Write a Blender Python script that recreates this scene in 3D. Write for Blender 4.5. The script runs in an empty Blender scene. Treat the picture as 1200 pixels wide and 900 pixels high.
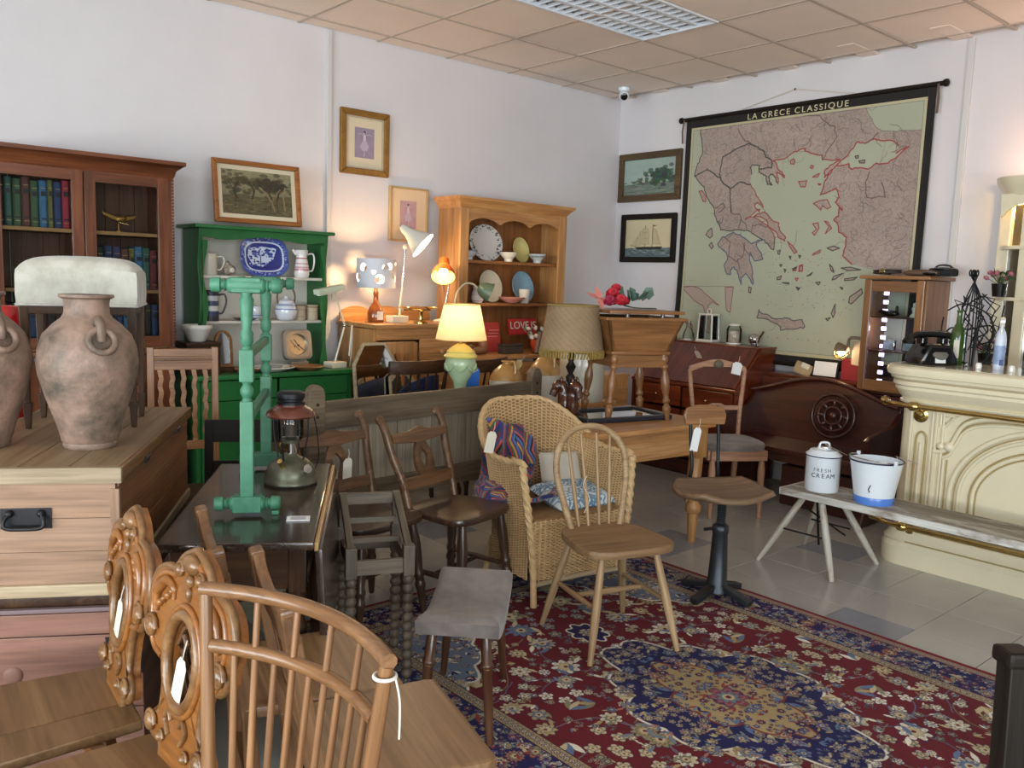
import bpy, bmesh, math, random
import numpy as np
from mathutils import Vector, Matrix, Euler
random.seed(7); NPR = np.random.RandomState(7)
PI = math.pi
C = bpy.context.scene.collection
sc = bpy.context.scene
# ---------------------------------------------------------------- camera
R3 = [[0.754, -0.656, 0.033], [0.056, 0.113, 0.992], [-0.655, -0.746, 0.122]]
cam = bpy.data.objects.new('camera', bpy.data.cameras.new('camera')); C.objects.link(cam)
right = Vector((0.7540, -0.6563, 0.0330)).normalized(); fwd = Vector((0.6550, 0.7459, -0.1217)).normalized()
up = right.cross(fwd).normalized(); right = fwd.cross(up).normalized()
cam.matrix_world = Matrix(((right.x, up.x, -fwd.x, 0), (right.y, up.y, -fwd.y, 0), (right.z, up.z, -fwd.z, 1.5), (0, 0, 0, 1)))
cam.data.sensor_width = 36; cam.data.lens = 30.0; cam.data.clip_start = 0.05
sc.camera = cam
# ---------------------------------------------------------------- light
sc.view_settings.view_transform = 'Standard'; sc.view_settings.look = 'None'
sc.view_settings.exposure = -0.13; sc.view_settings.gamma = 1.0; sc.view_settings.use_curve_mapping = False
w = bpy.data.worlds.new('sky'); sc.world = w; w.use_nodes = True
bg = w.node_tree.nodes['Background']; bg.inputs[0].default_value = (0.78, 0.88, 1.0, 1); bg.inputs[1].default_value = 0.3
sc.cycles.max_bounces = 7; sc.cycles.diffuse_bounces = 4; sc.cycles.glossy_bounces = 3
sc.cycles.transmission_bounces = 4; sc.cycles.transparent_max_bounces = 12
sc.cycles.sample_clamp_indirect = 6; sc.cycles.caustics_reflective = False; sc.cycles.caustics_refractive = False
def area_light(name, loc, target, sx, sy, power, col):
    l = bpy.data.lights.new(name, 'AREA'); l.shape = 'RECTANGLE'; l.size = sx; l.size_y = sy; l.energy = power; l.color = col
    o = bpy.data.objects.new(name, l); C.objects.link(o); o.location = loc
    o.rotation_euler = (Vector(target) - Vector(loc)).to_track_quat('-Z', 'Y').to_euler(); return o
# daylight through the two shop windows behind and to the left of the camera
area_light('daylight_street_window', (-4.45, 0.6, 1.7), (6, 0.6, 1.2), 5.6, 2.4, 540, (0.80, 0.90, 1.0))
area_light('daylight_front_window', (-1.1, -4.45, 1.7), (0.2, 6, 1.2), 5.0, 2.4, 400, (0.82, 0.91, 1.0))

# added fill lamps at the same windows, aimed up to brighten the ceiling
area_light('ceiling_fill_street', (-4.45, 0.6, 0.75), (3.0, 2.2, 3.15), 5.6, 0.5, 190, (1.0, 0.90, 0.82))
area_light('ceiling_fill_front', (-1.1, -4.45, 0.75), (2.4, 2.6, 3.15), 5.0, 0.5, 150, (1.0, 0.90, 0.82))

XW, YW, HC = 6.0, 5.45, 3.15
# ---------------------------------------------------------------- materials
def new_mat(name):
    m = bpy.data.materials.new(name); m.use_nodes = True
    nt = m.node_tree; b = nt.nodes['Principled BSDF']; return m, nt, b
def N(nt, t, **kw):
    n = nt.nodes.new(t)
    for k, v in kw.items():
        if k in n.inputs: n.inputs[k].default_value = v
        else: setattr(n, k, v)
    return n
def ramp(nt, stops):
    r = nt.nodes.new('ShaderNodeValToRGB'); e = r.color_ramp.elements
    while len(e) < len(stops): e.new(0.5)
    for i, (p, c) in enumerate(stops): e[i].position = p; e[i].color = (*c, 1)
    return r
def objcoord(nt, scale):
    tc = N(nt, 'ShaderNodeTexCoord'); oi = N(nt, 'ShaderNodeObjectInfo'); mul = N(nt, 'ShaderNodeMath', operation='MULTIPLY'); mul.inputs[1].default_value = 37.0
    nt.links.new(oi.outputs['Random'], mul.inputs[0])
    add = N(nt, 'ShaderNodeVectorMath', operation='ADD'); nt.links.new(tc.outputs['Object'], add.inputs[0]); nt.links.new(mul.outputs[0], add.inputs[1])
    mp = N(nt, 'ShaderNodeMapping'); mp.inputs['Scale'].default_value = scale; nt.links.new(add.outputs[0], mp.inputs['Vector'])
    return mp, oi
MATS = {}
def wood(name, dark, mid, light, rough=0.45, s=1.0, coat=0.0, bump=0.15, worn=None, vary=0.25, spec=0.5):
    if name in MATS: return MATS[name]
    m, nt, b = new_mat(name); L = nt.links.new
    mp, oi = objcoord(nt, (1.3 * s, 15 * s, 15 * s))
    n1 = N(nt, 'ShaderNodeTexNoise', Scale=1.4, Detail=6.0, Roughness=0.6, Distortion=0.7); L(mp.outputs[0], n1.inputs['Vector'])
    r = ramp(nt, [(0.22, dark), (0.5, mid), (0.76, light)]); L(n1.outputs[0], r.inputs[0])
    mp2, _ = objcoord(nt, (5 * s, 110 * s, 110 * s))
    n2 = N(nt, 'ShaderNodeTexNoise', Scale=1.0, Detail=3.0); L(mp2.outputs[0], n2.inputs['Vector'])
    mx = N(nt, 'ShaderNodeMix', data_type='RGBA', blend_type='MULTIPLY'); mx.inputs[0].default_value = 0.55
    r2 = ramp(nt, [(0.33, (0.5, 0.46, 0.42)), (0.6, (1, 1, 1))]); L(n2.outputs[0], r2.inputs[0])
    L(r.outputs[0], mx.inputs[6]); L(r2.outputs[0], mx.inputs[7])
    out = mx.outputs[2]
    if worn:
        mp3, _ = objcoord(nt, (3, 9, 9)); n3 = N(nt, 'ShaderNodeTexNoise', Scale=1.3, Detail=7.0, Roughness=0.7); L(mp3.outputs[0], n3.inputs['Vector'])
        r3 = ramp(nt, [(0.48, (0, 0, 0)), (0.62, (1, 1, 1))]); L(n3.outputs[0], r3.inputs[0])
        m3 = N(nt, 'ShaderNodeMix', data_type='RGBA'); L(r3.outputs[0], m3.inputs[0]); L(out, m3.inputs[6]); m3.inputs[7].default_value = (*worn, 1); out = m3.outputs[2]
    hv = N(nt, 'ShaderNodeHueSaturation'); mr = N(nt, 'ShaderNodeMapRange'); mr.inputs[3].default_value = 1 - vary / 2; mr.inputs[4].default_value = 1 + vary / 2
    L(oi.outputs['Random'], mr.inputs[0]); L(mr.outputs[0], hv.inputs['Value']); L(out, hv.inputs['Color']); L(hv.outputs[0], b.inputs['Base Color'])
    b.inputs['Roughness'].default_value = rough; b.inputs['Specular IOR Level'].default_value = spec
    if coat: b.inputs['Coat Weight'].default_value = coat; b.inputs['Coat Roughness'].default_value = 0.18
    bp = N(nt, 'ShaderNodeBump', Strength=bump, Distance=0.004); L(n2.outputs[0], bp.inputs['Height']); L(bp.outputs[0], b.inputs['Normal'])
    MATS[name] = m; return m
def plain(name, col, rough=0.5, metal=0.0, var=0.0, vs=6.0, col2=None, bump=0.0, bs=40.0, coat=0.0, sheen=0.0, thr=(0.4, 0.65), alpha=None, sub=0.0):
    if name in MATS: return MATS[name]
    m, nt, b = new_mat(name); L = nt.links.new
    b.inputs['Base Color'].default_value = (*col, 1); b.inputs['Roughness'].default_value = rough; b.inputs['Metallic'].default_value = metal
    if coat: b.inputs['Coat Weight'].default_value = coat; b.inputs['Coat Roughness'].default_value = 0.1
    if sheen: b.inputs['Sheen Weight'].default_value = sheen
    mp, oi = objcoord(nt, (vs, vs, vs))
    n = N(nt, 'ShaderNodeTexNoise', Scale=1.0, Detail=6.0, Roughness=0.62); L(mp.outputs[0], n.inputs['Vector'])
    c2 = col2 or tuple(x * (1 - var) for x in col)
    r = ramp(nt, [(thr[0], col), (thr[1], c2)]); L(n.outputs[0], r.inputs[0]); L(r.outputs[0], b.inputs['Base Color'])
    if bump:
        mp2, _ = objcoord(nt, (bs, bs, bs)); n2 = N(nt, 'ShaderNodeTexNoise', Scale=1.0, Detail=4.0); L(mp2.outputs[0], n2.inputs['Vector'])
        bp = N(nt, 'ShaderNodeBump', Strength=bump, Distance=0.004); L(n2.outputs[0], bp.inputs['Height']); L(bp.outputs[0], b.inputs['Normal'])
    MATS[name] = m; return m
def emit(name, col, strength):
    if name in MATS: return MATS[name]
    m, nt, b = new_mat(name); b.inputs['Base Color'].default_value = (*col, 1); b.inputs['Emission Color'].default_value = (*col, 1); b.inputs['Emission Strength'].default_value = strength
    MATS[name] = m; return m
def pane(name, tint=(0.92, 0.96, 0.95), refl=0.06):
    if name in MATS: return MATS[name]
    m = bpy.data.materials.new(name); m.use_nodes = True; nt = m.node_tree; nt.nodes.clear()
    o = N(nt, 'ShaderNodeOutputMaterial'); t = N(nt, 'ShaderNodeBsdfTransparent'); t.inputs[0].default_value = (*tint, 1)
    g = N(nt, 'ShaderNodeBsdfGlossy', Roughness=0.03); f = N(nt, 'ShaderNodeFresnel', IOR=1.33); mx = N(nt, 'ShaderNodeMixShader')
    nt.links.new(f.outputs[0], mx.inputs[0]); nt.links.new(t.outputs[0], mx.inputs[1]); nt.links.new(g.outputs[0], mx.inputs[2]); nt.links.new(mx.outputs[0], o.inputs[0])
    MATS[name] = m; return m
def shade_mat(name, col, trans, rough=0.9):
    m = bpy.data.materials.new(name); m.use_nodes = True; nt = m.node_tree; nt.nodes.clear(); L = nt.links.new
    o = N(nt, 'ShaderNodeOutputMaterial'); d = N(nt, 'ShaderNodeBsdfDiffuse'); t = N(nt, 'ShaderNodeBsdfTranslucent'); mx = N(nt, 'ShaderNodeMixShader'); mx.inputs[0].default_value = trans
    mp, _ = objcoord(nt, (160, 160, 160)); n = N(nt, 'ShaderNodeTexNoise', Scale=1.0, Detail=2.0); L(mp.outputs[0], n.inputs['Vector'])
    r = ramp(nt, [(0.3, tuple(c * 0.85 for c in col)), (0.7, col)]); L(n.outputs[0], r.inputs[0])
    L(r.outputs[0], d.inputs[0]); L(r.outputs[0], t.inputs[0]); L(d.outputs[0], mx.inputs[1]); L(t.outputs[0], mx.inputs[2]); L(mx.outputs[0], o.inputs[0])
    MATS[name] = m; return m
def image_mat(name, arr, rough=0.6, bump=0.0, sheen=0.0, coat=0.0):
    """a print made here from numbers: arr is h x w x 3, linear colour, row 0 at the top"""
    h, w_ = arr.shape[:2]
    img = bpy.data.images.new(name, w_, h, float_buffer=True); img.colorspace_settings.name = 'Non-Color'
    px = np.ones((h, w_, 4), np.float32); px[:, :, :3] = arr[::-1]; img.pixels.foreach_set(px.ravel()); img.update()
    m, nt, b = new_mat(name); t = N(nt, 'ShaderNodeTexImage'); t.image = img; t.extension = 'EXTEND'
    nt.links.new(t.outputs[0], b.inputs['Base Color']); b.inputs['Roughness'].default_value = rough
    if sheen: b.inputs['Sheen Weight'].default_value = sheen
    if coat: b.inputs['Coat Weight'].default_value = coat
    if bump:
        mp, _ = objcoord(nt, (420, 420, 420)); n = N(nt, 'ShaderNodeTexNoise', Scale=1.0, Detail=2.0); nt.links.new(mp.outputs[0], n.inputs['Vector'])
        bp = N(nt, 'ShaderNodeBump', Strength=bump, Distance=0.003); nt.links.new(n.outputs[0], bp.inputs['Height']); nt.links.new(bp.outputs[0], b.inputs['Normal'])
    return m
def L8(r, g, b):
    f = lambda c: (c / 255 / 12.92) if c <= 10 else ((c / 255 + 0.055) / 1.055) ** 2.4
    return (f(r), f(g), f(b))

# ---------------------------------------------------------------- geometry helpers
def thing(name, label, cat, loc=(0, 0, 0), rotz=0.0, group=None):
    o = bpy.data.objects.new(name, None); C.objects.link(o); o.empty_display_size = 0.1
    o.location = loc; o.rotation_euler = (0, 0, math.radians(rotz)); o['label'] = label; o['category'] = cat
    if group: o['group'] = group
    return o
def tag(o, label, cat, group=None, kind=None):
    o['label'] = label; o['category'] = cat
    if group: o['group'] = group
    if kind: o['kind'] = kind
    return o
def mk(par, name, mat, verts, faces, mw=None, smooth=38, bev=0.0, uvs=None, seg=2):
    me = bpy.data.meshes.new(name); me.from_pydata([tuple(v) for v in verts], [], faces)
    if bev:
        bm = bmesh.new(); bm.from_mesh(me); bm.normal_update()
        ed = [e for e in bm.edges if len(e.link_faces) == 2 and e.calc_face_angle(0) > 0.6]
        r_ = bmesh.ops.bevel(bm, geom=ed, offset=bev, offset_type='OFFSET', segments=seg, profile=0.6, affect='EDGES', clamp_overlap=True)
        bm.normal_update(); bm.faces.index_update(); isbox = len(faces) == 6; big = max(f.calc_area() for f in bm.faces) * .08; flat = [f.index for f in bm.faces if (isbox and f.calc_area() > big) or len(f.verts) > 4]
        bm.to_mesh(me); bm.free()
    else: flat = []
    if uvs:
        ul = me.uv_layers.new(name='UVMap')
        for lp in me.loops: ul.data[lp.index].uv = uvs[lp.vertex_index]
    sm_ = [True] * len(me.polygons)
    for i in flat: sm_[i] = False
    me.polygons.foreach_set('use_smooth', sm_)
    if smooth < 180: me.set_sharp_from_angle(angle=math.radians(smooth))
    if flat: me.polygons.foreach_set('use_smooth', sm_)
    if mat: me.materials.append(mat)
    o = bpy.data.objects.new(name, me); C.objects.link(o)
    if par: o.parent = par
    if mw is not None:
        o.matrix_basis = mw
    return o
BOXF = [(0, 3, 2, 1), (4, 5, 6, 7), (0, 1, 5, 4), (1, 2, 6, 5), (2, 3, 7, 6), (3, 0, 4, 7)]
PERM = {0: Matrix.Identity(3), 1: Matrix(((0, -1, 0), (1, 0, 0), (0, 0, 1))), 2: Matrix(((0, 0, -1), (0, 1, 0), (1, 0, 0)))}
def box(par, name, mat, c, s, rot=(0, 0, 0), bev=0.003, taper=None):
    ax = max(range(3), key=lambda i: s[i]); P = PERM[ax]
    d = {0: (s[0], s[1], s[2]), 1: (s[1], s[0], s[2]), 2: (s[2], s[1], s[0])}[ax]
    x, y, z = d[0] / 2, d[1] / 2, d[2] / 2
    v = [(-x, -y, -z), (x, -y, -z), (x, y, -z), (-x, y, -z), (-x, -y, z), (x, -y, z), (x, y, z), (-x, y, z)]
    if taper: v = [(a, b * (taper if a < 0 else 1), e * (taper if a < 0 else 1)) for a, b, e in v]
    M = Matrix.Translation(c) @ Euler([math.radians(a) for a in rot]).to_matrix().to_4x4() @ P.to_4x4()
    return mk(par, name, mat, v, BOXF, M, 38, min(bev, min(d) * 0.3))
def bar(par, name, mat, p0, p1, wd, th, bev=0.003, upv=(0, 0, 1), taper=None):
    p0, p1 = Vector(p0), Vector(p1); a = (p1 - p0); l = a.length; a.normalize()
    u = Vector(upv); s = u.cross(a)
    if s.length < 1e-4: s = Vector((0, 1, 0)).cross(a)
    s.normalize(); u = a.cross(s)
    M = Matrix(((a.x, s.x, u.x), (a.y, s.y, u.y), (a.z, s.z, u.z))).to_4x4(); M.translation = (p0 + p1) / 2
    x, y, z = l / 2, wd / 2, th / 2; t = taper or 1
    v = [(-x, -y * t, -z * t), (x, -y, -z), (x, y, -z), (-x, y * t, -z * t), (-x, -y * t, z * t), (x, -y, z), (x, y, z), (-x, y * t, z * t)]
    return mk(par, name, mat, v, BOXF, M, 38, min(bev, min(wd, th) * 0.3))
def axis_m(p0, p1):
    p0, p1 = Vector(p0), Vector(p1); a = (p1 - p0).normalized()
    s = Vector((0, 0, 1)).cross(a)
    if s.length < 1e-3: s = Vector((0, 1, 0))
    s.normalize(); u = a.cross(s)
    M = Matrix(((a.x, s.x, u.x), (a.y, s.y, u.y), (a.z, s.z, u.z))).to_4x4(); M.translation = p0; return M
def turn(par, name, mat, p0, p1, prof, seg=14, smooth=50):
    l = (Vector(p1) - Vector(p0)).length; v = []; f = []; n = len(prof)
    for t, r in prof:
        for k in range(seg):
            a = 2 * PI * k / seg; v.append((t * l, r * math.cos(a), r * math.sin(a)))
    for i in range(n - 1):
        for k in range(seg):
            a, b = i * seg + k, i * seg + (k + 1) % seg; f.append((a, b, b + seg, a + seg))
    f.append(tuple(range(seg - 1, -1, -1))); f.append(tuple((n - 1) * seg + k for k in range(seg)))
    return mk(par, name, mat, v, f, axis_m(p0, p1), smooth)
def rod(par, name, mat, p0, p1, r, seg=10, r1=None): return turn(par, name, mat, p0, p1, [(0, r), (1, r1 or r)], seg)
def lathe(par, name, mat, c, prof, seg=28, smooth=45, sx=1.0, sy=1.0, rot=None):
    v = []; f = []; n = len(prof)
    for r, z in prof:
        for k in range(seg):
            a = 2 * PI * k / seg; v.append((max(r, 1e-4) * math.cos(a) * sx, max(r, 1e-4) * math.sin(a) * sy, z))
    for i in range(n - 1):
        for k in range(seg):
            a, b = i * seg + k, i * seg + (k + 1) % seg; f.append((a, b, b + seg, a + seg))
    if prof[0][0] > 0.002: f.append(tuple(range(seg - 1, -1, -1)))
    if prof[-1][0] > 0.002: f.append(tuple((n - 1) * seg + k for k in range(seg)))
    M = Matrix.Translation(c)
    if rot: M = M @ Euler([math.radians(a) for a in rot]).to_matrix().to_4x4()
    return mk(par, name, mat, v, f, M, smooth)
def spline(pts, n=8, closed=False):
    P = [Vector(p) for p in pts]; out = []; m = len(P)
    for i in range(m if closed else m - 1):
        if closed: a, b, c, d = P[(i - 1) % m], P[i], P[(i + 1) % m], P[(i + 2) % m]
        else: a, b, c, d = P[max(i - 1, 0)], P[i], P[i + 1], P[min(i + 2, m - 1)]
        for k in range(n):
            t = k / n; out.append(0.5 * ((2 * b) + (c - a) * t + (2 * a - 5 * b + 4 * c - d) * t * t + (3 * b - a - 3 * c + d) * t ** 3))
    if not closed: out.append(P[-1])
    return out
def tube_geo(pts, r, seg=8, closed=False, flat=1.0):
    P = [Vector(p) for p in pts]; n = len(P); v = []; f = []
    T = []
    for i in range(n):
        if closed: t = P[(i + 1) % n] - P[i - 1]
        else: t = P[min(i + 1, n - 1)] - P[max(i - 1, 0)]
        T.append(t.normalized() if t.length > 1e-9 else Vector((0, 0, 1)))
    ref = Vector((0, 0, 1)) if abs(T[0].z) < 0.9 else Vector((0, 1, 0))
    u = (ref - T[0] * ref.dot(T[0])).normalized()
    for i in range(n):
        u = (u - T[i] * u.dot(T[i]))
        u = u.normalized() if u.length > 1e-6 else T[i].orthogonal().normalized()
        s = T[i].cross(u); rr = r[i] if hasattr(r, '__len__') else r
        for k in range(seg):
            a = 2 * PI * k / seg; v.append(P[i] + u * (math.cos(a) * rr * flat) + s * (math.sin(a) * rr))
    for i in range(n if closed else n - 1):
        j = (i + 1) % n
        for k in range(seg):
            a, b, k2 = i * seg + k, i * seg + (k + 1) % seg, (k + 1) % seg; f.append((a, b, j * seg + k2, j * seg + k))
    if not closed: f.append(tuple(range(seg - 1, -1, -1))); f.append(tuple((n - 1) * seg + k for k in range(seg)))
    return v, f
def tube(par, name, mat, pts, r, seg=8, closed=False, flat=1.0, smooth=60, mw=None):
    v, f = tube_geo(pts, r, seg, closed, flat); return mk(par, name, mat, v, f, mw, smooth)
class Multi:
    def __init__(s): s.v = []; s.f = []
    def add(s, v, f): o = len(s.v); s.v += [tuple(x) for x in v]; s.f += [tuple(i + o for i in q) for q in f]; return s
    def tube(s, pts, r, seg=6, closed=False, flat=1.0): return s.add(*tube_geo(pts, r, seg, closed, flat))
    def build(s, par, name, mat, mw=None, smooth=60, kind=None):
        o = mk(par, name, mat, s.v, s.f, mw, smooth)
        if kind: o['kind'] = kind
        return o
XZ = Matrix(((1, 0, 0, 0), (0, 0, -1, 0), (0, 1, 0, 0), (0, 0, 0, 1)))  # a drawing (x, y) stood up: x stays, y becomes z, front is -y
def slab(par, name, mat, poly, th, mw=None, bev=0.003, smooth=38):
    """outline in its own xy plane, th thick (z from 0 to th)"""
    n = len(poly); v = [(p[0], p[1], 0) for p in poly] + [(p[0], p[1], th) for p in poly]
    f = [tuple(range(n - 1, -1, -1)), tuple(range(n, 2 * n))] + [(i, (i + 1) % n, n + (i + 1) % n, n + i) for i in range(n)]
    area = sum(poly[i][0] * poly[(i + 1) % n][1] - poly[(i + 1) % n][0] * poly[i][1] for i in range(n))
    if area < 0: f = [q[::-1] for q in f]
    return mk(par, name, mat, v, f, mw, smooth, bev)
def ringslab(par, name, mat, outer, inner, th, mw=None, bev=0.0, smooth=38):
    n = len(outer); v = [(*p, 0) for p in outer] + [(*p, 0) for p in inner] + [(*p, th) for p in outer] + [(*p, th) for p in inner]
    f = []
    for i in range(n):
        j = (i + 1) % n
        f += [(i, n + i, n + j, j), (2 * n + i, 2 * n + j, 3 * n + j, 3 * n + i), (i, j, 2 * n + j, 2 * n + i), (n + i, 3 * n + i, 3 * n + j, n + j)]
    area = sum(outer[i][0] * outer[(i + 1) % n][1] - outer[(i + 1) % n][0] * outer[i][1] for i in range(n))
    if area < 0: f = [q[::-1] for q in f]
    return mk(par, name, mat, v, f, mw, smooth, bev)
def ell(cx, cy, rx, ry, n=24, a0=0, a1=2 * PI, e=1.0, close=True):
    out = []
    for k in range(n if close else n + 1):
        a = a0 + (a1 - a0) * k / n; c, s = math.cos(a), math.sin(a)
        out.append((cx + rx * math.copysign(abs(c) ** e, c), cy + ry * math.copysign(abs(s) ** e, s)))
    return out
def sph(par, name, mat, c, r, rot=(0, 0, 0), seg=16, rings=10):
    if not hasattr(r, '__len__'): r = (r, r, r)
    v = [(0, 0, -r[2])]; f = []
    for i in range(1, rings):
        b = -PI / 2 + PI * i / rings
        for k in range(seg):
            a = 2 * PI * k / seg; v.append((r[0] * math.cos(b) * math.cos(a), r[1] * math.cos(b) * math.sin(a), r[2] * math.sin(b)))
    v.append((0, 0, r[2]))
    for k in range(seg): f.append((0, 1 + (k + 1) % seg, 1 + k))
    for i in range(rings - 2):
        for k in range(seg):
            a, b = 1 + i * seg + k, 1 + i * seg + (k + 1) % seg; f.append((a, b, b + seg, a + seg))
    o = 1 + (rings - 2) * seg
    for k in range(seg): f.append((o + k, o + (k + 1) % seg, len(v) - 1))
    M = Matrix.Translation(c) @ Euler([math.radians(a) for a in rot]).to_matrix().to_4x4()
    return mk(par, name, mat, v, f, M, 180)
def surf(par, name, mat, fn, nu, nv, th=0.0, uv=False, smooth=60, closed_u=False, mw=None):
    v = []; f = []; uvs = []
    for j in range(nv + 1):
        for i in range(nu + (0 if closed_u else 1)): v.append(fn(i / nu, j / nv)); uvs.append((i / nu, j / nv))
    W = nu if closed_u else nu + 1
    for j in range(nv):
        for i in range(nu): f.append((j * W + i, j * W + (i + 1) % W, (j + 1) * W + (i + 1) % W, (j + 1) * W + i))
    o = mk(par, name, mat, v, f, mw, smooth, uvs=uvs if uv else None)
    if th:
        md = o.modifiers.new('solid', 'SOLIDIFY'); md.thickness = th; md.offset = 0
    return o
def sweep(par, name, mat, prof, path, closed=False, smooth=40):
    """prof: (out, z) pairs; path: plan points; the profile is pushed out to the right-hand side of the path"""
    P = [Vector((p[0], p[1])) for p in path]; n = len(P); v = []; f = []; m = len(prof)
    for i in range(n):
        a = (P[i] - P[i - 1]).normalized() if (i > 0 or closed) else (P[1] - P[0]).normalized()
        b = (P[(i + 1) % n] - P[i]).normalized() if (i < n - 1 or closed) else a
        na, nb = Vector((a.y, -a.x)), Vector((b.y, -b.x)); d = (na + nb); d /= max(1e-6, (d.dot(na)))
        for o, z in prof: q = P[i] + d * o; v.append((q.x, q.y, z))
    for i in range(n if closed else n - 1):
        j = (i + 1) % n
        for k in range(m - 1): f.append((i * m + k, j * m + k, j * m + k + 1, i * m + k + 1))
    if not closed: f.append(tuple(range(m))); f.append(tuple((n - 1) * m + k for k in range(m - 1, -1, -1)))
    return mk(par, name, mat, v, f, None, smooth)
def text(par, name, mat, s, mw, size, ext=0.0006, align='CENTER', sx=1.0, space=1.0):
    c = bpy.data.curves.new(name, 'FONT'); c.body = s; c.size = size; c.extrude = ext; c.align_x = align; c.align_y = 'CENTER'; c.space_character = space
    tmp = bpy.data.objects.new(name + '_curve', c); me = bpy.data.meshes.new_from_object(tmp); bpy.data.objects.remove(tmp); me.name = name
    if not me.materials: me.materials.append(mat)
    o = bpy.data.objects.new(name, me); C.objects.link(o); o.parent = par
    o.matrix_basis = mw @ Matrix.Diagonal((sx, 1, 1, 1)); return o
def words_line(par, mat, words, mw, size, sx, space, gap):
    os_ = [text(par, 'word', mat, q, mw, size, sx=sx, space=space) for q in words]; wd = [max(v.co.x for v in o.data.vertices) - min(v.co.x for v in o.data.vertices) for o in os_]
    x = -(sum(wd) + gap * (len(words) - 1)) / 2
    for o, q in zip(os_, wd): o.matrix_basis = mw @ Matrix.Translation(((x + q / 2) * sx, 0, 0)) @ Matrix.Diagonal((sx, 1, 1, 1)); x += q + gap
def T(x, y, z, rx=0, ry=0, rz=0): return Matrix.Translation((x, y, z)) @ Euler((math.radians(rx), math.radians(ry), math.radians(rz))).to_matrix().to_4x4()
def copy_tree(o, parent=None):
    c = o.copy(); C.objects.link(c)
    if parent: c.parent = parent
    for ch in list(o.children): copy_tree(ch, c)
    return c
def clone(o, loc, rotz, label, group=None):
    c = copy_tree(o); c.location = loc; c.rotation_euler = (0, 0, math.radians(rotz)); c['label'] = label
    if group: c['group'] = group
    return c
def point_light(par, name, loc, power, col, r=0.02):
    l = bpy.data.lights.new(name, 'POINT'); l.energy = power; l.color = col; l.shadow_soft_size = r
    o = bpy.data.objects.new(name, l); C.objects.link(o); o.parent = par; o.location = loc; return o
def struct(o): o['kind'] = 'structure'; return o
ORD = ['first', 'second', 'third', 'fourth', 'fifth', 'sixth', 'seventh', 'eighth', 'ninth', 'tenth', 'eleventh', 'twelfth', 'thirteenth', 'fourteenth', 'fifteenth', 'sixteenth']
# ---------------------------------------------------------------- flat prints drawn with numbers
def vnoise(h, w_, cells, seed=0, octv=4, asp=1.0):
    rs = np.random.RandomState(seed); out = np.zeros((h, w_)); amp = 1; tot = 0
    for o in range(octv):
        cy = max(2, int(cells * 2 ** o)); cx = max(2, int(cells * asp * 2 ** o)); g = rs.rand(cy + 2, cx + 2)
        yy = np.linspace(0, cy, h, endpoint=False); xx = np.linspace(0, cx, w_, endpoint=False)
        y0 = yy.astype(int); x0 = xx.astype(int); fy = (yy - y0)[:, None]; fx = (xx - x0)[None, :]
        fy = fy * fy * (3 - 2 * fy); fx = fx * fx * (3 - 2 * fx)
        a = g[y0][:, x0]; b = g[y0][:, x0 + 1]; c = g[y0 + 1][:, x0]; d = g[y0 + 1][:, x0 + 1]
        out += amp * ((a * (1 - fx) + b * fx) * (1 - fy) + (c * (1 - fx) + d * fx) * fy); tot += amp; amp *= 0.5
    return out / tot
class Canvas:
    def __init__(s, w_, h, col): s.w = w_; s.h = h; s.a = np.zeros((h, w_, 3), np.float32); s.a[:] = col
    def blend(s, x0, y0, m, col, al=1.0):
        h, w_ = m.shape; r = s.a[y0:y0 + h, x0:x0 + w_]; k = (m * al)[..., None]; r[:] = r * (1 - k) + np.array(col, np.float32) * k
    def poly(s, P, col, al=1.0, mask=None):
        P = np.array(P, float); x0, y0 = np.floor(P.min(0)).astype(int) - 1; x1, y1 = np.ceil(P.max(0)).astype(int) + 2
        x0 = max(0, x0); y0 = max(0, y0); x1 = min(s.w, x1); y1 = min(s.h, y1)
        if x1 <= x0 or y1 <= y0: return None
        xs = np.arange(x0, x1) + 0.5; ys = np.arange(y0, y1) + 0.5; ins = np.zeros((y1 - y0, x1 - x0), bool)
        X = xs[None, :]; n = len(P)
        for i in range(n):
            (ax, ay), (bx, by) = P[i], P[(i + 1) % n]
            if ay == by: continue
            rows = (ys >= min(ay, by)) & (ys < max(ay, by))
            if rows.any():
                xi = ax + (ys[rows] - ay) * (bx - ax) / (by - ay); ins[rows] ^= X < xi[:, None]
        m = ins.astype(np.float32)
        if mask is not None: m *= mask[y0:y1, x0:x1]
        if col is not None: s.blend(x0, y0, m, col, al)
        return x0, y0, m
    def line(s, P, wd, col, al=1.0, closed=False):
        P = [np.array(p, float) for p in P]
        if closed: P = P + [P[0]]
        for a, b in zip(P[:-1], P[1:]):
            lo = np.floor(np.minimum(a, b) - wd - 1).astype(int); hi = np.ceil(np.maximum(a, b) + wd + 2).astype(int)
            x0, y0 = max(0, lo[0]), max(0, lo[1]); x1, y1 = min(s.w, hi[0]), min(s.h, hi[1])
            if x1 <= x0 or y1 <= y0: continue
            X, Y = np.meshgrid(np.arange(x0, x1) + 0.5, np.arange(y0, y1) + 0.5); d = b - a; q = max(1e-9, d.dot(d))
            t = np.clip(((X - a[0]) * d[0] + (Y - a[1]) * d[1]) / q, 0, 1); dist = np.hypot(X - a[0] - t * d[0], Y - a[1] - t * d[1])
            s.blend(x0, y0, np.clip(wd / 2 + 0.5 - dist, 0, 1), col, al)
    def ell(s, cx, cy, rx, ry, col, al=1.0, rot=0):
        P = [(cx + rx * math.cos(t) * math.cos(rot) - ry * math.sin(t) * math.sin(rot), cy + rx * math.cos(t) * math.sin(rot) + ry * math.sin(t) * math.cos(rot)) for t in np.linspace(0, 2 * PI, 22)[:-1]]
        s.poly(P, col, al)
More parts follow.
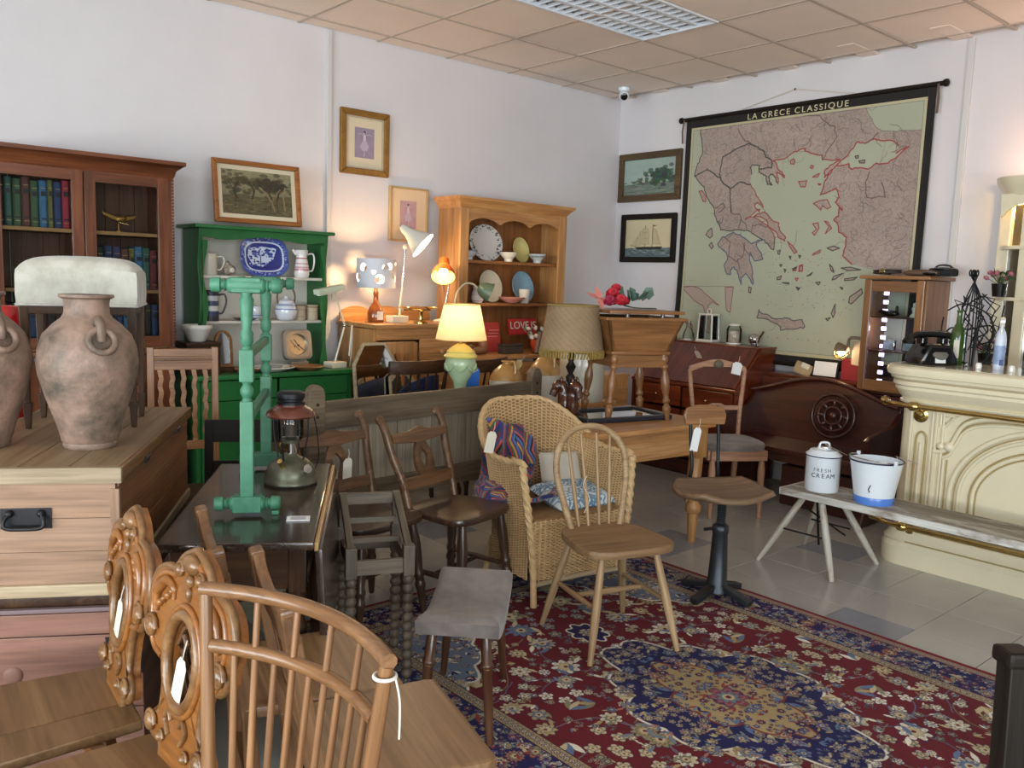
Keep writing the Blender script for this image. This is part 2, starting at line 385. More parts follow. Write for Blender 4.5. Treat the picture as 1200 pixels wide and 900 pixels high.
def star(cx, cy, R, n, depth, ph=0, m=44, sx=1, sy=1):
    return [(cx + sx * R * (1 - depth + depth * abs(math.cos(n * t / 2 + ph))) * math.cos(t), cy + sy * R * (1 - depth + depth * abs(math.cos(n * t / 2 + ph))) * math.sin(t)) for t in np.linspace(0, 2 * PI, m)[:-1]]
def rug_print():
    W, H = 404, 610; c = Canvas(W, H, L8(98, 14, 30)); rs = random.Random(3)
    navy, cream, grey, sage, red, pink, white, tan, sky = L8(26, 24, 80), L8(190, 176, 142), L8(112, 124, 140), L8(128, 126, 100), L8(100, 16, 32), L8(160, 112, 98), L8(222, 216, 202), L8(166, 146, 104), L8(92, 112, 150)
    def flower(x, y, R, a, b, n=8):
        ph = rs.random() * 3
        c.poly(star(x, y, R * 1.12, n, 0.42, ph), navy if rs.random() < .5 else L8(70, 40, 50), 0.75); c.poly(star(x, y, R, n, 0.42, ph), a)
        c.line(star(x, y, R * .8, n, 0.42, ph), max(1, R * .06), b, .9, closed=True); c.poly(star(x, y, R * 0.62, n, 0.35, ph + 1), b); c.line(star(x, y, R * .62, n, .35, ph + 1), 1, navy, .7, closed=True); c.ell(x, y, R * 0.3, R * 0.3, cream); c.ell(x, y, R * 0.15, R * 0.15, red)
    def leaf(x, y, l, ang, col):
        P = []
        for t in np.linspace(0, 1, 9): P.append((t * l, l * 0.2 * math.sin(PI * t) + l * 0.25 * t * t))
        for t in np.linspace(1, 0, 9): P.append((t * l, -l * 0.12 * math.sin(PI * t) + l * 0.25 * t * t))
        ca, sa = math.cos(ang), math.sin(ang); c.poly([(x + u * ca - v * sa, y + u * sa + v * ca) for u, v in P], col)
    def motif(x, y, R, pal):
        a, b = rs.choice(pal), rs.choice(pal)
        k = rs.random()
        if k < 0.6:
            flower(x, y, R, a, b, rs.choice([6, 8, 8, 10, 12]))
            for q in range(rs.choice([2, 3, 4])): leaf(x + R * .8 * math.cos(q * 1.7), y + R * .8 * math.sin(q * 1.7), R * 1.1, rs.random() * 6.3, rs.choice(pal))
        elif k < 0.8:
            an = rs.random() * 6.3
            for q in range(3): leaf(x, y, R * 1.7, an + (q - 1) * 0.6, rs.choice(pal))
        else:
            for q in range(4): flower(x + R * 0.9 * math.cos(q * 1.3 + k * 20), y + R * 0.9 * math.sin(q * 1.3 + k * 20), R * 0.42, a, b, 5)
    def scatter(n, inside, r0, r1, pal, sep, pts=None, tries=40):
        pts = [] if pts is None else pts
        for _ in range(n * tries):
            if len(pts) >= n: break
            x, y = rs.random() * W, rs.random() * H; R = rs.uniform(r0, r1)
            if not inside(x, y) or any((x - p[0]) ** 2 + (y - p[1]) ** 2 < (sep * (R + p[2])) ** 2 for p in pts): continue
            pts.append((x, y, R)); motif(x, y, R, pal)
        return pts
    B = 112
    # vines, then flowers of the field
    for k in range(26):
        x, y = rs.uniform(B, W), rs.uniform(B, H); P = [(x, y)]; an = rs.random() * 6.3
        for q in range(16): an += rs.uniform(-.2, .45); P.append((P[-1][0] + 9 * math.cos(an), P[-1][1] + 9 * math.sin(an)))
        c.line(P, 1.6, rs.choice([sky, grey, navy, sage]), .8)
    pal = [cream, grey, sage, cream, tan, sky, white]
    pts = scatter(52, lambda x, y: x > B + 8 and y > B + 8, 15, 29, pal, 0.98); scatter(150, lambda x, y: x > B + 5 and y > B + 5, 5, 10, pal, 0.95, pts)
    # corner spandrel
    sp = [(B, B)]
    for t in np.linspace(0, PI / 2, 60):
        r = 1 + 0.07 * abs(math.sin(t * 9)); sp.append((B + 150 * r * math.cos(t) ** 1.35, B + 235 * r * math.sin(t) ** 1.35))
    c.poly(sp, L8(104, 116, 140)); c.line(sp[1:], 4, white); mk_ = np.zeros((H, W), np.float32); q = c.poly(sp, None); mk_[q[1]:q[1] + q[2].shape[0], q[0]:q[0] + q[2].shape[1]] = q[2]
    scatter(60, lambda x, y: mk_[int(y), int(x)] > .5, 6, 12, [cream, tan, navy, white, red], 0.85, None, 250)
    # medallion
    def med(a, b, lob, dep):
        P = [(W + 2, H - b)]
        P = []
        for t in np.linspace(-0.05, PI / 2 + 0.05, 80):
            cs, sn = max(0, math.cos(t)), max(0, math.sin(t)); r = 1 / ((cs ** 1.28 + sn ** 1.28) ** (1 / 1.28)); r *= 1 + dep * (abs(math.sin(lob * t)) - .5)
            P.append((W - a * r * cs, H - b * r * sn))
        return P + [(W + 6, P[-1][1]), (W + 6, H + 6), (P[0][0], H + 6)]
    m0 = med(158, 228, 6, 0.16); c.poly(m0, navy); c.line(m0[:-3], 4, white)
    q = c.poly(m0, None); mk_ = np.zeros((H, W), np.float32); mk_[q[1]:q[1] + q[2].shape[0], q[0]:q[0] + q[2].shape[1]] = q[2]
    scatter(60, lambda x, y: mk_[int(y), int(x)] > .5, 7, 14, [cream, grey, sky, tan, pink, sage], 0.85, None, 200)
    m1 = med(80, 132, 5, 0.2); c.poly(m1, tan); c.line(m1[:-3], 3.5, L8(120, 50, 40))
    q = c.poly(m1, None); mk_ = np.zeros((H, W), np.float32); mk_[q[1]:q[1] + q[2].shape[0], q[0]:q[0] + q[2].shape[1]] = q[2]
    scatter(34, lambda x, y: mk_[int(y), int(x)] > .5, 6, 12, [grey, sky, L8(120, 50, 56), navy, L8(140, 60, 60)], 0.85, None, 900)
    flower(W, H, 30, L8(150, 60, 70), grey, 8)
    c.poly(star(W, H - 285, 34, 8, 0.3, 0, sy=1.2), navy); c.line(star(W, H - 285, 34, 8, 0.3, 0, sy=1.2), 3, white, closed=True); flower(W, H - 285, 16, cream, grey)
    # border
    c.poly([(0, 0), (B, 0), (B, H), (0, H)], navy); c.poly([(0, 0), (W, 0), (W, B), (0, B)], navy)
    scatter(120, lambda x, y: (22 < x < 92 and y > 22) or (22 < y < 92 and x > 22), 7, 15, [cream, grey, tan, sky, sage, L8(140, 50, 55)], 0.86)
    scatter(240, lambda x, y: (22 < x < 92 and y > 22) or (22 < y < 92 and x > 22), 3, 5, [cream, grey, white, L8(140, 50, 55)], 1.0)
    for (a, b, col) in ((6, 22, pink), (92, 112, tan)):
        for P in ([(a, a), (b, b), (b, H), (a, H)], [(a, a), (W, a), (W, b), (b, b)]): c.poly(P, col)
        for k in range(80):
            for (x, y) in (((a + b) / 2, b + 8 + k * 9), (b + 8 + k * 9, (a + b) / 2)):
                flower(x, y, (b - a) * 0.36, navy if k % 2 else red, cream, 5)
        for e in (a, b):
            c.line([(e, e), (e, H)], 2, L8(60, 25, 50)); c.line([(e, e), (W, e)], 2, L8(60, 25, 50))
    for P in ([(0, 0), (6, 0), (6, H), (0, H)], [(0, 0), (W, 0), (W, 6), (0, 6)]): c.poly(P, L8(110, 18, 32))
    a = np.concatenate([c.a, c.a[:, ::-1]], 1); a = np.concatenate([a, a[::-1]], 0)
    n = vnoise(a.shape[0], a.shape[1], 10, 5, 6)[..., None]; return a * (0.72 + 0.5 * n)
M_europe=[(46,7),(55,72),(65,114),(48,154),(34,180),(28,214),(50,243),(80,272),(99,315),(133,357),(146,385),(145,399),(164,431),(184,466),(227,472),(277,470),(310,472),(335,484),(368,503),(393,514),(410,533),(441,558),(443,504),(430,482),(404,452),(388,445),(367,429),(346,415),(314,417),(298,423),(329,406),(352,385),(367,382),(361,393),(338,366),(348,354),(370,368),(381,376),(380,368),(353,335),(329,294),(309,267),(314,228),(308,202),(311,190),(347,195),(348,208),(345,221),(367,235),(385,243),(383,259),(393,279),(412,280),(397,260),(395,241),(412,235),(432,269),(439,279),(438,256),(429,233),(450,238),(466,255),(460,239),(434,212),(419,191),(411,178),(459,176),(497,154),(548,141),(545,153),(584,169),(622,178),(624,196),(661,200),(694,200),(657,223),(633,240),(638,264),(670,230),(715,192),(742,160),(758,138),(787,147),(815,132),(838,140),(861,145),(888,143),(912,168),(907,176),(886,114),(846,104),(822,87),(796,44),(776,1),(769,-25),(5,-14)]
M_asia2=[(987,117),(934,114),(888,113),(895,135),(915,176),(939,170),(886,191),(908,193),(950,174),(900,217),(868,232),(834,226),(812,242),(801,248),(766,238),(737,242),(729,220),(681,225),(653,259),(640,283),(628,337),(688,316),(703,347),(690,370),(719,401),(705,386),(704,422),(691,439),(711,458),(713,487),(747,509),(743,552),(738,580),(777,616),(819,626),(1004,679)]
M_pel=[(195,500),(220,493),(244,478),(278,494),(313,513),(338,528),(361,517),(385,514),(362,529),(359,543),(386,577),(395,595),(360,603),(333,569),(330,591),(345,629),(353,673),(359,707),(336,674),(319,663),(300,678),(300,708),(287,675),(277,648),(259,633),(247,645),(245,668),(227,661),(212,626),(227,592),(217,569),(190,550),(171,530)]
M_eub=[(338,410),(384,393),(426,431),(454,446),(460,475),(489,505),(486,520),(458,504),(445,479),(412,460),(399,434),(370,415)]
M_crete=[(393,836),(395,814),(404,828),(432,834),(457,847),(495,849),(533,843),(556,852),(593,847),(610,878),(581,883),(507,896),(498,878),(466,865),(434,856),(390,851)]
M_inset=[(-12,725),(265,719),(258,851)]
M_insland=[(-5,729),(78,726),(153,771),(199,804),(163,790),(147,811),(167,857),(164,936),(127,914),(140,850),(120,812),(73,790),(25,752)]
M_insl2=[(223,722),(265,721),(261,832),(243,829),(232,783)]
M_ins3=[(25,889),(72,902),(74,934),(44,904)]
M_isl=[[(119,468),(135,457),(142,492),(130,503),(107,487)],[(128,534),(140,522),(150,542),(142,552)],[(57,288),(73,286),(95,314),(96,338),(80,334),(71,313)],[(499,179),(507,189),(504,203),(490,200),(486,188)],[(529,275),(545,276),(564,274),(560,299),(540,298)],[(578,213),(588,218),(585,227),(574,223)],[(591,258),(615,249),(610,262),(588,262)],[(599,369),(624,358),(655,356),(673,387),(658,393),(638,380),(633,397),(613,379)],[(603,451),(626,448),(631,470),(615,499),(605,488),(620,474)],[(651,442),(666,446),(683,472),(659,493),(671,464)],[(671,551),(696,543),(722,552),(694,562)],[(780,745),(823,711),(828,729),(789,773),(778,767)],[(617,573),(645,558),(643,569),(613,580)],[(560,629),(574,622),(576,644),(561,648)],[(713,814),(725,776),(728,813),(722,831)],[(709,664),(744,652),(717,675),(703,679)],[(753,674),(802,666),(789,677),(754,681)],[(735,631),(771,627),(813,637),(765,641)],[(340,719),(352,722),(350,745),(341,741)],[(501,523),(525,541),(546,566),(535,573),(510,541)],[(462,562),(472,559),(469,577),(461,573)],[(561,623),(575,619),(576,647),(563,644)],[(533,645),(550,626),(548,644)],[(467,675),(486,667),(483,682),(468,684)],[(547,676),(561,675),(555,687)],[(495,638),(504,641),(500,652)],[(513,584),(521,584),(520,597)],[(474,620),(484,620),(480,629)],[(554,580),(564,582),(559,592)],[(557,716),(572,715),(565,726)],[(492,696),(522,695),(522,702)],[(753,193),(765,191),(766,200),(757,201)],[(769,212),(792,210),(791,222),(773,220)],[(612,290),(625,292),(619,296)],[(531,637),(548,629),(541,642)],[(693,837),(711,832),(701,845)],[(687,617),(700,628),(708,649),(696,642)],[(738,707),(749,710),(748,717)],[(637,691),(656,689),(649,702)],[(554,712),(568,716),(564,723)],[(597,666),(619,651),(612,662)]]
M_bord=[[(297,97),(258,109),(215,122),(168,144),(163,184),(158,217),(167,244),(192,269),(215,286),(265,257),(310,275)],[(297,97),(334,117),(367,136),(376,162),(404,178),(407,209),(348,211)],[(215,286),(218,328),(227,391)],[(29,221),(90,191),(147,229),(163,234)],[(172,251),(215,286)],[(146,371),(186,346),(195,367),(166,389)],[(223,357),(230,395),(272,404),(282,427),(268,464)],[(188,409),(182,439),(164,427)],[(195,500),(234,520),(230,584),(270,607),(301,584),(305,524)],[(297,528),(304,558),(342,584)],[(273,599),(289,641)],[(331,480),(336,451),(372,448),(405,460)],[(274,426),(299,442),(310,472)],[(234,25),(263,74),(297,97)],[(514,8),(598,19),(644,63),(663,68),(672,111),(645,156),(624,196)],[(830,111),(818,132),(787,147)],[(811,259),(800,299),(810,358),(878,356),(862,303)]]
def map_print():
    W, H = 1072, 1000; S = np.array([W / 1000, H / 1000]); sea = L8(186, 190, 168); land = L8(188, 168, 158)
    c = Canvas(W, H, sea); U = lambda P: np.array(P) * S
    ink, redc, dark, blue = L8(110, 92, 88), L8(165, 62, 66), L8(66, 66, 62), L8(90, 100, 122)
    lm = Canvas(W, H, (0, 0, 0))
    for P in (M_europe, M_asia2, M_pel, M_eub, M_crete): lm.poly(U(P), (1, 1, 1))
    for P in M_isl: lm.poly(U(P), (1, 1, 1))
    n = vnoise(H, W, 26, 2, 4); n2 = vnoise(H, W, 7, 4, 4)
    relief = np.abs(np.sin(n * 26 + n2 * 9)); m = lm.a[:, :, :1]
    lc = np.array(land) * (0.78 + 0.3 * n2[..., None]) * (0.74 + 0.3 * relief[..., None])
    lc = lc * (1 - 0.1 * np.array([0, 1, 1])[None, None] * (np.array(M_pel)[0, 0] < 0))
    c.a[:] = c.a * (1 - m) + lc * m
    c.a *= (0.9 + 0.2 * vnoise(H, W, 4, 9, 5)[..., None])
    rs = random.Random(5)
    for k in range(620):
        x, y = rs.random() * W, rs.random() * H
        if lm.a[int(y), int(x), 0] < .5:
            if rs.random() < .16: c.line([(x, y), (x + rs.uniform(12, 45), y + rs.uniform(-1, 1))], 1.0, ink, .5)
            continue
        an = rs.random() * 6.3; P = [(x, y)]
        for q in range(rs.randint(3, 9)):
            an += rs.uniform(-.7, .7); P.append((P[-1][0] + 8 * math.cos(an), P[-1][1] + 8 * math.sin(an)))
        c.line(P, rs.choice([1.6, 2.2, 3]), rs.choice([ink, ink, L8(150, 110, 104), L8(96, 90, 96)]), .55)
    for k in range(16):
        P = [(90 + k * 58, 20 + (k * 37) % 90)]
        for q in range(14): P.append((P[-1][0] + rs.uniform(-9, 12), P[-1][1] + rs.uniform(4, 20)))
        c.line([p for p in P if lm.a[min(H - 1, int(p[1])), min(W - 1, max(0, int(p[0]))), 0] > .5] or P[:1], 1.4, ink, .6)
    def jag(P, k=3):
        out = []
        for i in range(len(P) - 1):
            for t in np.linspace(0, 1, k + 1)[:-1]: out.append((P[i][0] + (P[i + 1][0] - P[i][0]) * t + rs.uniform(-3, 3), P[i][1] + (P[i + 1][1] - P[i][1]) * t + rs.uniform(-3, 3)))
        return out + [tuple(P[-1])]
    e = U(M_europe); ne = len(e)
    c.line(jag(e[:23]), 4.4, dark); c.line(jag(e[22:42]), 4.0, redc); c.line(jag(e[42:58]), 4.6, dark); c.line(jag(e[57:ne - 8]), 5.0, redc); c.line(jag(e[ne - 8:ne - 2]), 1.8, ink)
    a = U(M_asia2); c.line(jag(a[:7]), 1.8, ink); c.line(jag(a[7:-2]), 5.2, redc); c.line([(x + 7, y - 3) for x, y in jag(a[20:-4])], 1.5, redc, .6)
    c.line(jag(U(M_pel)), 5, blue, closed=True); c.line(jag(U(M_eub)), 4.6, redc, closed=True); c.line(jag(U(M_crete)), 4.4, L8(90, 86, 100), closed=True)
    for i, P in enumerate(M_isl): c.line(U(P), 4.2, redc if i in (2, 3, 4, 5, 6, 7, 8, 9, 12, 13, 19, 21, 22, 24, 33) else dark, closed=True)
    for i, P in enumerate(M_bord): c.line(jag(U(P)), 6.0 if i in (0, 1, 2, 3) else 4.0, dark if i < 6 else (L8(84, 112, 100) if i in (12,) else L8(112, 80, 84)), .9)
    q = U(M_inset); c.line(q, 1.6, ink)
    for P in (M_insland, M_insl2, M_ins3): c.poly(U(P), land); c.line(jag(U(P)), 3.4, L8(150, 80, 84), closed=True)
    for k in range(90):
        x, y = rs.uniform(.42, .78) * W, rs.uniform(.55, .8) * H; c.ell(x, y, rs.uniform(1, 3), rs.uniform(1, 2.5), rs.choice([redc, dark, ink]), .8)
    for k in range(60):
        x, y = rs.random() * W, rs.random() * H; c.line([(x, y), (x + rs.uniform(4, 14), y)], 1.4, dark, .5)
    for i in range(9):
        c.ell(W * (.36 + i * .045), H * .93, 2.6, 4, L8(120, 110, 100), .6); c.ell(W * (.47 + i * .035), H * (.70 + i * .015), 2, 3, L8(120, 110, 100), .5)
    cream = L8(206, 196, 158)
    for P in ([(0, 0), (W, 0), (W, 9), (0, 9)], [(0, 0), (9, 0), (9, H), (0, H)], [(W - 9, 0), (W, 0), (W, H), (W - 9, H)], [(0, H - 12), (W, H - 12), (W, H), (0, H)]): c.poly(P, cream)
    c.line([(12, 12), (W - 12, 12), (W - 12, H - 15), (12, H - 15)], 1.6, dark, .7, closed=True)
    for x in (W * .33, W * .67): c.line([(x, 0), (x, H)], 1.5, cream, .5)
    return c.a * .80
def woodland_print():
    W, H = 300, 220; c = Canvas(W, H, L8(120, 118, 98)); n = vnoise(H, W, 6, 11, 5); n2 = vnoise(H, W, 20, 12, 4); yy = np.linspace(0, 1, H)[:, None]
    rs = random.Random(2)
    c.a *= (1.2 - 0.5 * yy)[..., None]
    c.poly([(0, 130), (80, 118), (160, 128), (300, 112), (300, 220), (0, 220)], L8(84, 80, 60))
    for k in range(110):
        t = rs.random(); x = rs.choice([rs.gauss(60, 40), rs.gauss(210, 45), rs.gauss(140, 60)]); y = rs.gauss(62, 24); c.ell(x, y, rs.uniform(8, 20), rs.uniform(5, 12), L8(*[int(v * rs.uniform(.75, 1.1)) for v in (66, 66, 46)]), .7)
    for x, l in ((55, 1), (130, -1), (205, 1), (238, -1)): c.line([(x, 190), (x + 4 * l, 140), (x - 6 * l, 95), (x + 14 * l, 60)], 8, L8(52, 46, 36)); c.line([(x - 6 * l, 95), (x - 30 * l, 58)], 4, L8(52, 46, 36)); c.line([(x + 2, 190), (x + 4 * l + 2, 140)], 2, L8(140, 128, 100), .6)
    for k in range(120): c.ell(rs.random() * W, rs.uniform(140, 215), rs.uniform(4, 18), rs.uniform(2, 5), rs.choice([L8(110, 102, 72), L8(56, 52, 38), L8(90, 84, 56)]), .6)
    for k in range(70): a_, r_ = rs.random() * 6.28, rs.random() ** .5; c.ell(205 + 70 * r_ * math.cos(a_), 62 + 32 * r_ * math.sin(a_), rs.uniform(7, 16), rs.uniform(4, 9), L8(*[int(v * rs.uniform(.6, 1.05)) for v in (62, 58, 44)]), .8)
    c.line([(222, 195), (210, 150), (190, 110), (160, 80)], 9, L8(120, 108, 86)); c.line([(210, 150), (232, 105), (250, 80)], 6, L8(110, 98, 78)); c.line([(268, 185), (262, 120), (272, 70)], 7, L8(126, 114, 92))
    return c.a * (0.7 + 0.6 * n2[..., None]) * np.array([1.12, 1.0, .84])
def dancer_print(bgc, flip=1):
    W, H = 150, 220; c = Canvas(W, H, bgc); c.a *= (0.85 + 0.3 * vnoise(H, W, 6, 3, 4)[..., None]); X = lambda x: W / 2 + flip * (x - W / 2)
    pale, dk = L8(205, 190, 200), L8(60, 40, 60)
    c.poly([(X(62), 92), (X(88), 92), (X(108), 130), (X(98), 165), (X(60), 168), (X(40), 140)], L8(190, 176, 196), .75)
    c.poly([(X(66), 52), (X(84), 52), (X(86), 92), (X(66), 95)], pale)
    c.line([(X(68), 56), (X(45), 46), (X(20), 52)], 5, pale, .8); c.line([(X(82), 56), (X(110), 46), (X(134), 54)], 5, pale, .8); c.line([(X(20), 54), (X(45), 49), (X(66), 60)], 2, dk, .8); c.line([(X(134), 56), (X(110), 49), (X(84), 60)], 2, dk, .8)
    c.line([(X(74), 160), (X(76), 190), (X(72), 205)], 5, pale); c.line([(X(80), 160), (X(80), 195)], 3, dk, .7); c.line([(X(75), 52), (X(74), 42)], 6, pale); c.ell(X(73), 34, 9, 10, dk); c.ell(X(70), 39, 5, 6, pale); c.ell(X(78), 26, 5, 4, dk)
    return c.a
def harbour_print():
    W, H = 256, 180; c = Canvas(W, H, L8(150, 168, 160)); yy = np.linspace(0, 1, H)[:, None]; c.a *= (0.85 + 0.4 * vnoise(H, W, 4, 8, 5)[..., None]); rs = random.Random(4)
    c.poly([(0, 125), (256, 118), (256, 180), (0, 180)], L8(110, 122, 110))
    for k in range(140): x = rs.gauss(180, 34); c.ell(x, rs.gauss(92, 18), rs.uniform(6, 14), rs.uniform(5, 10), L8(*[int(v * rs.uniform(.6, 1.1)) for v in (62, 84, 74)]), .8)
    for k in range(40): c.ell(rs.gauss(90, 30), rs.gauss(116, 8), rs.uniform(5, 12), rs.uniform(3, 7), L8(*[int(v * rs.uniform(.6, 1.2)) for v in (86, 100, 84)]), .8)
    c.line([(98, 120), (99, 60)], 2.5, L8(90, 92, 84)); c.poly([(92, 118), (108, 118), (104, 84), (96, 84)], L8(170, 176, 164))
    for k in range(60): c.ell(rs.random() * W, rs.uniform(126, 178), rs.uniform(8, 30), rs.uniform(1, 3), rs.choice([L8(90, 96, 82), L8(150, 156, 140), L8(70, 84, 78)]), .5)
    return c.a
def ship_print():
    W, H = 256, 240; c = Canvas(W, H, L8(206, 192, 158)); c.a *= (0.88 + 0.2 * vnoise(H, W, 3, 8, 4)[..., None]); rs = random.Random(8)
    c.poly([(0, 185), (256, 180), (256, 240), (0, 240)], L8(96, 112, 116))
    for k in range(90): x, y = rs.random() * W, rs.uniform(184, 236); c.line([(x, y), (x + 8, y - 4), (x + 18, y)], rs.uniform(2, 5), rs.choice([L8(70, 86, 92), L8(150, 160, 156), L8(54, 66, 70)]), .7)
    c.poly([(56, 176), (210, 174), (196, 192), (72, 193)], L8(44, 38, 34)); sail = L8(188, 172, 136); ink = L8(90, 78, 60)
    for x, t in ((112, 40), (152, 34)): c.line([(x, 178), (x, t)], 3, ink)
    for P in ([(96, 60), (128, 58), (130, 82), (94, 84)], [(92, 88), (132, 86), (134, 118), (90, 120)], [(90, 124), (134, 122), (136, 158), (88, 160)], [(154, 60), (172, 66), (198, 160), (156, 158)], [(86, 74), (84, 166), (52, 172)], [(70, 110), (60, 168), (34, 172)]): c.poly(P, sail, .9); c.line(P, 1.3, ink, .7, closed=True)
    c.line([(60, 176), (26, 162)], 2, ink); c.line([(112, 42), (30, 164)], 1, ink, .6); c.line([(152, 36), (205, 172)], 1, ink, .6); c.poly([(152, 36), (176, 40), (152, 48)], L8(130, 80, 60))
    return c.a
def blanket_print():
    W, H = 256, 256; c = Canvas(W, H, L8(40, 50, 110)); rs = random.Random(6)
    cols = [L8(*v) for v in ((28, 40, 100), (150, 44, 50), (60, 92, 70), (196, 140, 60), (86, 60, 120), (70, 110, 160), (30, 30, 44), (190, 84, 70), (40, 76, 120), (120, 36, 60), (36, 60, 64))]
    for by in range(4):
        for bx in range(4):
            x0, y0 = bx * 64, by * 64; ph = rs.randint(0, 10); st = rs.randint(0, 1)
            for k in range(11):
                o = k * 64 / 11
                for z in range(9):
                    if st: P = [(x0 + z * 64 / 9, y0 + o + abs(4 - z) * 5), (x0 + (z + 1) * 64 / 9, y0 + o + abs(3 - z) * 5), (x0 + (z + 1) * 64 / 9, y0 + o + 7 + abs(3 - z) * 5), (x0 + z * 64 / 9, y0 + o + 7 + abs(4 - z) * 5)]
                    else: P = [(x0 + o + abs(4 - z) * 5, y0 + z * 64 / 9), (x0 + o + 7 + abs(4 - z) * 5, y0 + z * 64 / 9), (x0 + o + 7 + abs(3 - z) * 5, y0 + (z + 1) * 64 / 9), (x0 + o + abs(3 - z) * 5, y0 + (z + 1) * 64 / 9)]
                    c.poly(P, cols[(k + ph) % 11])
    return c.a * (0.75 + 0.5 * vnoise(H, W, 60, 4, 2)[..., None])
def cushion_print():
    W, H = 200, 200; c = Canvas(W, H, L8(205, 214, 220)); rs = random.Random(9)
    for k in range(60):
        x, y, a = rs.random() * W, rs.random() * H, rs.random() * 6.3; P = [(x + 16 * math.cos(a + t) * (1 + .4 * math.cos(3 * t)), y + 16 * math.sin(a + t) * (1 + .4 * math.cos(3 * t))) for t in np.linspace(0, 6.28, 20)]
        c.line(P, 4, L8(96, 132, 160), .9); c.ell(x, y, 4, 4, L8(96, 132, 160))
    return c.a
def willow_print():
    W, H = 260, 200; c = Canvas(W, H, L8(206, 214, 228)); b, b2 = L8(36, 48, 128), L8(70, 88, 160); rs = random.Random(12)
    def rr(rx, ry, e=.62): return ell(W / 2, H / 2, rx, ry, 60, e=e)
    c.poly(rr(130, 100), b2); 
    for k in range(240):
        a = rs.random() * 6.28; r = rs.uniform(.8, .99); c.ell(W / 2 + 128 * r * math.cos(a), H / 2 + 98 * r * math.sin(a), rs.uniform(2, 6), rs.uniform(2, 5), rs.choice([b, b, L8(150, 165, 210)]))
    c.poly(rr(104, 76), L8(206, 214, 228)); c.poly(rr(97, 69), b)
    c.poly([(50, 60), (120, 48), (200, 56), (180, 110), (120, 150), (66, 140), (44, 100)], L8(196, 206, 226))
    for k in range(70): x, y = rs.uniform(48, 196), rs.uniform(45, 150); c.ell(x, y, rs.uniform(2, 12), rs.uniform(2, 5), rs.choice([b, b, b2, L8(206, 214, 228)]))
    for x, y in ((150, 70), (165, 88), (80, 78)): c.poly([(x - 18, y), (x + 18, y), (x + 10, y - 10), (x - 10, y - 10)], b); c.poly([(x - 12, y), (x + 12, y), (x + 12, y + 14), (x - 12, y + 14)], b2)
    c.line([(110, 150), (112, 100), (100, 76), (116, 60)], 5, b)
    return c.a
def transfer_print(bg, ink, n=90, seed=1, size=6):
    W, H = 160, 120; c = Canvas(W, H, bg); rs = random.Random(seed)
    for k in range(n): x, y = rs.random() * W, rs.random() * H; c.poly(star(x, y, rs.uniform(.5, 1.2) * size, rs.choice([3, 5, 6]), .5, rs.random() * 3), ink, rs.uniform(.5, 1))
    return c.a
def chintz_plate_print(bg, rim, seed=1):
    W = 160; c = Canvas(W, W, bg); rs = random.Random(seed)
    for k in range(110): a = rs.random() * 6.28; r = rs.uniform(58, 78); c.ell(80 + r * math.cos(a), 80 + r * math.sin(a), rs.uniform(1, 5), rs.uniform(1, 4), rim, .9)
    return c.a
# ---------------------------------------------------------------- palette
wall_m = plain('plaster_white', L8(218, 213, 216), 0.85, var=0.05, vs=1.6, bump=0.12, bs=18)
ceil_m = plain('ceiling_tile', L8(240, 224, 212), 0.9, var=0.04, vs=3, bump=0.1, bs=120)
grid_m = plain('grid_bar_paint', L8(188, 172, 158), 0.6)
floor_m = plain('stone_tile', L8(180, 178, 174), 0.24, var=0.07, vs=3, bump=0.05, bs=30, coat=0.2)
floor_b = plain('stone_tile_blue', L8(146, 150, 160), 0.24, var=0.07, vs=5, bump=0.05, bs=30, coat=0.12)
grout = plain('grout', L8(150, 146, 138), 0.8, var=0.1)
pine = wood('pine', L8(158, 106, 60), L8(186, 134, 82), L8(206, 158, 106), 0.4, 0.8, coat=0.15)
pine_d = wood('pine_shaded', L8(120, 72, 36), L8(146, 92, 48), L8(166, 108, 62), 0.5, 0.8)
oldpine = wood('old_pine', L8(124, 92, 71), L8(146, 114, 90), L8(164, 133, 110), 0.55, 0.7, vary=0.2)
palepine = wood('pale_pine', L8(143, 123, 97), L8(167, 148, 120), L8(181, 164, 136), 0.6, 0.8)
pewwood = wood('weathered_pine', L8(88, 74, 58), L8(118, 101, 82), L8(140, 124, 104), 0.65, 0.7, bump=0.3)
pewplank = wood('greyed_pine', L8(126, 115, 98), L8(148, 138, 122), L8(166, 157, 140), 0.65, 0.7, bump=0.3)
oak = wood('golden_oak', L8(99, 65, 38), L8(131, 91, 57), L8(160, 120, 82), 0.32, 1.2, coat=0.2)
carved = wood('carved_oak', L8(112, 66, 28), L8(142, 88, 40), L8(164, 108, 54), 0.3, 0.9, coat=0.4)
carvedge = wood('carved_oak_grey_edge', L8(96, 62, 32), L8(124, 86, 50), L8(150, 114, 76), 0.3, 0.9, coat=0.2)  # greyer oak tone for edge mouldings, scrolls and bosses
seatwood = wood('worn_seat_wood', L8(92, 63, 39), L8(121, 88, 56), L8(144, 113, 77), 0.42, 0.6, coat=0.15)
elm = wood('bleached_elm', L8(132, 104, 72), L8(164, 134, 98), L8(186, 160, 124), 0.5, 0.9)
elmseat = wood('elm_seat', L8(112, 84, 56), L8(140, 108, 76), L8(162, 132, 98), 0.5, 0.7)
darkoak = wood('dark_oak', L8(40, 26, 18), L8(62, 40, 26), L8(84, 58, 38), 0.42, 1.0, coat=0.04, spec=0.22)
black_w = wood('ebonised_wood', L8(20, 16, 14), L8(30, 24, 20), L8(44, 36, 30), 0.5, 1.0, spec=0.2)
tabletop = wood('dark_polished_top', L8(44, 32, 26), L8(58, 43, 34), L8(74, 56, 44), 0.16, 0.8, coat=0.5, bump=0.04)
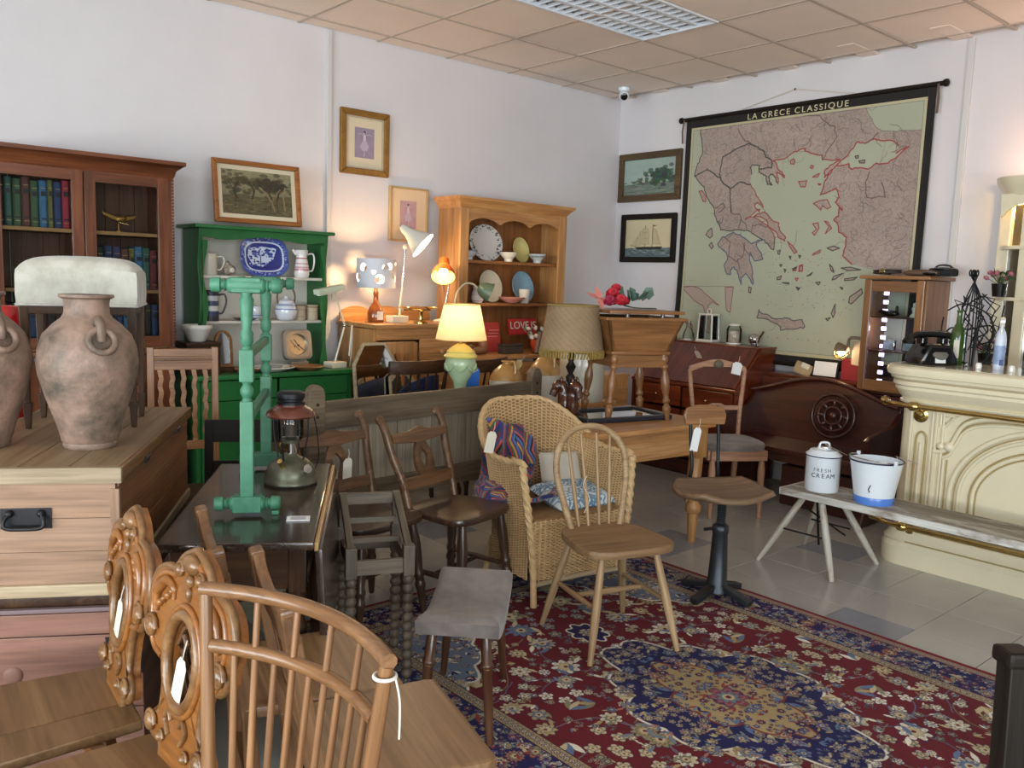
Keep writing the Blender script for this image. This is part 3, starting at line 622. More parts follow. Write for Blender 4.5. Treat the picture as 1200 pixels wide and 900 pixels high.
kitchen = wood('kitchen_chair_brown', L8(70, 46, 28), L8(100, 68, 42), L8(132, 96, 64), 0.42, 1.0, coat=0.2)
kseat = wood('kitchen_chair_seat', L8(48, 32, 24), L8(68, 46, 34), L8(90, 64, 48), 0.32, 0.9, coat=0.3)
mahog = wood('mahogany', L8(70, 26, 12), L8(104, 42, 20), L8(136, 62, 32), 0.28, 1.0, coat=0.4)
mahogd = wood('dark_mahogany', L8(44, 18, 12), L8(66, 28, 18), L8(88, 42, 26), 0.3, 1.0, coat=0.35)
bookcase_m = wood('bookcase_brown', L8(76, 40, 22), L8(106, 58, 33), L8(132, 78, 46), 0.35, 1.0, coat=0.3)
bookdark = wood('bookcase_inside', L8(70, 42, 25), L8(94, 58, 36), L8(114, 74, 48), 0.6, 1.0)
doughw = wood('dough_box_brown', L8(108, 68, 36), L8(136, 90, 50), L8(158, 112, 68), 0.38, 0.9, coat=0.25)
barley = wood('grey_barley_oak', L8(70, 61, 50), L8(96, 85, 71), L8(120, 108, 92), 0.55, 1.0)
trestle = wood('silvered_plank', L8(104, 94, 84), L8(136, 126, 114), L8(160, 150, 138), 0.7, 0.8, bump=0.35, worn=L8(186, 182, 174))
painted_leg = wood('worn_white_leg', L8(150, 144, 132), L8(182, 176, 164), L8(204, 200, 190), 0.65, 0.9, worn=L8(140, 124, 104))
redchest = wood('red_stained_pine', L8(104, 68, 58), L8(132, 92, 78), L8(154, 114, 98), 0.5, 0.6)
green_p = plain('green_paint', L8(32, 100, 48), 0.4, var=0.2, vs=4, bump=0.05)
mint = plain('mint_paint', L8(70, 128, 100), 0.5, var=0.0, vs=22, col2=L8(58, 113, 86), bump=0.15, bs=60)
white_in = plain('cupboard_white', L8(214, 206, 194), 0.6, var=0.06)
cream = plain('cream_gloss', L8(224, 211, 182), 0.28, var=0.05, vs=4, coat=0.3)
cream_d = plain('cream_groove', L8(168, 146, 96), 0.4, var=0.1)
brass = plain('brass', L8(206, 176, 112), 0.2, 1.0, var=0.25, vs=12)
gilt = plain('gilt', L8(170, 128, 66), 0.35, 0.7, var=0.25, vs=20)
iron = plain('black_iron', L8(38, 38, 42), 0.45, 0.6, var=0.3, vs=14)
steelblue = plain('grey_iron', L8(66, 70, 76), 0.4, 0.7, var=0.3, vs=10)
chrome = plain('chrome', L8(200, 200, 200), 0.15, 1.0)
black = plain('black_plastic', L8(14, 14, 16), 0.2, coat=0.3)
blackcloth = plain('black_cloth', L8(26, 24, 24), 0.8, var=0.2)
white_e = plain('white_enamel', L8(226, 232, 240), 0.15, var=0.03, coat=0.5)
blue_rim = plain('navy_rim', L8(24, 30, 64), 0.25)
blue_b = plain('blue_base', L8(84, 128, 206), 0.25)
paper = plain('paper_tag', L8(218, 210, 194), 0.8, var=0.06, vs=20)
paper_w = plain('white_paper', L8(232, 232, 234), 0.8)
string_m = plain('white_string', L8(214, 208, 198), 0.9)
hide = plain('pale_hide', L8(184, 180, 169), 0.8, var=0.0, vs=9, col2=L8(160, 155, 142), sheen=0.3, bump=0.3, bs=150)
greyvel = plain('grey_velour', L8(130, 121, 117), 0.85, vs=6, col2=L8(98, 90, 88), sheen=0.25, bump=0.15, bs=200)
terra = plain('weathered_terracotta', L8(149, 121, 106), 0.55, vs=12, col2=L8(76, 66, 56), bump=0.5, bs=70, thr=(0.36, 0.7))
wicker_m = plain('wicker', L8(208, 174, 128), 0.5, var=0.2, vs=30)
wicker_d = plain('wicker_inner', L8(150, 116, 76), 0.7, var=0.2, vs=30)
porc = plain('porcelain', L8(226, 222, 214), 0.15, coat=0.4)
stonew = plain('stoneware', L8(206, 200, 186), 0.25, var=0.06, coat=0.3)
stonetan = plain('stoneware_tan', L8(172, 130, 74), 0.25, var=0.15, coat=0.3)
glass = pane('clear_glass'); bookglass = pane('bookcase_glass', (0.95, 0.96, 0.95))
mirror = plain('mirror_silver', L8(215, 218, 218), 0.03, 1.0)
gold_text = plain('gold_lettering', L8(214, 200, 160), 0.5)

# ---------------------------------------------------------------- the setting
fl = struct(box(None, 'floor', grout, (1.9, 1.6, -0.06), (13.2, 12.6, 0.1), bev=0))
S = 0.33; tm = {}
for i in range(-7, 7):
    for j in range(-2, 12):
        x, y = 3.815 + (i + .5) * S, 1.545 + (j + .5) * S
        if x > XW - .1 or y > YW - .1 or (1.85 < x < 3.3 and y < 2.9): continue
        blue = (i, j) in ((-1, 0), (0, 4), (-1, 4), (2, 2), (-3, 7))
        k = blue
        if k not in tm:
            o = box(fl, 'tile', floor_b if blue else floor_m, (0, 0, 0), (S - .003, S - .003, 0.02), bev=0.0015); tm[k] = o.data
        else: o = bpy.data.objects.new('tile', tm[k]); C.objects.link(o); o.parent = fl
        o.matrix_basis = T(x - 1.9, y - 1.6, 0.06 - 0.0104 + random.uniform(-.0004, .0004), 0, 0, 0)
for o in fl.children: o.matrix_basis.translation += Vector((0, 0, 0))
fl.matrix_basis = T(1.9, 1.6, -0.06)
cl = struct(box(None, 'ceiling', ceil_m, (1.9, 1.6, HC + 0.09), (13.2, 12.6, 0.1), bev=0)); cl.matrix_basis = T(1.9, 1.6, HC + 0.09)
def at_ceiling(o, x, y, z): o.parent = cl; o.matrix_basis = T(x - 1.9, y - 1.6, z - HC - 0.09)
TX, TY = 0.615, 0.622; xs = [6.0] + [5.86 - TX * k for k in range(0, 9)]; ys = [5.45] + [5.275 - TY * k for k in range(0, 8)]
cm = {}
for a in range(len(xs) - 1):
    for b in range(len(ys) - 1):
        x1, x0, y1, y0 = xs[a], xs[a + 1], ys[b], ys[b + 1]
        if 3.3 < (x0 + x1) / 2 < 4.7 and 3.35 < (y0 + y1) / 2 < 4.06: continue
        key = (round(x1 - x0, 2), round(y1 - y0, 2))
        if key not in cm: o = box(None, 'ceiling_tile', ceil_m, (0, 0, 0), (x1 - x0 - .018, y1 - y0 - .018, 0.016), bev=0.004); cm[key] = o.data
        else: o = bpy.data.objects.new('ceiling_tile', cm[key]); C.objects.link(o)
        at_ceiling(o, (x0 + x1) / 2, (y0 + y1) / 2, HC + 0.012 + random.uniform(-.003, .003))
for x in xs[1:]: o = box(None, 'grid_bar', grid_m, (0, 0, 0), (0.022, 6.0, 0.012), bev=0.002); at_ceiling(o, x, 2.45, HC + 0.006); o.matrix_basis = o.matrix_basis @ PERM[1].to_4x4()
for y in ys[1:]: o = box(None, 'grid_bar', grid_m, (0, 0, 0), (6.0, 0.022, 0.012), bev=0.002); at_ceiling(o, 3.0, y, HC + 0.0055)
def wallbox(name, c, s): o = box(None, name, wall_m, c, s, bev=0); return struct(o)
wallbox('wall_left', (.8, YW + .06, HC / 2), (10.8, .12, HC + .1)); wallbox('wall_right', (XW + .06, .5, HC / 2), (.12, 10.1, HC + .1))
shop_m = plain('low_bounce_wall', L8(96, 92, 88), 0.85, var=0.1)  # unseen walls behind the camera, darkened to cut bounced light
def shopwall(name, horizontal, pos, a0, a1, b0, b1):
    """a wall with a wide shop window in it (behind the camera)"""
    z0, z1 = 0.5, 2.8; parts = [((a0 + b0) / 2, b0 - a0, HC / 2, HC), ((b1 + a1) / 2, a1 - b1, HC / 2, HC), ((b0 + b1) / 2, b1 - b0, z0 / 2, z0), ((b0 + b1) / 2, b1 - b0, (z1 + HC) / 2, HC - z1)]
    root = None
    for c, l, z, h in parts:
        cc, ss = ((c, pos, z), (l, .12, h)) if horizontal else ((pos, c, z), (.12, l, h))
        o = box(None, name if root is None else 'wall_pier', shop_m, cc, ss, bev=0)
        if root is None: root = struct(o)
        else: m = o.matrix_basis.copy(); o.parent = root; o.matrix_parent_inverse = root.matrix_basis.inverted(); o['kind'] = 'structure'
    n = int((b1 - b0) / 1.1); 
    w_ = struct(box(None, 'window_1' if not horizontal else 'window_2', plain('window_frame_paint', L8(60, 66, 62), 0.5), *( (((b0 + b1) / 2, pos, z0 + .03), (b1 - b0, .1, .06)) if horizontal else ((pos, (b0 + b1) / 2, z0 + .03), (.1, b1 - b0, .06)))))
    inv = w_.matrix_basis.inverted()
    for k in range(n + 1):
        q = b0 + .03 + (b1 - b0 - .06) * k / n; o = box(None, 'mullion', MATS['window_frame_paint'], (q, pos, 1.65) if horizontal else (pos, q, 1.65), (.06, .08, 2.3) if horizontal else (.08, .06, 2.3)); o.parent = w_; o.matrix_parent_inverse = inv
    o = box(None, 'pane', glass, ((b0 + b1) / 2, pos, 1.65) if horizontal else (pos, (b0 + b1) / 2, 1.65), (b1 - b0, .006, 2.28) if horizontal else (.006, b1 - b0, 2.28), bev=0); o.parent = w_; o.matrix_parent_inverse = inv
shopwall('wall_street', False, -4.3, -4.4, 5.5, -2.3, 3.5)
shopwall('wall_front', True, -4.3, -4.4, 6.1, -3.7, 1.5)
tr = plain('conduit_paint', L8(206, 204, 204), 0.5)
struct(box(None, 'trim_1', tr, (3.01, YW - .012, 1.58), (.035, .024, 3.13), bev=.004))
struct(box(None, 'trim_2', tr, (XW - .01, 2.415, 1.58), (.02, .04, 3.13), bev=.004))
struct(box(None, 'baseboard_left', tr, (1.9, YW - .009, .06), (7.6, .018, .12))); struct(box(None, 'baseboard_right', tr, (XW - .009, 1.6, .06), (.018, 7.4, .12)))
# recessed ceiling light with a mirrored louvre, daylight reflection put into its pale colour
lt = thing('ceiling_light', 'recessed fluorescent ceiling light with silver louvre grid, switched off', 'ceiling light', (4.005, 3.71, HC))
louv = plain('louvre_aluminium', L8(224, 228, 236), 0.3, 0.15)
box(lt, 'housing', plain('light_housing', L8(206, 206, 204), 0.5), (0, 0, 0.036), (1.2, .6, .004), bev=0)
for sx_, sy_, l in ((0, 1, 1.22), (0, -1, 1.22)): box(lt, 'frame', louv, (0, sy_ * .3, 0.004), (1.22, .02, .03))
for s_ in (-1, 1): box(lt, 'frame', louv, (s_ * .6, 0, 0.004), (.02, .6, .03))
for k in range(1, 4): box(lt, 'spine', louv, (0, -.3 + .6 * k / 4, .012), (1.18, .035, .03), bev=.012)
for k in range(1, 16): box(lt, 'blade', louv, (-.6 + 1.2 * k / 16, 0, .014), (.012, .58, .026), bev=.004)
cc = thing('security_camera', 'small white dome security camera under the ceiling corner', 'security camera', (5.62, 5.08, HC))
lathe(cc, 'base', white_e, (0, 0, -.03), [(0.045, 0), (.05, .015), (.05, .03)]); turn(cc, 'body', white_e, (.02, .02, -.03), (-.045, -.045, -.085), [(0, .03), (.2, .042), (.9, .042), (1, .036)], 18)
turn(cc, 'lens', black, (-.044, -.044, -.0845), (-.052, -.052, -.0905), [(0, .03), (.6, .03), (1, .02)], 16)
# ---------------------------------------------------------------- pictures
def framed(label, cx, cz, wd, ht, side, fm, mat_print, mount=0.0, fw=0.04, th=0.03, mount_m=None, lean=0.0, off=0.0, inner=None):
    t = thing('framed_picture', label, 'picture', (cx, YW - .004 - off, cz - ht / 2) if side == 'left' else (XW - .004 - off, cx, cz - ht / 2), 0 if side == 'left' else -90)
    if lean: t.rotation_euler.x = math.radians(-lean)
    w2, h2 = wd / 2, ht / 2; i2, j2 = w2 - fw, h2 - fw
    for P in ([(-w2, -h2), (w2, -h2), (i2, -j2), (-i2, -j2)], [(w2, -h2), (w2, h2), (i2, j2), (i2, -j2)], [(w2, h2), (-w2, h2), (-i2, j2), (i2, j2)], [(-w2, h2), (-w2, -h2), (-i2, -j2), (-i2, j2)]):
        slab(t, 'moulding', fm, P, th, T(0, 0, h2) @ XZ, bev=min(.008, fw * .25))
        if inner:
            k = .28; Q = [tuple(Vector(p) * 1) for p in P]; e = [Q[3], Q[2]] if 1 else 0
            (ax, ay), (bx, by) = P[3], P[2]; q = [(ax, ay), (bx, by), (bx * (1 - .012 / i2), by * (1 - .012 / j2)), (ax * (1 - .012 / i2), ay * (1 - .012 / j2))]
            slab(t, 'slip', inner, q, th * .7, T(0, 0, h2) @ XZ, bev=.002)
    if mount: box(t, 'mount', mount_m or plain('mount_card', L8(214, 200, 172), 0.8), (0, -.006, h2), (2 * i2, .006, 2 * j2), bev=0)
    pw, ph = i2 - mount, j2 - mount
    mk(t, 'print', mat_print, [(-pw, -.0105, h2 - ph), (pw, -.0105, h2 - ph), (pw, -.0105, h2 + ph), (-pw, -.0105, h2 + ph)], [(0, 1, 2, 3)], uvs=[(0, 0), (1, 0), (1, 1), (0, 1)])
    box(t, 'backing', plain('backing_board', L8(110, 90, 66), 0.9), (0, -.002, h2), (2 * w2 - .02, .003, 2 * h2 - .02), bev=0)
    return t
framed('gilt framed purple sketch of a dancer with arms spread, upper one on the white wall', 3.295, 2.43, .40, .45, 'left', gilt, image_mat('dancer_purple', dancer_print(L8(150, 134, 156))), .075, .045, inner=plain('silver_slip', L8(200, 190, 170), 0.3, .5))
framed('thin gold framed pink sketch of a dancer behind the white desk lamp', 3.68, 1.955, .345, .40, 'left', plain('thin_gold', L8(200, 170, 120), 0.4, .4), image_mat('dancer_pink', dancer_print(L8(186, 150, 156), -1)), .085, .014, mount_m=plain('warm_mount', L8(224, 196, 160), 0.8))
framed('brown framed sepia woodland engraving leaning on top of the green dresser', 2.39, 1.985, .58, .39, 'left', wood('frame_walnut', L8(120, 70, 30), L8(156, 96, 46), L8(176, 116, 60), .4, 1), image_mat('woodland', woodland_print()), .028, .03, lean=7, off=.24)
framed('dark gilt framed green harbour landscape print, upper of two beside the map', 5.06, 2.445, .71, .43, 'right', wood('frame_dark_gilt', L8(58, 44, 28), L8(84, 64, 38), L8(108, 86, 52), .4, 1), image_mat('harbour', harbour_print()), 0, .06)
framed('black framed print of a two-masted sailing ship at sea, below the harbour print', 5.04, 1.905, .63, .43, 'right', black_w, image_mat('ship', ship_print()), .0, .05)
# ---------------------------------------------------------------- the wall map
mp = thing('wall_map', 'large pull-down school wall map of classical Greece with black borders', 'map', (XW - .02, 3.635, 0.93), -90)
hw = 1.03; bow = lambda z: -.01 - .05 * math.exp(-z * 2.2)
mapm = image_mat('map_sheet', map_print(), 0.6)
def sheetf(x0, x1, z0, z1, d=0.0): return lambda u, v: (x0 + (x1 - x0) * u, bow(z0 + (z1 - z0) * v) - d + .006 * math.sin(u * 5) * math.exp(-(z0 + (z1 - z0) * v)), z0 + (z1 - z0) * v)
surf(mp, 'sheet', mapm, sheetf(-.975, .975, .06, 1.88), 12, 24, uv=True)
for a, b, z0, z1 in ((-hw, -.975, .0, 1.94), (.975, hw, .0, 1.94), (-.975, .975, 1.88, 1.94), (-.975, .975, .0, .06)): surf(mp, 'border_strip', blackcloth, sheetf(a, b, z0, z1, .0004), 6, 14)
rod(mp, 'top_rod', black_w, (-1.075, -.012, 1.955), (1.075, -.012, 1.955), .016); rod(mp, 'bottom_rod', black_w, (-1.05, -.06, -.005), (1.05, -.06, -.005), .017)
for s_ in (-1, 1):
    turn(mp, 'finial', black_w, (s_ * 1.07, -.012, 1.955), (s_ * 1.105, -.012, 1.955), [(0, .02), (.3, .026), (.8, .024), (1, .012)])
    tube(mp, 'tie_tape', plain('tie_tape', L8(104, 82, 72), .9), [(s_ * 1.045, -.03, 1.95), (s_ * 1.055, -.034, 1.86), (s_ * 1.05, -.03, 1.76)], .009, 6, flat=.25)
tube(mp, 'hanging_cord', string_m, [(-.55, -.01, 1.965), (-.03, -.01, 2.07), (.5, -.01, 1.965)], .003, 5); sph(mp, 'nail', iron, (-.03, -.008, 2.07), .008)
RX = Matrix.Rotation(PI / 2, 4, 'X')
words_line(mp, gold_text, ['LA', 'GRÈCE', 'CLASSIQUE'], T(-.01, bow(1.9) - .003, 1.908) @ RX, .062, 1.12, 1.3, .036)
words_line(mp, gold_text, ['1:', '500', '000'], T(-.13 - .42, bow(.03) - .006, .03) @ RX, .038, 1.2, 1.15, .018)
# ---------------------------------------------------------------- bookcase (front at y 4.90)
bc = thing('bookcase', 'tall brown glazed two-door bookcase with beaded edges against the left wall', 'bookcase', (1.285, 5.08, 0))
bw, bd = .455, .18
for s_ in (-1, 1): box(bc, 'side_panel', bookcase_m, (s_ * (bw - .012), 0, 1.0), (.024, .36, 2.0))
for k in range(11): box(bc, 'back_plank', bookdark, (-.40 + .08 * k, .165, 1.55), (.078, .014, .98), bev=.004)
for z in (1.06, 1.375, 1.685, 2.0): box(bc, 'shelf', bookdark if z < 2 else bookcase_m, (0, .01, z - .01), (.88, .31, .02)); box(bc, 'shelf_edge', wood('shelf_edge_tan', L8(130, 94, 52), L8(156, 116, 68), L8(176, 136, 86), .5), (0, -.147, z - .01), (.88, .008, .02))
box(bc, 'divider', bookcase_m, (0, .0, 1.53), (.03, .33, .94))
sweep(bc, 'cornice', bookcase_m, [(-.02, 1.98), (.0, 1.98), (.012, 2.0), (.02, 2.03), (.05, 2.055), (.06, 2.06), (.06, 2.08), (-.02, 2.08)], [(-bw, .18), (-bw, -.18), (bw, -.18), (bw, .18)][::-1] if 0 else [(-bw, .18), (-bw, -.18), (bw, -.18), (bw, .18)])
box(bc, 'cornice_board', bookcase_m, (0, 0, 2.075), (1.0, .38, .014))
box(bc, 'waist_moulding', bookcase_m, (0, -.01, 1.035), (.96, .40, .03), bev=.01); box(bc, 'plinth', bookcase_m, (0, 0, .05), (.94, .38, .1))
for s_ in (-1, 1):
    d = box(bc, 'cupboard_door', bookcase_m, (s_ * .224, -.172, .56), (.43, .02, .88)); box(d, 'panel', bookcase_m, (0, 0, .012) if 0 else (0, 0, 0), (.6, .3, .026), bev=.01)
    c = s_ * .218; fr = box(bc, 'glazed_door', bookcase_m, (c - .187, -.175, 1.525), (.055, .024, .93))
    inv = fr.matrix_basis.inverted()
    def sub(o): o.parent = fr; o.matrix_parent_inverse = inv
    sub(box(None, 'stile', bookcase_m, (c + .187, -.175, 1.525), (.055, .024, .93)))
    for z in (1.09, 1.965): sub(box(None, 'rail', bookcase_m, (c, -.175, z), (.33, .022, .06)))
    sub(box(None, 'pane', bookglass, (c, -.172, 1.525), (.33, .004, .82), bev=0))
    sub(sph(None, 'knob', brass, (c - s_ * .187, -.192, 1.5), .009))
for s_ in (-1, 1):
    M_ = Multi()
    for k in range(52): M_.add(*[(lambda o: (o[0], o[1]))(tube_geo([(0, 0, 1.08 + k * .0175), (0, 0, 1.0935 + k * .0175)], [.008, .011], 6))][0])
    M_.build(bc, 'beaded_edge', bookcase_m, T(s_ * (bw + .004), -.172, 0), 60)
def books(x0, x1, z, cols, hs, where, y=5.045):
    x = x0; i = 0
    names = {'o': ((64, 66, 46), 'olive'), 't': ((60, 98, 88), 'teal'), 'g': ((66, 92, 66), 'green'), 'b': ((96, 56, 50), 'red-brown'), 'u': ((62, 112, 152), 'light blue'), 'n': ((44, 62, 104), 'navy'), 'r': ((160, 46, 64), 'crimson'), 'k': ((46, 42, 40), 'near-black'), 'y': ((112, 110, 62), 'moss'), 'm': ((110, 40, 44), 'maroon'), 'p': ((60, 56, 92), 'slate purple')}
    wd = (x1 - x0) / sum({'y': .7, 't': .9}.get(c, 1) for c in cols)
    for i, c in enumerate(cols):
        wi = wd * {'y': .7, 't': .9}.get(c, 1) - .002; h = hs[i % len(hs)]; col, nm = names[c]
        m = plain('cloth_' + nm.replace(' ', '_').replace('-', '_'), L8(*col), .65, var=.2, vs=30, bump=.1, bs=300)
        D = .15
        pf = [(-wi / 2, D), (-wi / 2, 0.004), (-wi / 4, -.004), (wi / 4, -.004), (wi / 2, .004), (wi / 2, D)]
        o = slab(None, 'book', m, pf, h, T(x + wi / 2, y - .06, z), bev=.001)
        ang = random.uniform(-1.2, 1.2); o.matrix_basis = T(x + wi / 2, y - .06 + random.uniform(-.004, .008), z, 0, 0, 0)
        tag(o, '%s cloth book, %s from the left %s' % (nm, ORD[i], where), 'book', 'old cloth books in the bookcase')
        bm_ = plain('title_band_black', L8(24, 24, 28), .5); gm = plain('gilt_line', L8(176, 150, 96), .4, .4)
        for zz, hh, mm in ((.72, .10, bm_), (.84, .012, gm), (.12, .012, gm), (.19, .035, bm_)): box(o, 'spine_band', mm, (0, -.0028, h * zz), (wi * .62, .0045, h * hh), bev=0)
        x += wd * {'y': .7, 't': .9}.get(c, 1)
books(.86, 1.245, 1.685, 'bktgbguynr', (.235, .24, .245, .24, .25), 'on the top shelf behind the left door')
books(1.32, 1.69, 1.375, 'kknpbyutm', (.22, .225, .235, .23), 'on the middle shelf behind the right door')
books(1.32, 1.69, 1.06, 'kkgynubrkn', (.23, .24, .235), 'on the bottom shelf behind the right door')
books(.86, 1.245, 1.06, 'kbkgnmkbt', (.23, .24, .235), 'on the bottom shelf behind the left door')
bf = thing('bird_figurine', 'small gold bird with outstretched wings on a stand, alone on the right door top shelf', 'figurine', (1.50, 5.05, 1.685))
lathe(bf, 'base', gilt, (0, 0, 0), [(.022, 0), (.022, .008), (.006, .014), (.004, .05)]); rod(bf, 'perch', brass, (-.01, 0, .06), (.05, -.01, .045), .003); sph(bf, 'body', gilt, (.01, 0, .075), (.036, .016, .018), (0, -8, 0))
slab(bf, 'wing', gilt, [(0, 0), (-.09, .03), (-.075, .01), (-.03, -.012)], .004, T(-.0, -.01, .08) @ XZ); slab(bf, 'wing', gilt, [(0, 0), (.085, .02), (.07, 0), (.03, -.012)], .004, T(.015, .01, .08) @ XZ); sph(bf, 'head', gilt, (-.03, 0, .085), .011)

# ---------------------------------------------------------------- green dresser
gd = thing('green_dresser', 'green painted dresser with white plate rack, against the left wall', 'dresser', (2.41, 5.17, 0))
gw = .50
box(gd, 'base_top', green_p, (0, .01, .86), (1.10, .50, .03), bev=.006)
for s_ in (-1, 1): box(gd, 'base_side', green_p, (s_ * .51, .02, .425), (.03, .44, .84))
box(gd, 'base_back', green_p, (0, .23, .425), (1.0, .015, .84)); box(gd, 'plinth', green_p, (0, -.17, .05), (1.0, .03, .1))
for s_ in (-1, 1):
    d = box(gd, 'door', green_p, (s_ * .25, -.195, .40), (.48, .022, .62)); sph(d, 'knob', brass, (0, s_ * 0, 0) if 0 else (.05, -.02 if s_ > 0 else -.02, .0), .012)
    d = box(gd, 'drawer', green_p, (s_ * .25, -.195, .775), (.48, .022, .12)); sph(d, 'knob', green_p, (0, -.022, 0), .016)
rf = -.04  # front of the rack, y
def wavy(n, f): return [f(k / n) for k in range(n + 1)]
sd = wavy(40, lambda t: (rf + .015 - .015 * math.cos(t * PI * 4) if t < .96 else rf, .875 + .87 * t))
for s_ in (-1, 1): slab(gd, 'rack_side', green_p, [(.225, .875)] + sd + [(.225, 1.745)], .022, Matrix.Translation((s_ * .42 + .011, 0, 0)) @ Matrix(((0, 0, -1, 0), (1, 0, 0, 0), (0, 1, 0, 0), (0, 0, 0, 1))), bev=.002)
box(gd, 'rack_back', white_in, (0, .218, 1.31), (.83, .012, .87), bev=0)
for z in (1.185, 1.465): box(gd, 'rack_shelf', white_in, (0, .105, z - .009), (.82, .21, .018))
box(gd, 'rack_top', green_p, (0, .085, 1.757), (.93, .32, .022), bev=.006)
fz = wavy(48, lambda t: (-.41 + .82 * t, 1.695 + .012 * math.cos(t * 2 * PI * 1.5 + PI * .5) * (1 if .1 < t < .9 else .6)))
slab(gd, 'frieze', green_p, [(-.41, 1.746)] + fz + [(.41, 1.746)], .018, T(0, rf + .018, 0) @ XZ, bev=.002)
for s_ in (-1, 1):
    ins = wavy(30, lambda t: (s_ * (.41 - .018 - .014 * math.cos(t * PI * 4)), .875 + .8 * t)); slab(gd, 'rack_stile', green_p, [(s_ * .41, .875)] + ins + [(s_ * .41, 1.675)], .016, T(0, rf + .016, 0) @ XZ, bev=.002)
GX, GY = 2.41, 5.17
def plate_stand(name, label, cat, loc, rx, ry, rim_m, face_m, rotz=0, tilt=14, e=1.0, depth=.012, group=None):
    """a plate standing on its edge, leaning back; the face looks to -y"""
    t = thing(name, label, cat, loc, rotz, group)
    Mx = T(0, 0, 0, -tilt, 0, 0) @ Matrix.Translation((0, 0, ry)) @ XZ
    n = 40; prof = [(1, .0), (.97, -.003), (.72, .007), (.66, depth), (0.001, depth)]; prof = [(1.0, 0.006), (.985, 0.0085), (.72, -.0005), (.64, -.006), (.001, -.006)]
    v = []; f = []; uv = []
    for r, h in prof:
        for (x, y) in ell(0, 0, rx * r, ry * r, n, e=e): v.append((x, y, h)); uv.append((.5 + x / rx / 2, .5 + y / ry / 2))
    for i in range(len(prof) - 1):
        for k in range(n): f.append((i * n + k, i * n + (k + 1) % n, (i + 1) * n + (k + 1) % n, (i + 1) * n + k))
    mk(t, 'face', face_m, v, f, Mx, 40, uvs=uv)
    v2 = []; f2 = []
    for r, h in ((1.0, .006), (.98, .002), (.6, -.013), (.001, -.013)):
        for (x, y) in ell(0, 0, rx * r, ry * r, n, e=e): v2.append((x, y, h))
    for i in range(3):
        for k in range(n): f2.append((i * n + (k + 1) % n, i * n + k, (i + 1) * n + k, (i + 1) * n + (k + 1) % n))
    mk(t, 'back', rim_m, v2, f2, Mx, 40); return t
def jug(name, label, cat, loc, prof, mat_, handle=True, rotz=0, hm=None, lip=None, hz=None, hr=.04):
    t = thing(name, label, cat, loc, rotz)
    h = prof[-1][1]; n = len(prof); inner = [(max(.002, r - .005), z + (.006 if i == 0 else 0)) for i, (r, z) in enumerate(prof)][::-1]
    v = surf(t, 'body', mat_, lambda u, q: None, 1, 1) if 0 else None
    P = prof + [(prof[-1][0] - .002, h + .002)] + inner + [(0.001, prof[0][1] + .006)]
    P = [(0.001, prof[0][1])] + P
    seg = 26; vv = []; ff = []; uv = []
    for r, z in P:
        for k in range(seg + 1): a = 2 * PI * k / seg; vv.append((r * math.cos(a), r * math.sin(a), z)); uv.append((k / seg * 2, z / h))
    W_ = seg + 1
    for i in range(len(P) - 1):
        for k in range(seg): ff.append((i * W_ + k, i * W_ + k + 1, (i + 1) * W_ + k + 1, (i + 1) * W_ + k))
    mk(t, 'body', mat_, vv, ff, None, 50, uvs=uv)
    if handle:
        z0, z1 = hz or (h * .25, h * .85); r0 = max(prof, key=lambda p: -abs(p[1] - z0))[0]; r1 = max(prof, key=lambda p: -abs(p[1] - z1))[0]
        tube(t, 'handle', hm or mat_, spline([(r1 - .003, 0, z1), (r1 + hr * .8, 0, z1 + .005), (r1 + hr, 0, (z0 + z1) / 2 + .01), (r0 + hr * .5, 0, z0 + .005), (r0 - .003, 0, z0)], 5), .006, 8)
    if lip: tube(t, 'spout', mat_, [(-prof[-1][0] + .006, 0, h - .03), (-prof[-1][0] - .008, 0, h - .008), (-prof[-1][0] - .016, 0, h + .004)], [.008, .011, .006], 8)
    return t
tp = lambda nm, *a, **k: image_mat(nm, transfer_print(*a, **k), .2, coat=.4)
plate_stand('platter', 'large oval blue and white willow pattern platter on the green dresser', 'plate', (2.435, 5.20, 1.465), .165, .128, porc, image_mat('willow', willow_print(), .2, coat=.4), tilt=10, e=.66)
jug('mug', 'grey and gold patterned mug on the green dresser top shelf', 'mug', (2.07, 5.20, 1.465), [(.042, 0), (.046, .01), (.044, .12), (.046, .13)], tp('t_mug', L8(196, 190, 176), L8(120, 100, 60), seed=3), rotz=-15)
th_ = thing('trinket', 'brown and white heart-shaped trinket between mug and platter', 'ornament', (2.185, 5.18, 1.465), 20)
sph(th_, 'body', plain('shell_brown', L8(110, 90, 74), .4, col2=L8(190, 180, 168), vs=30), (0, 0, .035), (.05, .022, .035)); sph(th_, 'tip', plain('shell_brown', L8(110, 90, 74)), (-.012, 0, .068), (.016, .014, .022)); sph(th_, 'face', porc, (.006, -.014, .034), (.026, .012, .018))
jug('milk_jug', 'tall white jug with red transfer pattern on the green dresser', 'jug', (2.68, 5.19, 1.465), [(.043, 0), (.05, .02), (.048, .06), (.036, .13), (.036, .15), (.044, .178)], tp('t_redjug', L8(222, 214, 212), L8(170, 80, 96), seed=5), rotz=-8, hm=porc, lip=True, hr=.05)
jug('tall_mug', 'tall black and white banded mug at the left of the lower rack shelf', 'mug', (2.07, 5.19, 1.185), [(.045, 0), (.047, .01), (.047, .175), (.049, .185)], image_mat('t_band', np.repeat(np.repeat(np.array([[L8(46, 48, 62)], [L8(180, 184, 188)], [L8(70, 76, 100)], [L8(196, 198, 196)], [L8(60, 66, 92)], [L8(54, 54, 60)]], np.float32), 12, 0), 8, 1), .3), rotz=-10, hr=.045)
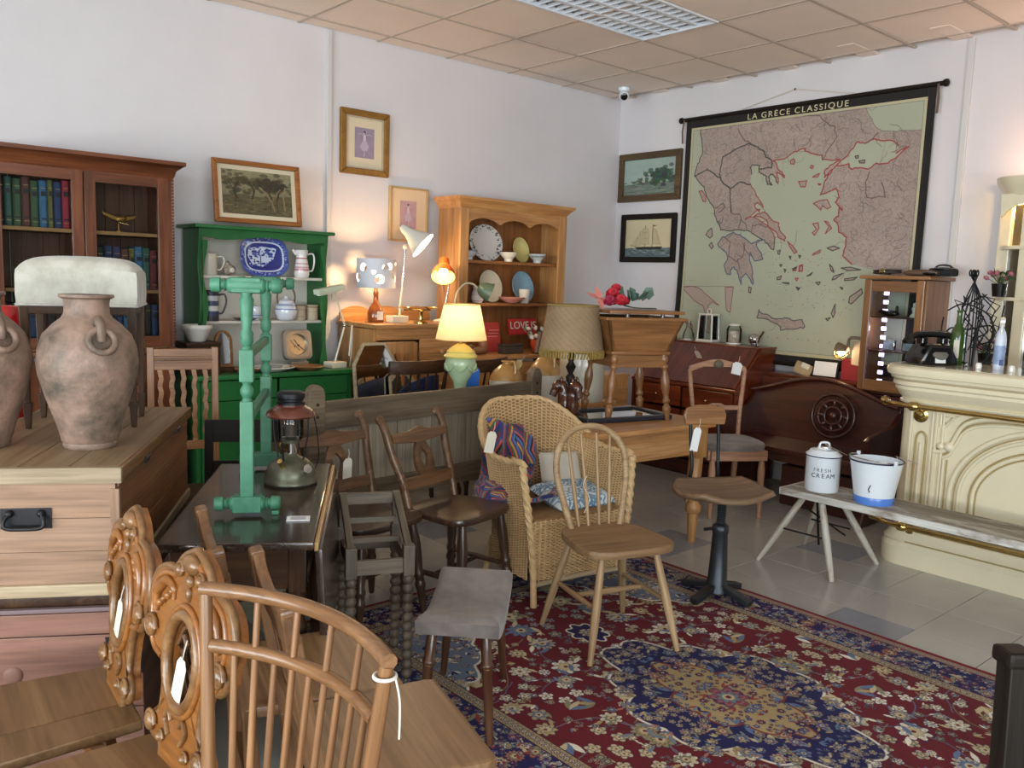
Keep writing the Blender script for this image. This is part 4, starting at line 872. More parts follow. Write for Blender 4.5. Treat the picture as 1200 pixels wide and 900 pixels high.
tpot = jug('biscuit_jar', 'round blue and white jar with a cane overhead handle on the green dresser', 'jar', (2.56, 5.17, 1.185), [(.04, 0), (.06, .012), (.072, .06), (.062, .105), (.052, .118)], tp('t_bluepot', L8(206, 208, 216), L8(90, 110, 160), seed=8), handle=False)
tube(tpot, 'overhead_handle', plain('cane', L8(96, 76, 56), .6), spline([(-.055, 0, .105), (-.062, 0, .16), (-.035, 0, .215), (.035, 0, .215), (.062, 0, .16), (.055, 0, .105)], 6), .006, 8)
lathe(tpot, 'lid', tp('t_bluepot2', L8(206, 208, 216), L8(90, 110, 160), seed=9), (0, 0, .116), [(.055, 0), (.05, .012), (.02, .024), (.012, .03), (.014, .042), (.004, .048)])
for i, x in enumerate((2.66, 2.75)): jug('pot', 'brown speckled %s of two small pots beside the blue jar' % ('left', 'right')[i], 'pot', (x, 5.18, 1.185), [(.038, 0), (.042, .02), (.04, .07), (.044, .095), (.047, .1)], tp('t_pot%d' % i, L8(176, 160, 138), L8(110, 86, 66), seed=20 + i), handle=False)
jug('sugar_bowl', 'small pale blue bowl half hidden behind the mint green post', 'bowl', (2.36, 5.21, 1.185), [(.03, 0), (.045, .03), (.05, .075), (.046, .09)], tp('t_sug', L8(200, 206, 214), L8(110, 130, 170), seed=31), handle=False)
lathe(thing('dish', 'flat dark brown dish lying on the lower green dresser shelf', 'dish', (2.27, 5.15, 1.185)), 'body', plain('dish_brown', L8(70, 54, 46), .4), (0, 0, 0), [(.03, 0), (.05, .004), (.075, .018), (.07, .017), (.03, .007), (.001, .007)])
# things on the dresser base
wb = thing('wooden_box', 'dark wooden box under the white basin at the left end of the green dresser', 'box', (1.955, 5.11, .875))
box(wb, 'body', darkoak, (0, 0, .085), (.20, .20, .17)); box(wb, 'lid', darkoak, (0, 0, .181), (.21, .21, .022))
jug('basin', 'white pudding basin standing on the dark wooden box', 'bowl', (1.945, 5.09, 1.067), [(.042, 0), (.05, .006), (.082, .075), (.09, .082), (.09, .098), (.086, .1)], porc, handle=False)
sm = thing('swing_mirror', 'small arched brown toilet mirror at the left of the green dresser top', 'mirror', (2.115, 5.10, .875))
ar = [(-.055, 0)] + [(-.055, .15)] + ell(0, .15, .055, .075, 16, PI, 0, close=False)[1:] + [(.055, 0)]
ain = [(x * .66, .02 + (y - 0) * .86) for x, y in ar]; ringslab(sm, 'frame', wood('mirror_frame', L8(110, 70, 34), L8(140, 96, 52), L8(160, 116, 70), .4, 1), ar, ain, .02, T(0, .01, .03, -6) @ XZ)
slab(sm, 'glass', mirror, ain, .004, T(0, .006, .03, -6) @ XZ, bev=0); box(sm, 'base', darkoak, (0, 0, .015), (.14, .07, .03), bev=.006)
ck = thing('clock', 'square silvered mantel clock with round dial on the green dresser', 'clock', (2.62, 5.12, .92))
sq = ell(0, .105, .10, .10, 40, e=.35); sqi = ell(0, .105, .068, .068, 40); ringslab(ck, 'case', plain('pewter', L8(168, 160, 150), .3, .8), sq, sqi, .04, T(0, .02, 0, -10) @ XZ, bev=.004)
slab(ck, 'dial', plain('dial_silver', L8(186, 176, 156), .25, .8), sqi, .01, T(0, .012, 0, -10) @ XZ, bev=0); rod(ck, 'hand', black, (0, -.002, .105), (-.03, .004, .145), .003); rod(ck, 'hand', black, (0, -.002, .105), (.035, -.008, .075), .003); sph(ck, 'pivot', black, (0, -.004, .105), .008); box(ck, 'foot', MATS['pewter'], (0, 0, -.022), (.12, .07, .045))
for i, (x, y, r, m, l) in enumerate(((2.40, 5.03, .14, porc, 'wide shallow white dish with brown rim at the front of the green dresser'), (2.62, 4.995, .11, plain('bronze_dish', L8(150, 110, 70), .4, .4), 'bronze coloured shallow dish in front of the silver clock'), (2.22, 5.0, .08, plain('amber_dish', L8(150, 100, 60), .3, .2), 'small amber dish near the arched mirror'))):
    t = thing('serving_dish', l, 'dish', (x, y, .875)); lathe(t, 'body', m, (0, 0, 0), [(.001, 0), (r * .5, 0), (r * .6, .006), (r, .026), (r * .97, .03), (r * .55, .012), (.001, .012)], 32)
ash = thing('glass_ashtray', 'small clear glass dish lying in the wide white dish', 'dish', (2.42, 5.03, .889)); lathe(ash, 'body', plain('grey_glass', L8(150, 150, 146), .1), (0, 0, 0), [(.03, 0), (.045, .02), (.04, .02), (.028, .006), (.001, .006)])
tray = thing('desk_lamp', 'cream rectangular lamp base at the right end of the green dresser', 'lamp', (2.86, 5.06, .875), 10)
box(tray, 'base', plain('lamp_cream', L8(216, 206, 186), .4), (0, 0, .02), (.12, .10, .04), bev=.006)
lc = MATS['lamp_cream']; tube(tray, 'arm', lc, [(0, 0, .04), (.07, -.01, .28)], .007, 8); tube(tray, 'arm', lc, [(.07, -.01, .28), (-.06, -.05, .53)], .006, 8); sph(tray, 'joint', chrome, (.07, -.01, .28), .014)
box(tray, 'lamp_head', plain('lamp_pale_green', L8(196, 204, 180), .4), (-.10, -.06, .52), (.22, .06, .035), (0, -10, 0), .006); box(tray, 'lamp_tube', plain('tube_white', L8(226, 226, 220), .4), (-.10, -.06, .5), (.19, .03, .012), (0, -10, 0))
cab = thing('power_cable', 'white lamp cable hanging between green dresser and pine sideboard', 'cable', (2.98, 5.1, 0)); tube(cab, 'cable', string_m, spline([(-.02, -.05, .95), (.03, 0, 1.15), (.05, .05, .9), (.02, .1, .5), (.04, .2, .05)], 6), .005, 6)
sw = thing('wall_switch', 'white square light switch on the wall right of the green dresser', 'switch', (3.085, YW - .001, 1.36)); box(sw, 'plate', porc, (0, -.006, 0), (.08, .012, .08), bev=.004); box(sw, 'rocker', porc, (0, -.014, 0), (.02, .008, .03))

# ---------------------------------------------------------------- pine sideboard
sb = thing('sideboard', 'tall honey pine sideboard with scrolled gallery between the two dressers', 'sideboard', (3.46, 5.14, 0))
for s_ in (-1, 1): box(sb, 'side_panel', pine, (s_ * .375, .02, .57), (.025, .46, 1.13))
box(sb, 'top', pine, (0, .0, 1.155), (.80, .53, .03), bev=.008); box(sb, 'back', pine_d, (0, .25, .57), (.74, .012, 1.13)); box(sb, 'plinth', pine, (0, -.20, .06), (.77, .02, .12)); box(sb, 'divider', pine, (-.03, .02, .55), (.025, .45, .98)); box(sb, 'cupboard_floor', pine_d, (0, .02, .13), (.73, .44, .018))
box(sb, 'frieze_rail', pine, (0, -.212, 1.1), (.73, .02, .08))
for k, z in enumerate((.95, .72, .45)):
    d = box(sb, 'drawer', pine, (.17, -.213, z + .02), (.36, .022, .19 if k == 0 else .22), bev=.006); sph(d, 'knob', pine, (0, -.026, 0), .02)
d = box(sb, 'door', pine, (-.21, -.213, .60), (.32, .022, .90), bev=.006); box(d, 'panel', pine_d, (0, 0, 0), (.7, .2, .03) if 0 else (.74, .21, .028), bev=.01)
ga = [(-.39, 0), (-.39, .05)] + [(-.39 + .78 * t, .06 + .045 * abs(math.sin(t * PI * 3)) ** .8) for t in np.linspace(0, 1, 40)] + [(.39, 0)]
slab(sb, 'gallery', pine, ga, .018, T(0, .245, 1.17) @ XZ, bev=.003)
pm = thing('octagonal_mirror', 'cream framed eight-sided mirror leaning on the pine sideboard', 'mirror', (3.06, 4.80, 0.443))
oc = [(-.17, 0), (-.17, .47), (-.085, .61), (.085, .61), (.17, .47), (.17, 0)]; oi = [(-.152, .02), (-.152, .462), (-.076, .59), (.076, .59), (.152, .462), (.152, .02)]
ringslab(pm, 'frame', palepine, oc, oi, .025, T(0, .03, 0, -8) @ XZ, bev=.004); slab(pm, 'glass', mirror, oi, .005, T(0, .015, 0, -8) @ XZ, bev=0)
pm2 = thing('octagonal_picture', 'smaller dark eight-sided framed picture beside the cream mirror', 'picture', (3.24, 4.76, 0.443))
oc2 = [(-.10, 0), (-.10, .38), (-.05, .42), (.05, .42), (.12, .33), (.12, 0)]; oi2 = [(x * .84, .02 + y * .86) for x, y in oc2]
ringslab(pm2, 'frame', palepine, oc2, oi2, .02, T(0, .02, 0, -10) @ XZ, bev=.003); slab(pm2, 'print', plain('dark_print', L8(54, 56, 48), .5, var=.4, vs=12), oi2, .004, T(0, .012, 0, -10) @ XZ, bev=0)
# cheese-hole lamp
chl = thing('bottle_lamp', 'bottle table lamp with white drum shade full of round holes, lit', 'lamp', (3.215, 5.13, 1.17))
lathe(chl, 'bottle', plain('amber_glass', L8(150, 84, 40), .08, col2=L8(120, 60, 24), coat=.5), (0, 0, 0), [(.001, 0), (.055, 0), (.06, .01), (.058, .07), (.045, .105), (.02, .14), (.017, .19), (.02, .195), (.018, .215)])
box(chl, 'bottle_label', paper, (0, -.0592, .05), (.05, .003, .06)); rod(chl, 'lamp_holder', gilt, (0, 0, .215), (0, 0, .26), .014); sph(chl, 'bulb', emit('bulb_warm', (1.0, .72, .40), 30), (0, 0, .335), .022)
nu, nv = 120, 44; R_, z0_, h_ = .135, .24, .20; holes = [(a, b, r * 1.25) for a, b, r in [(.07, .3, .026), (.105, .72, .012), (.02, .55, .011), (.16, .75, .02), (.2, .42, .016), (.26, .82, .012), (.285, .25, .024), (.31, .62, .028), (.38, .4, .02), (.45, .7, .02), (.55, .3, .028), (.62, .65, .02), (.7, .4, .025), (.78, .7, .018), (.86, .35, .024), (.93, .7, .022)]]
vv = []; ff = []
for j in range(nv + 1):
    for i in range(nu): a = 2 * PI * i / nu; vv.append((R_ * math.cos(a), R_ * math.sin(a), z0_ + h_ * j / nv))
for j in range(nv):
    for i in range(nu):
        u = ((i + .5) / nu - .62) % 1.0; q = (j + .5) / nv; 
        if any((min(abs(u - a), 1 - abs(u - a)) * 2 * PI * R_) ** 2 + ((q - b) * h_) ** 2 < r * r for a, b, r in holes): continue
        ff.append((j * nu + i, j * nu + (i + 1) % nu, (j + 1) * nu + (i + 1) % nu, (j + 1) * nu + i))
mk(chl, 'shade', plain('shade_white_metal', L8(206, 206, 214), .5), vv, ff, None, 60)
point_light(chl, 'bulb_light', (0, 0, .335), 52, (1.0, .62, .28), .025)
# white anglepoise and orange clip lamp, scales
an = thing('desk_lamp', 'white cone shaded desk lamp on a thin upright stem, lit', 'lamp', (3.40, 5.05, 1.17))
box(an, 'base', lc, (-.06, 0, .025), (.13, .10, .05), bev=.006); tube(an, 'stem', lc, [(-.04, 0, .05), (-.02, .0, .25)], .008, 8); tube(an, 'stem', chrome, [(-.02, 0, .25), (.0, 0, .53)], .006, 8); sph(an, 'joint', lc, (0, 0, .53), .018)
# open shades: hollow shells
def cone_lamp(par, mat_, inner, c, d, L_, prof, power, col, bulb=True, tube_em=22):
    d = Vector(d).normalized(); c = Vector(c); M = axis_m(c, c + d); seg = 28
    P = [(t * L_, r) for t, r in prof]; Q = [(t - .004, max(.004, r - .003)) for t, r in P[::-1] if t > L_ * .3]
    def shell(name, pr, m):
        v = []; f = []
        for x, r in pr:
            for k in range(seg): a = 2 * PI * k / seg; v.append((x, r * math.cos(a), r * math.sin(a)))
        for i in range(len(pr) - 1):
            for k in range(seg): f.append((i * seg + k, i * seg + (k + 1) % seg, (i + 1) * seg + (k + 1) % seg, (i + 1) * seg + k))
        return mk(par, name, m, v, f, M, 50)
    shell('lamp_shade', [(P[0][0], .002)] + P + [(P[-1][0], P[-1][1] - .003)], mat_); shell('shade_inside', [(P[-1][0], P[-1][1] - .003)] + Q + [(Q[-1][0], .002)], inner)
    rb = prof[-1][1] * .36; sph(par, 'bulb', emit('bulb_white', (1.0, .84, .56), tube_em), c + d * (L_ * .72), rb)
    point_light(par, 'bulb_light', c + d * (L_ * .97), power, col, .02)
shade_in = plain('shade_inside_white', L8(236, 232, 220), .6)
cone_lamp(an, plain('lamp_grey_white', L8(206, 202, 190), .35), shade_in, (-.035, .0, .67), (.52, -.55, -.62), .20, [(0, .018), (.12, .03), (.3, .034), (.5, .05), (.8, .085), (1, .105)], 9, (1.0, .74, .42))
ol = thing('orange_lamp', 'orange bell shaded lamp on a curved chrome arm, lit', 'lamp', (3.66, 5.0, 1.17))
lathe(ol, 'base', lc, (.08, .05, 0), [(.001, 0), (.07, 0), (.075, .012), (.06, .02), (.012, .03)])
tube(ol, 'arm', chrome, spline([(.08, .05, .02), (.10, .05, .14), (.115, .03, .30), (.075, .0, .40), (.045, 0, .41)], 6), .006, 8)
cone_lamp(ol, plain('orange_enamel', L8(226, 92, 32), .3, coat=.4), plain('shade_inside_yellow', L8(240, 214, 110), .5), (.045, .0, .455), (-.42, -.5, -.72), .165, [(0, .03), (.04, .036), (.42, .04), (.55, .06), (.8, .082), (1, .086)], 1.6, (1.0, .75, .35))
sca = thing('kitchen_scales', 'small brass and iron kitchen scales on the pine sideboard', 'scales', (3.42, 4.93, 1.17))
lathe(sca, 'base', brass, (.04, 0, 0), [(.001, 0), (.05, 0), (.05, .012), (.015, .03), (.012, .07), (.02, .09), (.008, .1)], 20); rod(sca, 'beam', brass, (-.10, 0, .095), (.12, 0, .095), .006)
for x in (-.09, .12): lathe(sca, 'pan', brass, (x, 0, .1), [(.001, 0), (.03, .002), (.065, .018), (.062, .02), (.001, .006)], 24)
# ---------------------------------------------------------------- pine dresser
pd = thing('pine_dresser', 'tall honey pine dresser with open plate rack and scalloped frieze', 'dresser', (4.40, 5.14, 0))
for s_ in (-1, 1): box(pd, 'rack_side', pine, (s_ * .525, .02, 1.48), (.03, .27, 1.1))
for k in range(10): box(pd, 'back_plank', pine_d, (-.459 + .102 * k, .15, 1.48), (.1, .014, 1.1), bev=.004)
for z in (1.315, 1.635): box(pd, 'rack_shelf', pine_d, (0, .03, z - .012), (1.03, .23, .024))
box(pd, 'rack_top', pine, (0, .02, 2.035), (1.1, .28, .02))
sweep(pd, 'cornice', pine, [(-.01, 2.01), (.0, 2.01), (.008, 2.025), (.03, 2.055), (.05, 2.07), (.055, 2.09), (-.01, 2.09)], [(-.54, .155), (-.54, -.115), (.54, -.115), (.54, .155)])
for s_ in (-1, 1): box(pd, 'rack_stile', pine, (s_ * .502, -.112, 1.47), (.08, .02, 1.08))
sc_ = [(-.46 + .92 * t, 1.915 - .0 + (.05 * abs(math.sin(t * PI * 3)) ** .55 - .05)) for t in np.linspace(0, 1, 60)]
slab(pd, 'frieze', pine, [(-.46, 2.01)] + [(x, min(1.98, y + .03)) for x, y in sc_] + [(.46, 2.01)], .02, T(0, -.095, 0) @ XZ, bev=.002)
box(pd, 'base_top', pine, (0.005, -.06, .915), (1.09, .52, .03), bev=.008)
for s_ in (-1, 1): box(pd, 'base_side', pine, (s_ * .515, -.05, .45), (.03, .46, .9))
for k in range(3): d = box(pd, 'drawer', pine, (-.335 + .335 * k, -.275, .79), (.32, .022, .17), bev=.005); sph(d, 'knob', pine, (0, -.026, 0), .02)
for k in range(2): box(pd, 'door', pine, (-.255 + .51 * k, -.275, .36), (.49, .022, .62), bev=.005)
PY = 5.14
cp = lambda nm, bg, rim, sd: image_mat(nm, chintz_plate_print(bg, rim, sd), .2, coat=.4)
plate_stand('dinner_plate', 'pale yellow plate standing at the left of the pine dresser top shelf', 'plate', (3.97, 5.20, 1.635), .085, .085, porc, cp('pl_y1', L8(206, 196, 130), L8(190, 178, 110), 1))
plate_stand('platter', 'large oval white platter with dark leafy rim on the pine dresser', 'plate', (4.26, 5.185, 1.635), .165, .145, porc, cp('pl_big', L8(214, 210, 204), L8(70, 74, 84), 2), tilt=12)
plate_stand('dinner_plate', 'pale yellow plate standing behind the right bowl of the pine dresser', 'plate', (4.63, 5.195, 1.635), .085, .105, porc, cp('pl_y2', L8(206, 194, 124), L8(186, 172, 100), 3))
bp = [(.03, 0), (.034, .012), (.032, .018), (.06, .045), (.072, .07)]
jug('bowl', 'grey-blue patterned footed bowl, leftmost on the pine dresser top shelf', 'bowl', (4.0, 5.10, 1.635), bp, tp('t_b1', L8(190, 192, 194), L8(110, 118, 134), seed=41), handle=False)
jug('bowl', 'cream footed bowl standing in front of the large oval platter', 'bowl', (4.38, 5.08, 1.635), bp, tp('t_b2', L8(220, 212, 196), L8(186, 176, 160), seed=42), handle=False)
jug('bowl', 'grey-green patterned footed bowl, rightmost on the pine dresser top shelf', 'bowl', (4.69, 5.085, 1.635), bp, tp('t_b3', L8(196, 200, 200), L8(120, 134, 140), seed=43), handle=False)
plate_stand('dinner_plate', 'dusky pink plate at the left of the pine dresser lower shelf', 'plate', (3.97, 5.185, 1.315), .13, .13, porc, cp('pl_p', L8(170, 116, 112), L8(150, 96, 96), 4))
plate_stand('dinner_plate', 'cream plate with small pink flowers in its centre on the pine dresser', 'plate', (4.32, 5.185, 1.315), .115, .13, porc, cp('pl_c', L8(206, 196, 176), L8(196, 184, 164), 5))
plate_stand('dinner_plate', 'pale blue plate standing behind the white beaker on the pine dresser', 'plate', (4.66, 5.185, 1.315), .115, .13, porc, cp('pl_b', L8(128, 166, 190), L8(110, 150, 178), 6))
jug('beaker', 'plain white beaker in front of the pale blue plate', 'cup', (4.56, 5.08, 1.315), [(.032, 0), (.036, .004), (.046, .1), (.046, .108)], porc, handle=False)
jug('flowered_jug', 'small white jug with pink flowers behind the green lamp', 'jug', (4.10, 5.10, 1.315), [(.035, 0), (.05, .03), (.048, .07), (.035, .1), (.04, .12)], tp('t_fj', L8(222, 212, 206), L8(190, 110, 130), n=30, seed=50), handle=True)
jug('shallow_bowl', 'pink shallow bowl on the lower pine dresser shelf', 'bowl', (4.42, 5.07, 1.315), [(.04, 0), (.05, .006), (.1, .035), (.108, .045)], plain('pink_glaze', L8(206, 140, 130), .2, coat=.3), handle=False)
sg = thing('love_sign', 'red tin sign with white capital letters at the back of the pine dresser', 'sign', (4.645, 5.14, .93)); red_s = plain('sign_red', L8(176, 32, 36), .4)
box(sg, 'board', red_s, (0, .05, .19), (.30, .012, .13), (-8, 0, 0)); words_line(sg, porc, ['LOVE', 'IS'], T(0, .036, .20, 82), .085, 1.0, 1.0, .03)
rb = thing('red_notebook', 'plain red card booklet standing beside the letter sign', 'book', (4.30, 5.12, .93)); box(rb, 'cover', plain('booklet_red', L8(168, 52, 50), .6), (0, .03, .115), (.15, .012, .23), (-10, 0, 0))
for k in range(5): box(rb, 'printed_line', plain('booklet_pale', L8(206, 120, 112), .6), (0, .012 + .006 * k, .17 - .025 * k), (.1, .002, .008), (-10, 0, 0), bev=0)
fa = thing('flower_pot', 'orange pot of pale artificial flowers in front of the red sign', 'plant', (4.67, 5.0, .93))
lathe(fa, 'pot', plain('orange_pot', L8(206, 84, 44), .4), (0, 0, 0), [(.001, 0), (.05, 0), (.075, .06), (.07, .10), (.06, .1)], 20)
for k in range(16):
    a, r = k * 2.4, .03 + .08 * random.random(); p = (r * 1.7 * math.cos(a) - .05, r * math.sin(a) * .5, .12 + .07 * random.random()); rod(fa, 'stem', plain('leaf_grey', L8(110, 118, 96), .6), (0, 0, .09), p, .002, 5)
    if k % 2: sph(fa, 'flower', plain('pale_petal', L8(214, 206, 196), .7), p, (.022, .022, .015), (20 * k, 10 * k, 0), 8, 5)
    else: slab(fa, 'leaf', MATS['leaf_grey'], [(-.03, 0), (0, .012), (.03, 0), (0, -.012)], .003, T(*p, 60, 20 * k, 30 * k), bev=0)
for i, (x, y, col, h, l) in enumerate(((4.02, 4.98, (120, 84, 60), .05, 'brown wooden duck-shaped ornament at the left of the pine dresser top'), (4.33, 4.96, (60, 52, 48), .08, 'black lacquer glove box on the pine dresser'), (4.12, 5.05, (150, 96, 64), .1, 'tan pottery cup beside the red booklet'))):
    t = thing('ornament', l, 'ornament', (x, y, .93)); m = plain('orn%d' % i if 0 else ('ornament_brown', 'ornament_black', 'ornament_tan')[i], L8(*col), .4)
    if i == 1: box(t, 'body', m, (0, 0, .03), (.2, .08, .06), bev=.01); box(t, 'lid', m, (0, 0, .068), (.205, .085, .015), bev=.005)
    elif i == 0: sph(t, 'body', m, (0, 0, .03), (.09, .035, .03)); sph(t, 'head', m, (-.07, 0, .06), (.03, .02, .022))
    else: lathe(t, 'body', m, (0, 0, 0), [(.001, 0), (.035, 0), (.045, .05), (.04, .1), (.035, .1)], 18); sph(t, 'knob', m, (0, 0, .1), (.034, .034, .012))
sh = thing('pointed_carving', 'grey pointed wooden carving on the right of the pine dresser top', 'ornament', (4.55, 4.88, .93)); slab(sh, 'fin', plain('fin_grey', L8(120, 100, 90), .6), [(-.05, 0), (-.01, .17), (.02, .16), (.05, 0)], .03, XZ, bev=.006); box(sh, 'foot', darkoak, (0, -.015, .006), (.12, .06, .012))
# ---------------------------------------------------------------- helper: paper tag on a string
def price_tag(label, loc, rx=0, ry=0, rz=0, wd=.035, ht=.09, m=None, cord=None):
    t = thing('price_tag', label, 'tag', loc, 0); t.rotation_euler = (math.radians(rx), math.radians(ry), math.radians(rz))
    slab(t, 'card', m or paper, [(-wd / 2, -ht), (wd / 2, -ht), (wd / 2, -.015), (wd / 4, 0), (-wd / 4, 0), (-wd / 2, -.015)], .0012, XZ, bev=0)
    tube(t, 'string', string_m, cord or [(0, -.002, -.008), (.004, -.003, .02), (.002, .0, .045)], .0012, 5); return t
def tprof(*a): return list(a)
def turned(L_=1.0, r=.02, style='baluster'):
    k = r
    if style == 'baluster': p = [(0, .75), (.03, .95), (.08, .95), (.1, .7), (.14, .7), (.16, 1.0), (.2, 1.05), (.24, .7), (.27, .62), (.34, .9), (.46, 1.12), (.6, .95), (.7, .62), (.74, .6), (.77, .95), (.81, 1.0), (.84, .7), (.87, .7), (.9, 1.0), (1, 1.0)]
    elif style == 'dough': p = [(0, .55), (.04, .62), (.12, .85), (.15, .95), (.2, .95), (.22, .6), (.25, .55), (.27, .9), (.3, .95), (.33, .6), (.38, .7), (.5, 1.05), (.6, 1.05), (.72, .6), (.76, .55), (.78, .85), (.81, .9), (.84, .55), (.88, .95), (.93, 1.0), (.96, .8), (1, .8)]
    elif style == 'chunky': p = [(0, .55), (.3, .72), (.33, .72), (.35, 1.05), (.42, 1.1), (.45, .8), (.48, .8), (.5, 1.0), (.55, 1.0), (.58, .75), (1, 1.0)]
    elif style == 'barley': p = [(i / 66, .62 + .44 * abs(math.sin(i * PI / 66 * 11)) ** .8) for i in range(67)]
    elif style == 'chair': p = [(0, .62), (.1, .75), (.28, .95), (.3, 1.15), (.33, 1.2), (.36, .95), (.4, .95), (.42, 1.15), (.45, 1.1), (.48, .9), (.6, 1.1), (.75, 1.2), (.9, .9), (1, .75)]
    return [(t, q * k) for t, q in p]

# ---------------------------------------------------------------- cream bar counter (front panel at x 4.66)
co = thing('bar_counter', 'cream painted panelled bar counter with brass rails and rounded end', 'counter', (0, 0, 0))
def cpath(off=0, y0=.3, n=12):
    r = .17; cx, cy = 4.66 + r, 2.175 - r; P = [(4.66, y0), (4.66, 1.0), (4.66, 1.5)]
    P += [(cx - r * math.cos(a), cy + r * math.sin(a)) for a in np.linspace(0, PI / 2, n)]
    P += [(5.20, 2.175)]; return P[::-1]
pth = cpath()
sweep(co, 'plinth', cream, [(-.05, 0), (.0, 0), (.0, .10), (-.006, .11), (-.012, .125), (-.006, .135), (-.02, .15), (-.035, .175), (-.04, .19), (-.05, .19)], pth, smooth=30)
sweep(co, 'panel', cream, [(-.07, .17), (-.055, .17), (-.055, .93), (-.07, .93)], pth, smooth=30)
sweep(co, 'cornice', cream, [(-.06, .90), (-.03, .90), (-.03, .915), (-.045, .92), (-.02, .945), (.0, .975), (.0, .99), (.012, 1.0), (.012, 1.02), (-.06, 1.02)], pth, smooth=30)
sweep(co, 'top_moulding', cream, [(-.06, 1.02), (.0, 1.02), (.025, 1.035), (.03, 1.05), (.045, 1.055), (.05, 1.075), (.045, 1.095), (.03, 1.105), (-.06, 1.105)], pth, smooth=30)

slab(co, 'worktop', plain('counter_top_cream', L8(206, 196, 170), .15, var=.08, coat=.5), [(4.68 + (x - 4.66) * .98 + 0, y - .012) for x, y in pth] + [(5.20, .3)], .012, T(0, 0, 1.096), bev=0)
for z, off in ((.895, .045), (.235, .06)):
    sg_ = [(x, y) for x, y in pth]; P3 = []
    for i, (x, y) in enumerate(sg_):
        a = Vector(sg_[max(i - 1, 0)]); b = Vector(sg_[min(i + 1, len(sg_) - 1)]); d = (b - a).normalized(); nrm = Vector((d.y, -d.x)); P3.append((x + nrm.x * off, y + nrm.y * off, z))
    P3 = [p for p in P3 if p[0] < 4.72]
    tube(co, 'brass_rail', brass, P3, .0135, 12); sph(co, 'rail_knob', brass, P3[0], .028)
    for y in (1.985, 1.05): 
        rod(co, 'rail_bracket', brass, (4.66 + .055, y, z - .03), (4.66 - off, y, z), .01); lathe(co, 'rosette', brass, (4.66 + .055, y, z - .055), [(.001, -.02), (.02, -.018), (.024, -.01), (.04, -.006), (.042, .004), (.001, .004)], 22, rot=(0, 90, 0)); turn(co, 'rail_collar', brass, (4.66 - off, y + .025, z), (4.66 - off, y - .025, z), [(0, .019), (.2, .026), (.8, .026), (1, .019)], 14)
CF = Matrix(((0, 0, -1, 4.714), (-1, 0, 0, 0), (0, 1, 0, 0), (0, 0, 0, 1)))   # drawing x -> -y, y -> z, proud towards -x
def cdraw(P): return [(-y, z) for y, z in P]
def moulding(name, P, r, m=cream, closed=False): return tube(co, name, m, [(4.712, y, z) for y, z in P], r, 8, closed=closed, flat=1)
for y in (2.03, 1.915, 1.895, 1.86): box(co, 'vertical_bead', cream, (4.71, y, .55), (.014, .012, .70), bev=.004)
nic = [(2.0, .26)] + [(1.972 + .028 * math.cos(a), .70 + .05 * math.sin(a)) for a in np.linspace(0, PI, 14)] + [(1.944, .26)]; moulding('flute', nic, .006, cream_d); moulding('flute', [(1.972, .28), (1.972, .69)], .010)
for q, (z, r_, m_) in enumerate(((.245, .010, cream), (.228, .004, cream_d), (.21, .008, cream))): moulding('panel_frame', [(1.84, z), (.5, z)], r_, m_)
moulding('panel_frame', [(1.845, .25), (1.845, .62)], .008); moulding('panel_frame', [(1.828, .26), (1.828, .62)], .004, cream_d)
moulding('corner_triangle', [(1.875, .86), (1.79, .86), (1.86, .79), (1.875, .79)], .007, closed=True); moulding('corner_triangle', [(1.865, .85), (1.82, .85), (1.862, .805)], .003, cream_d, closed=True)
sw_ = spline([(1.90, .655), (1.86, .662), (1.825, .685), (1.80, .74), (1.765, .81), (1.70, .85), (1.58, .872), (1.40, .876), (1.0, .876), (.6, .876)], 6)
moulding('scroll', sw_, .012); moulding('scroll_groove', [(y - .004, z - .018) for y, z in sw_[6:]], .004, cream_d); moulding('scroll', [(y - .008, z - .032) for y, z in sw_[6:]], .008); moulding('scroll_groove', [(y + .004, z + .016) for y, z in sw_], .004, cream_d)
for y, z, r in ((1.862, .69, .020), (1.822, .692, .026)): sph(co, 'scroll_boss', cream, (4.705, y, z), (.018, r, r))
for hw_, hh, w2, m_ in ((.50, .40, .014, cream), (.478, .378, .004, cream_d), (.455, .355, .010, cream), (.40, .30, .006, cream_d), (.385, .285, .012, cream), (.37, .27, .004, cream_d)):
    moulding('arch', [(1.30 + hw_, .26)] + [(1.30 + hw_ * math.cos(a), .44 + hh * math.sin(a)) for a in np.linspace(0, PI, 40)] + [(1.30 - hw_, .26)], w2, m_)
for zz in (.135, .905, .92): moulding('cornice_groove', [(1.99, zz), (.4, zz)], .004, cream_d) if zz > .5 else tube(co, 'plinth_groove', cream_d, [(4.668, 1.99, zz), (4.668, .4, zz)], .004, 6)
# things on the counter
ph = thing('telephone', 'old black rotary telephone on the end of the bar counter', 'telephone', (4.90, 2.04, 1.108), -35); ph.scale = (1.2, 1.2, 1.3)
slab(ph, 'body', black, [(-.09, 0), (.09, 0), (.085, .03), (.05, .085), (-.05, .085), (-.085, .03)], .15, T(0, .075, 0) @ XZ, bev=.012); lathe(ph, 'dial', plain('dial_grey', L8(130, 128, 120), .3, .5), (0, -.06, .055), [(.001, .012), (.03, .012), (.042, .006), (.042, 0)], 24, rot=(48, 0, 0)); box(ph, 'number_plate', paper_w, (0, -.077, .022), (.05, .004, .025), (-8, 0, 0))
tube(ph, 'handset', black, spline([(-.115, 0, .10), (-.07, 0, .125), (.07, 0, .125), (.115, 0, .10)], 6), .014, 10)
for s_ in (-1, 1): lathe(ph, 'earpiece', black, (s_ * .115, 0, .085), [(.001, 0), (.028, 0), (.03, .014), (.016, .03), (.001, .03)], 18); box(ph, 'cradle', black, (s_ * .05, 0, .1), (.03, .05, .03), bev=.006)
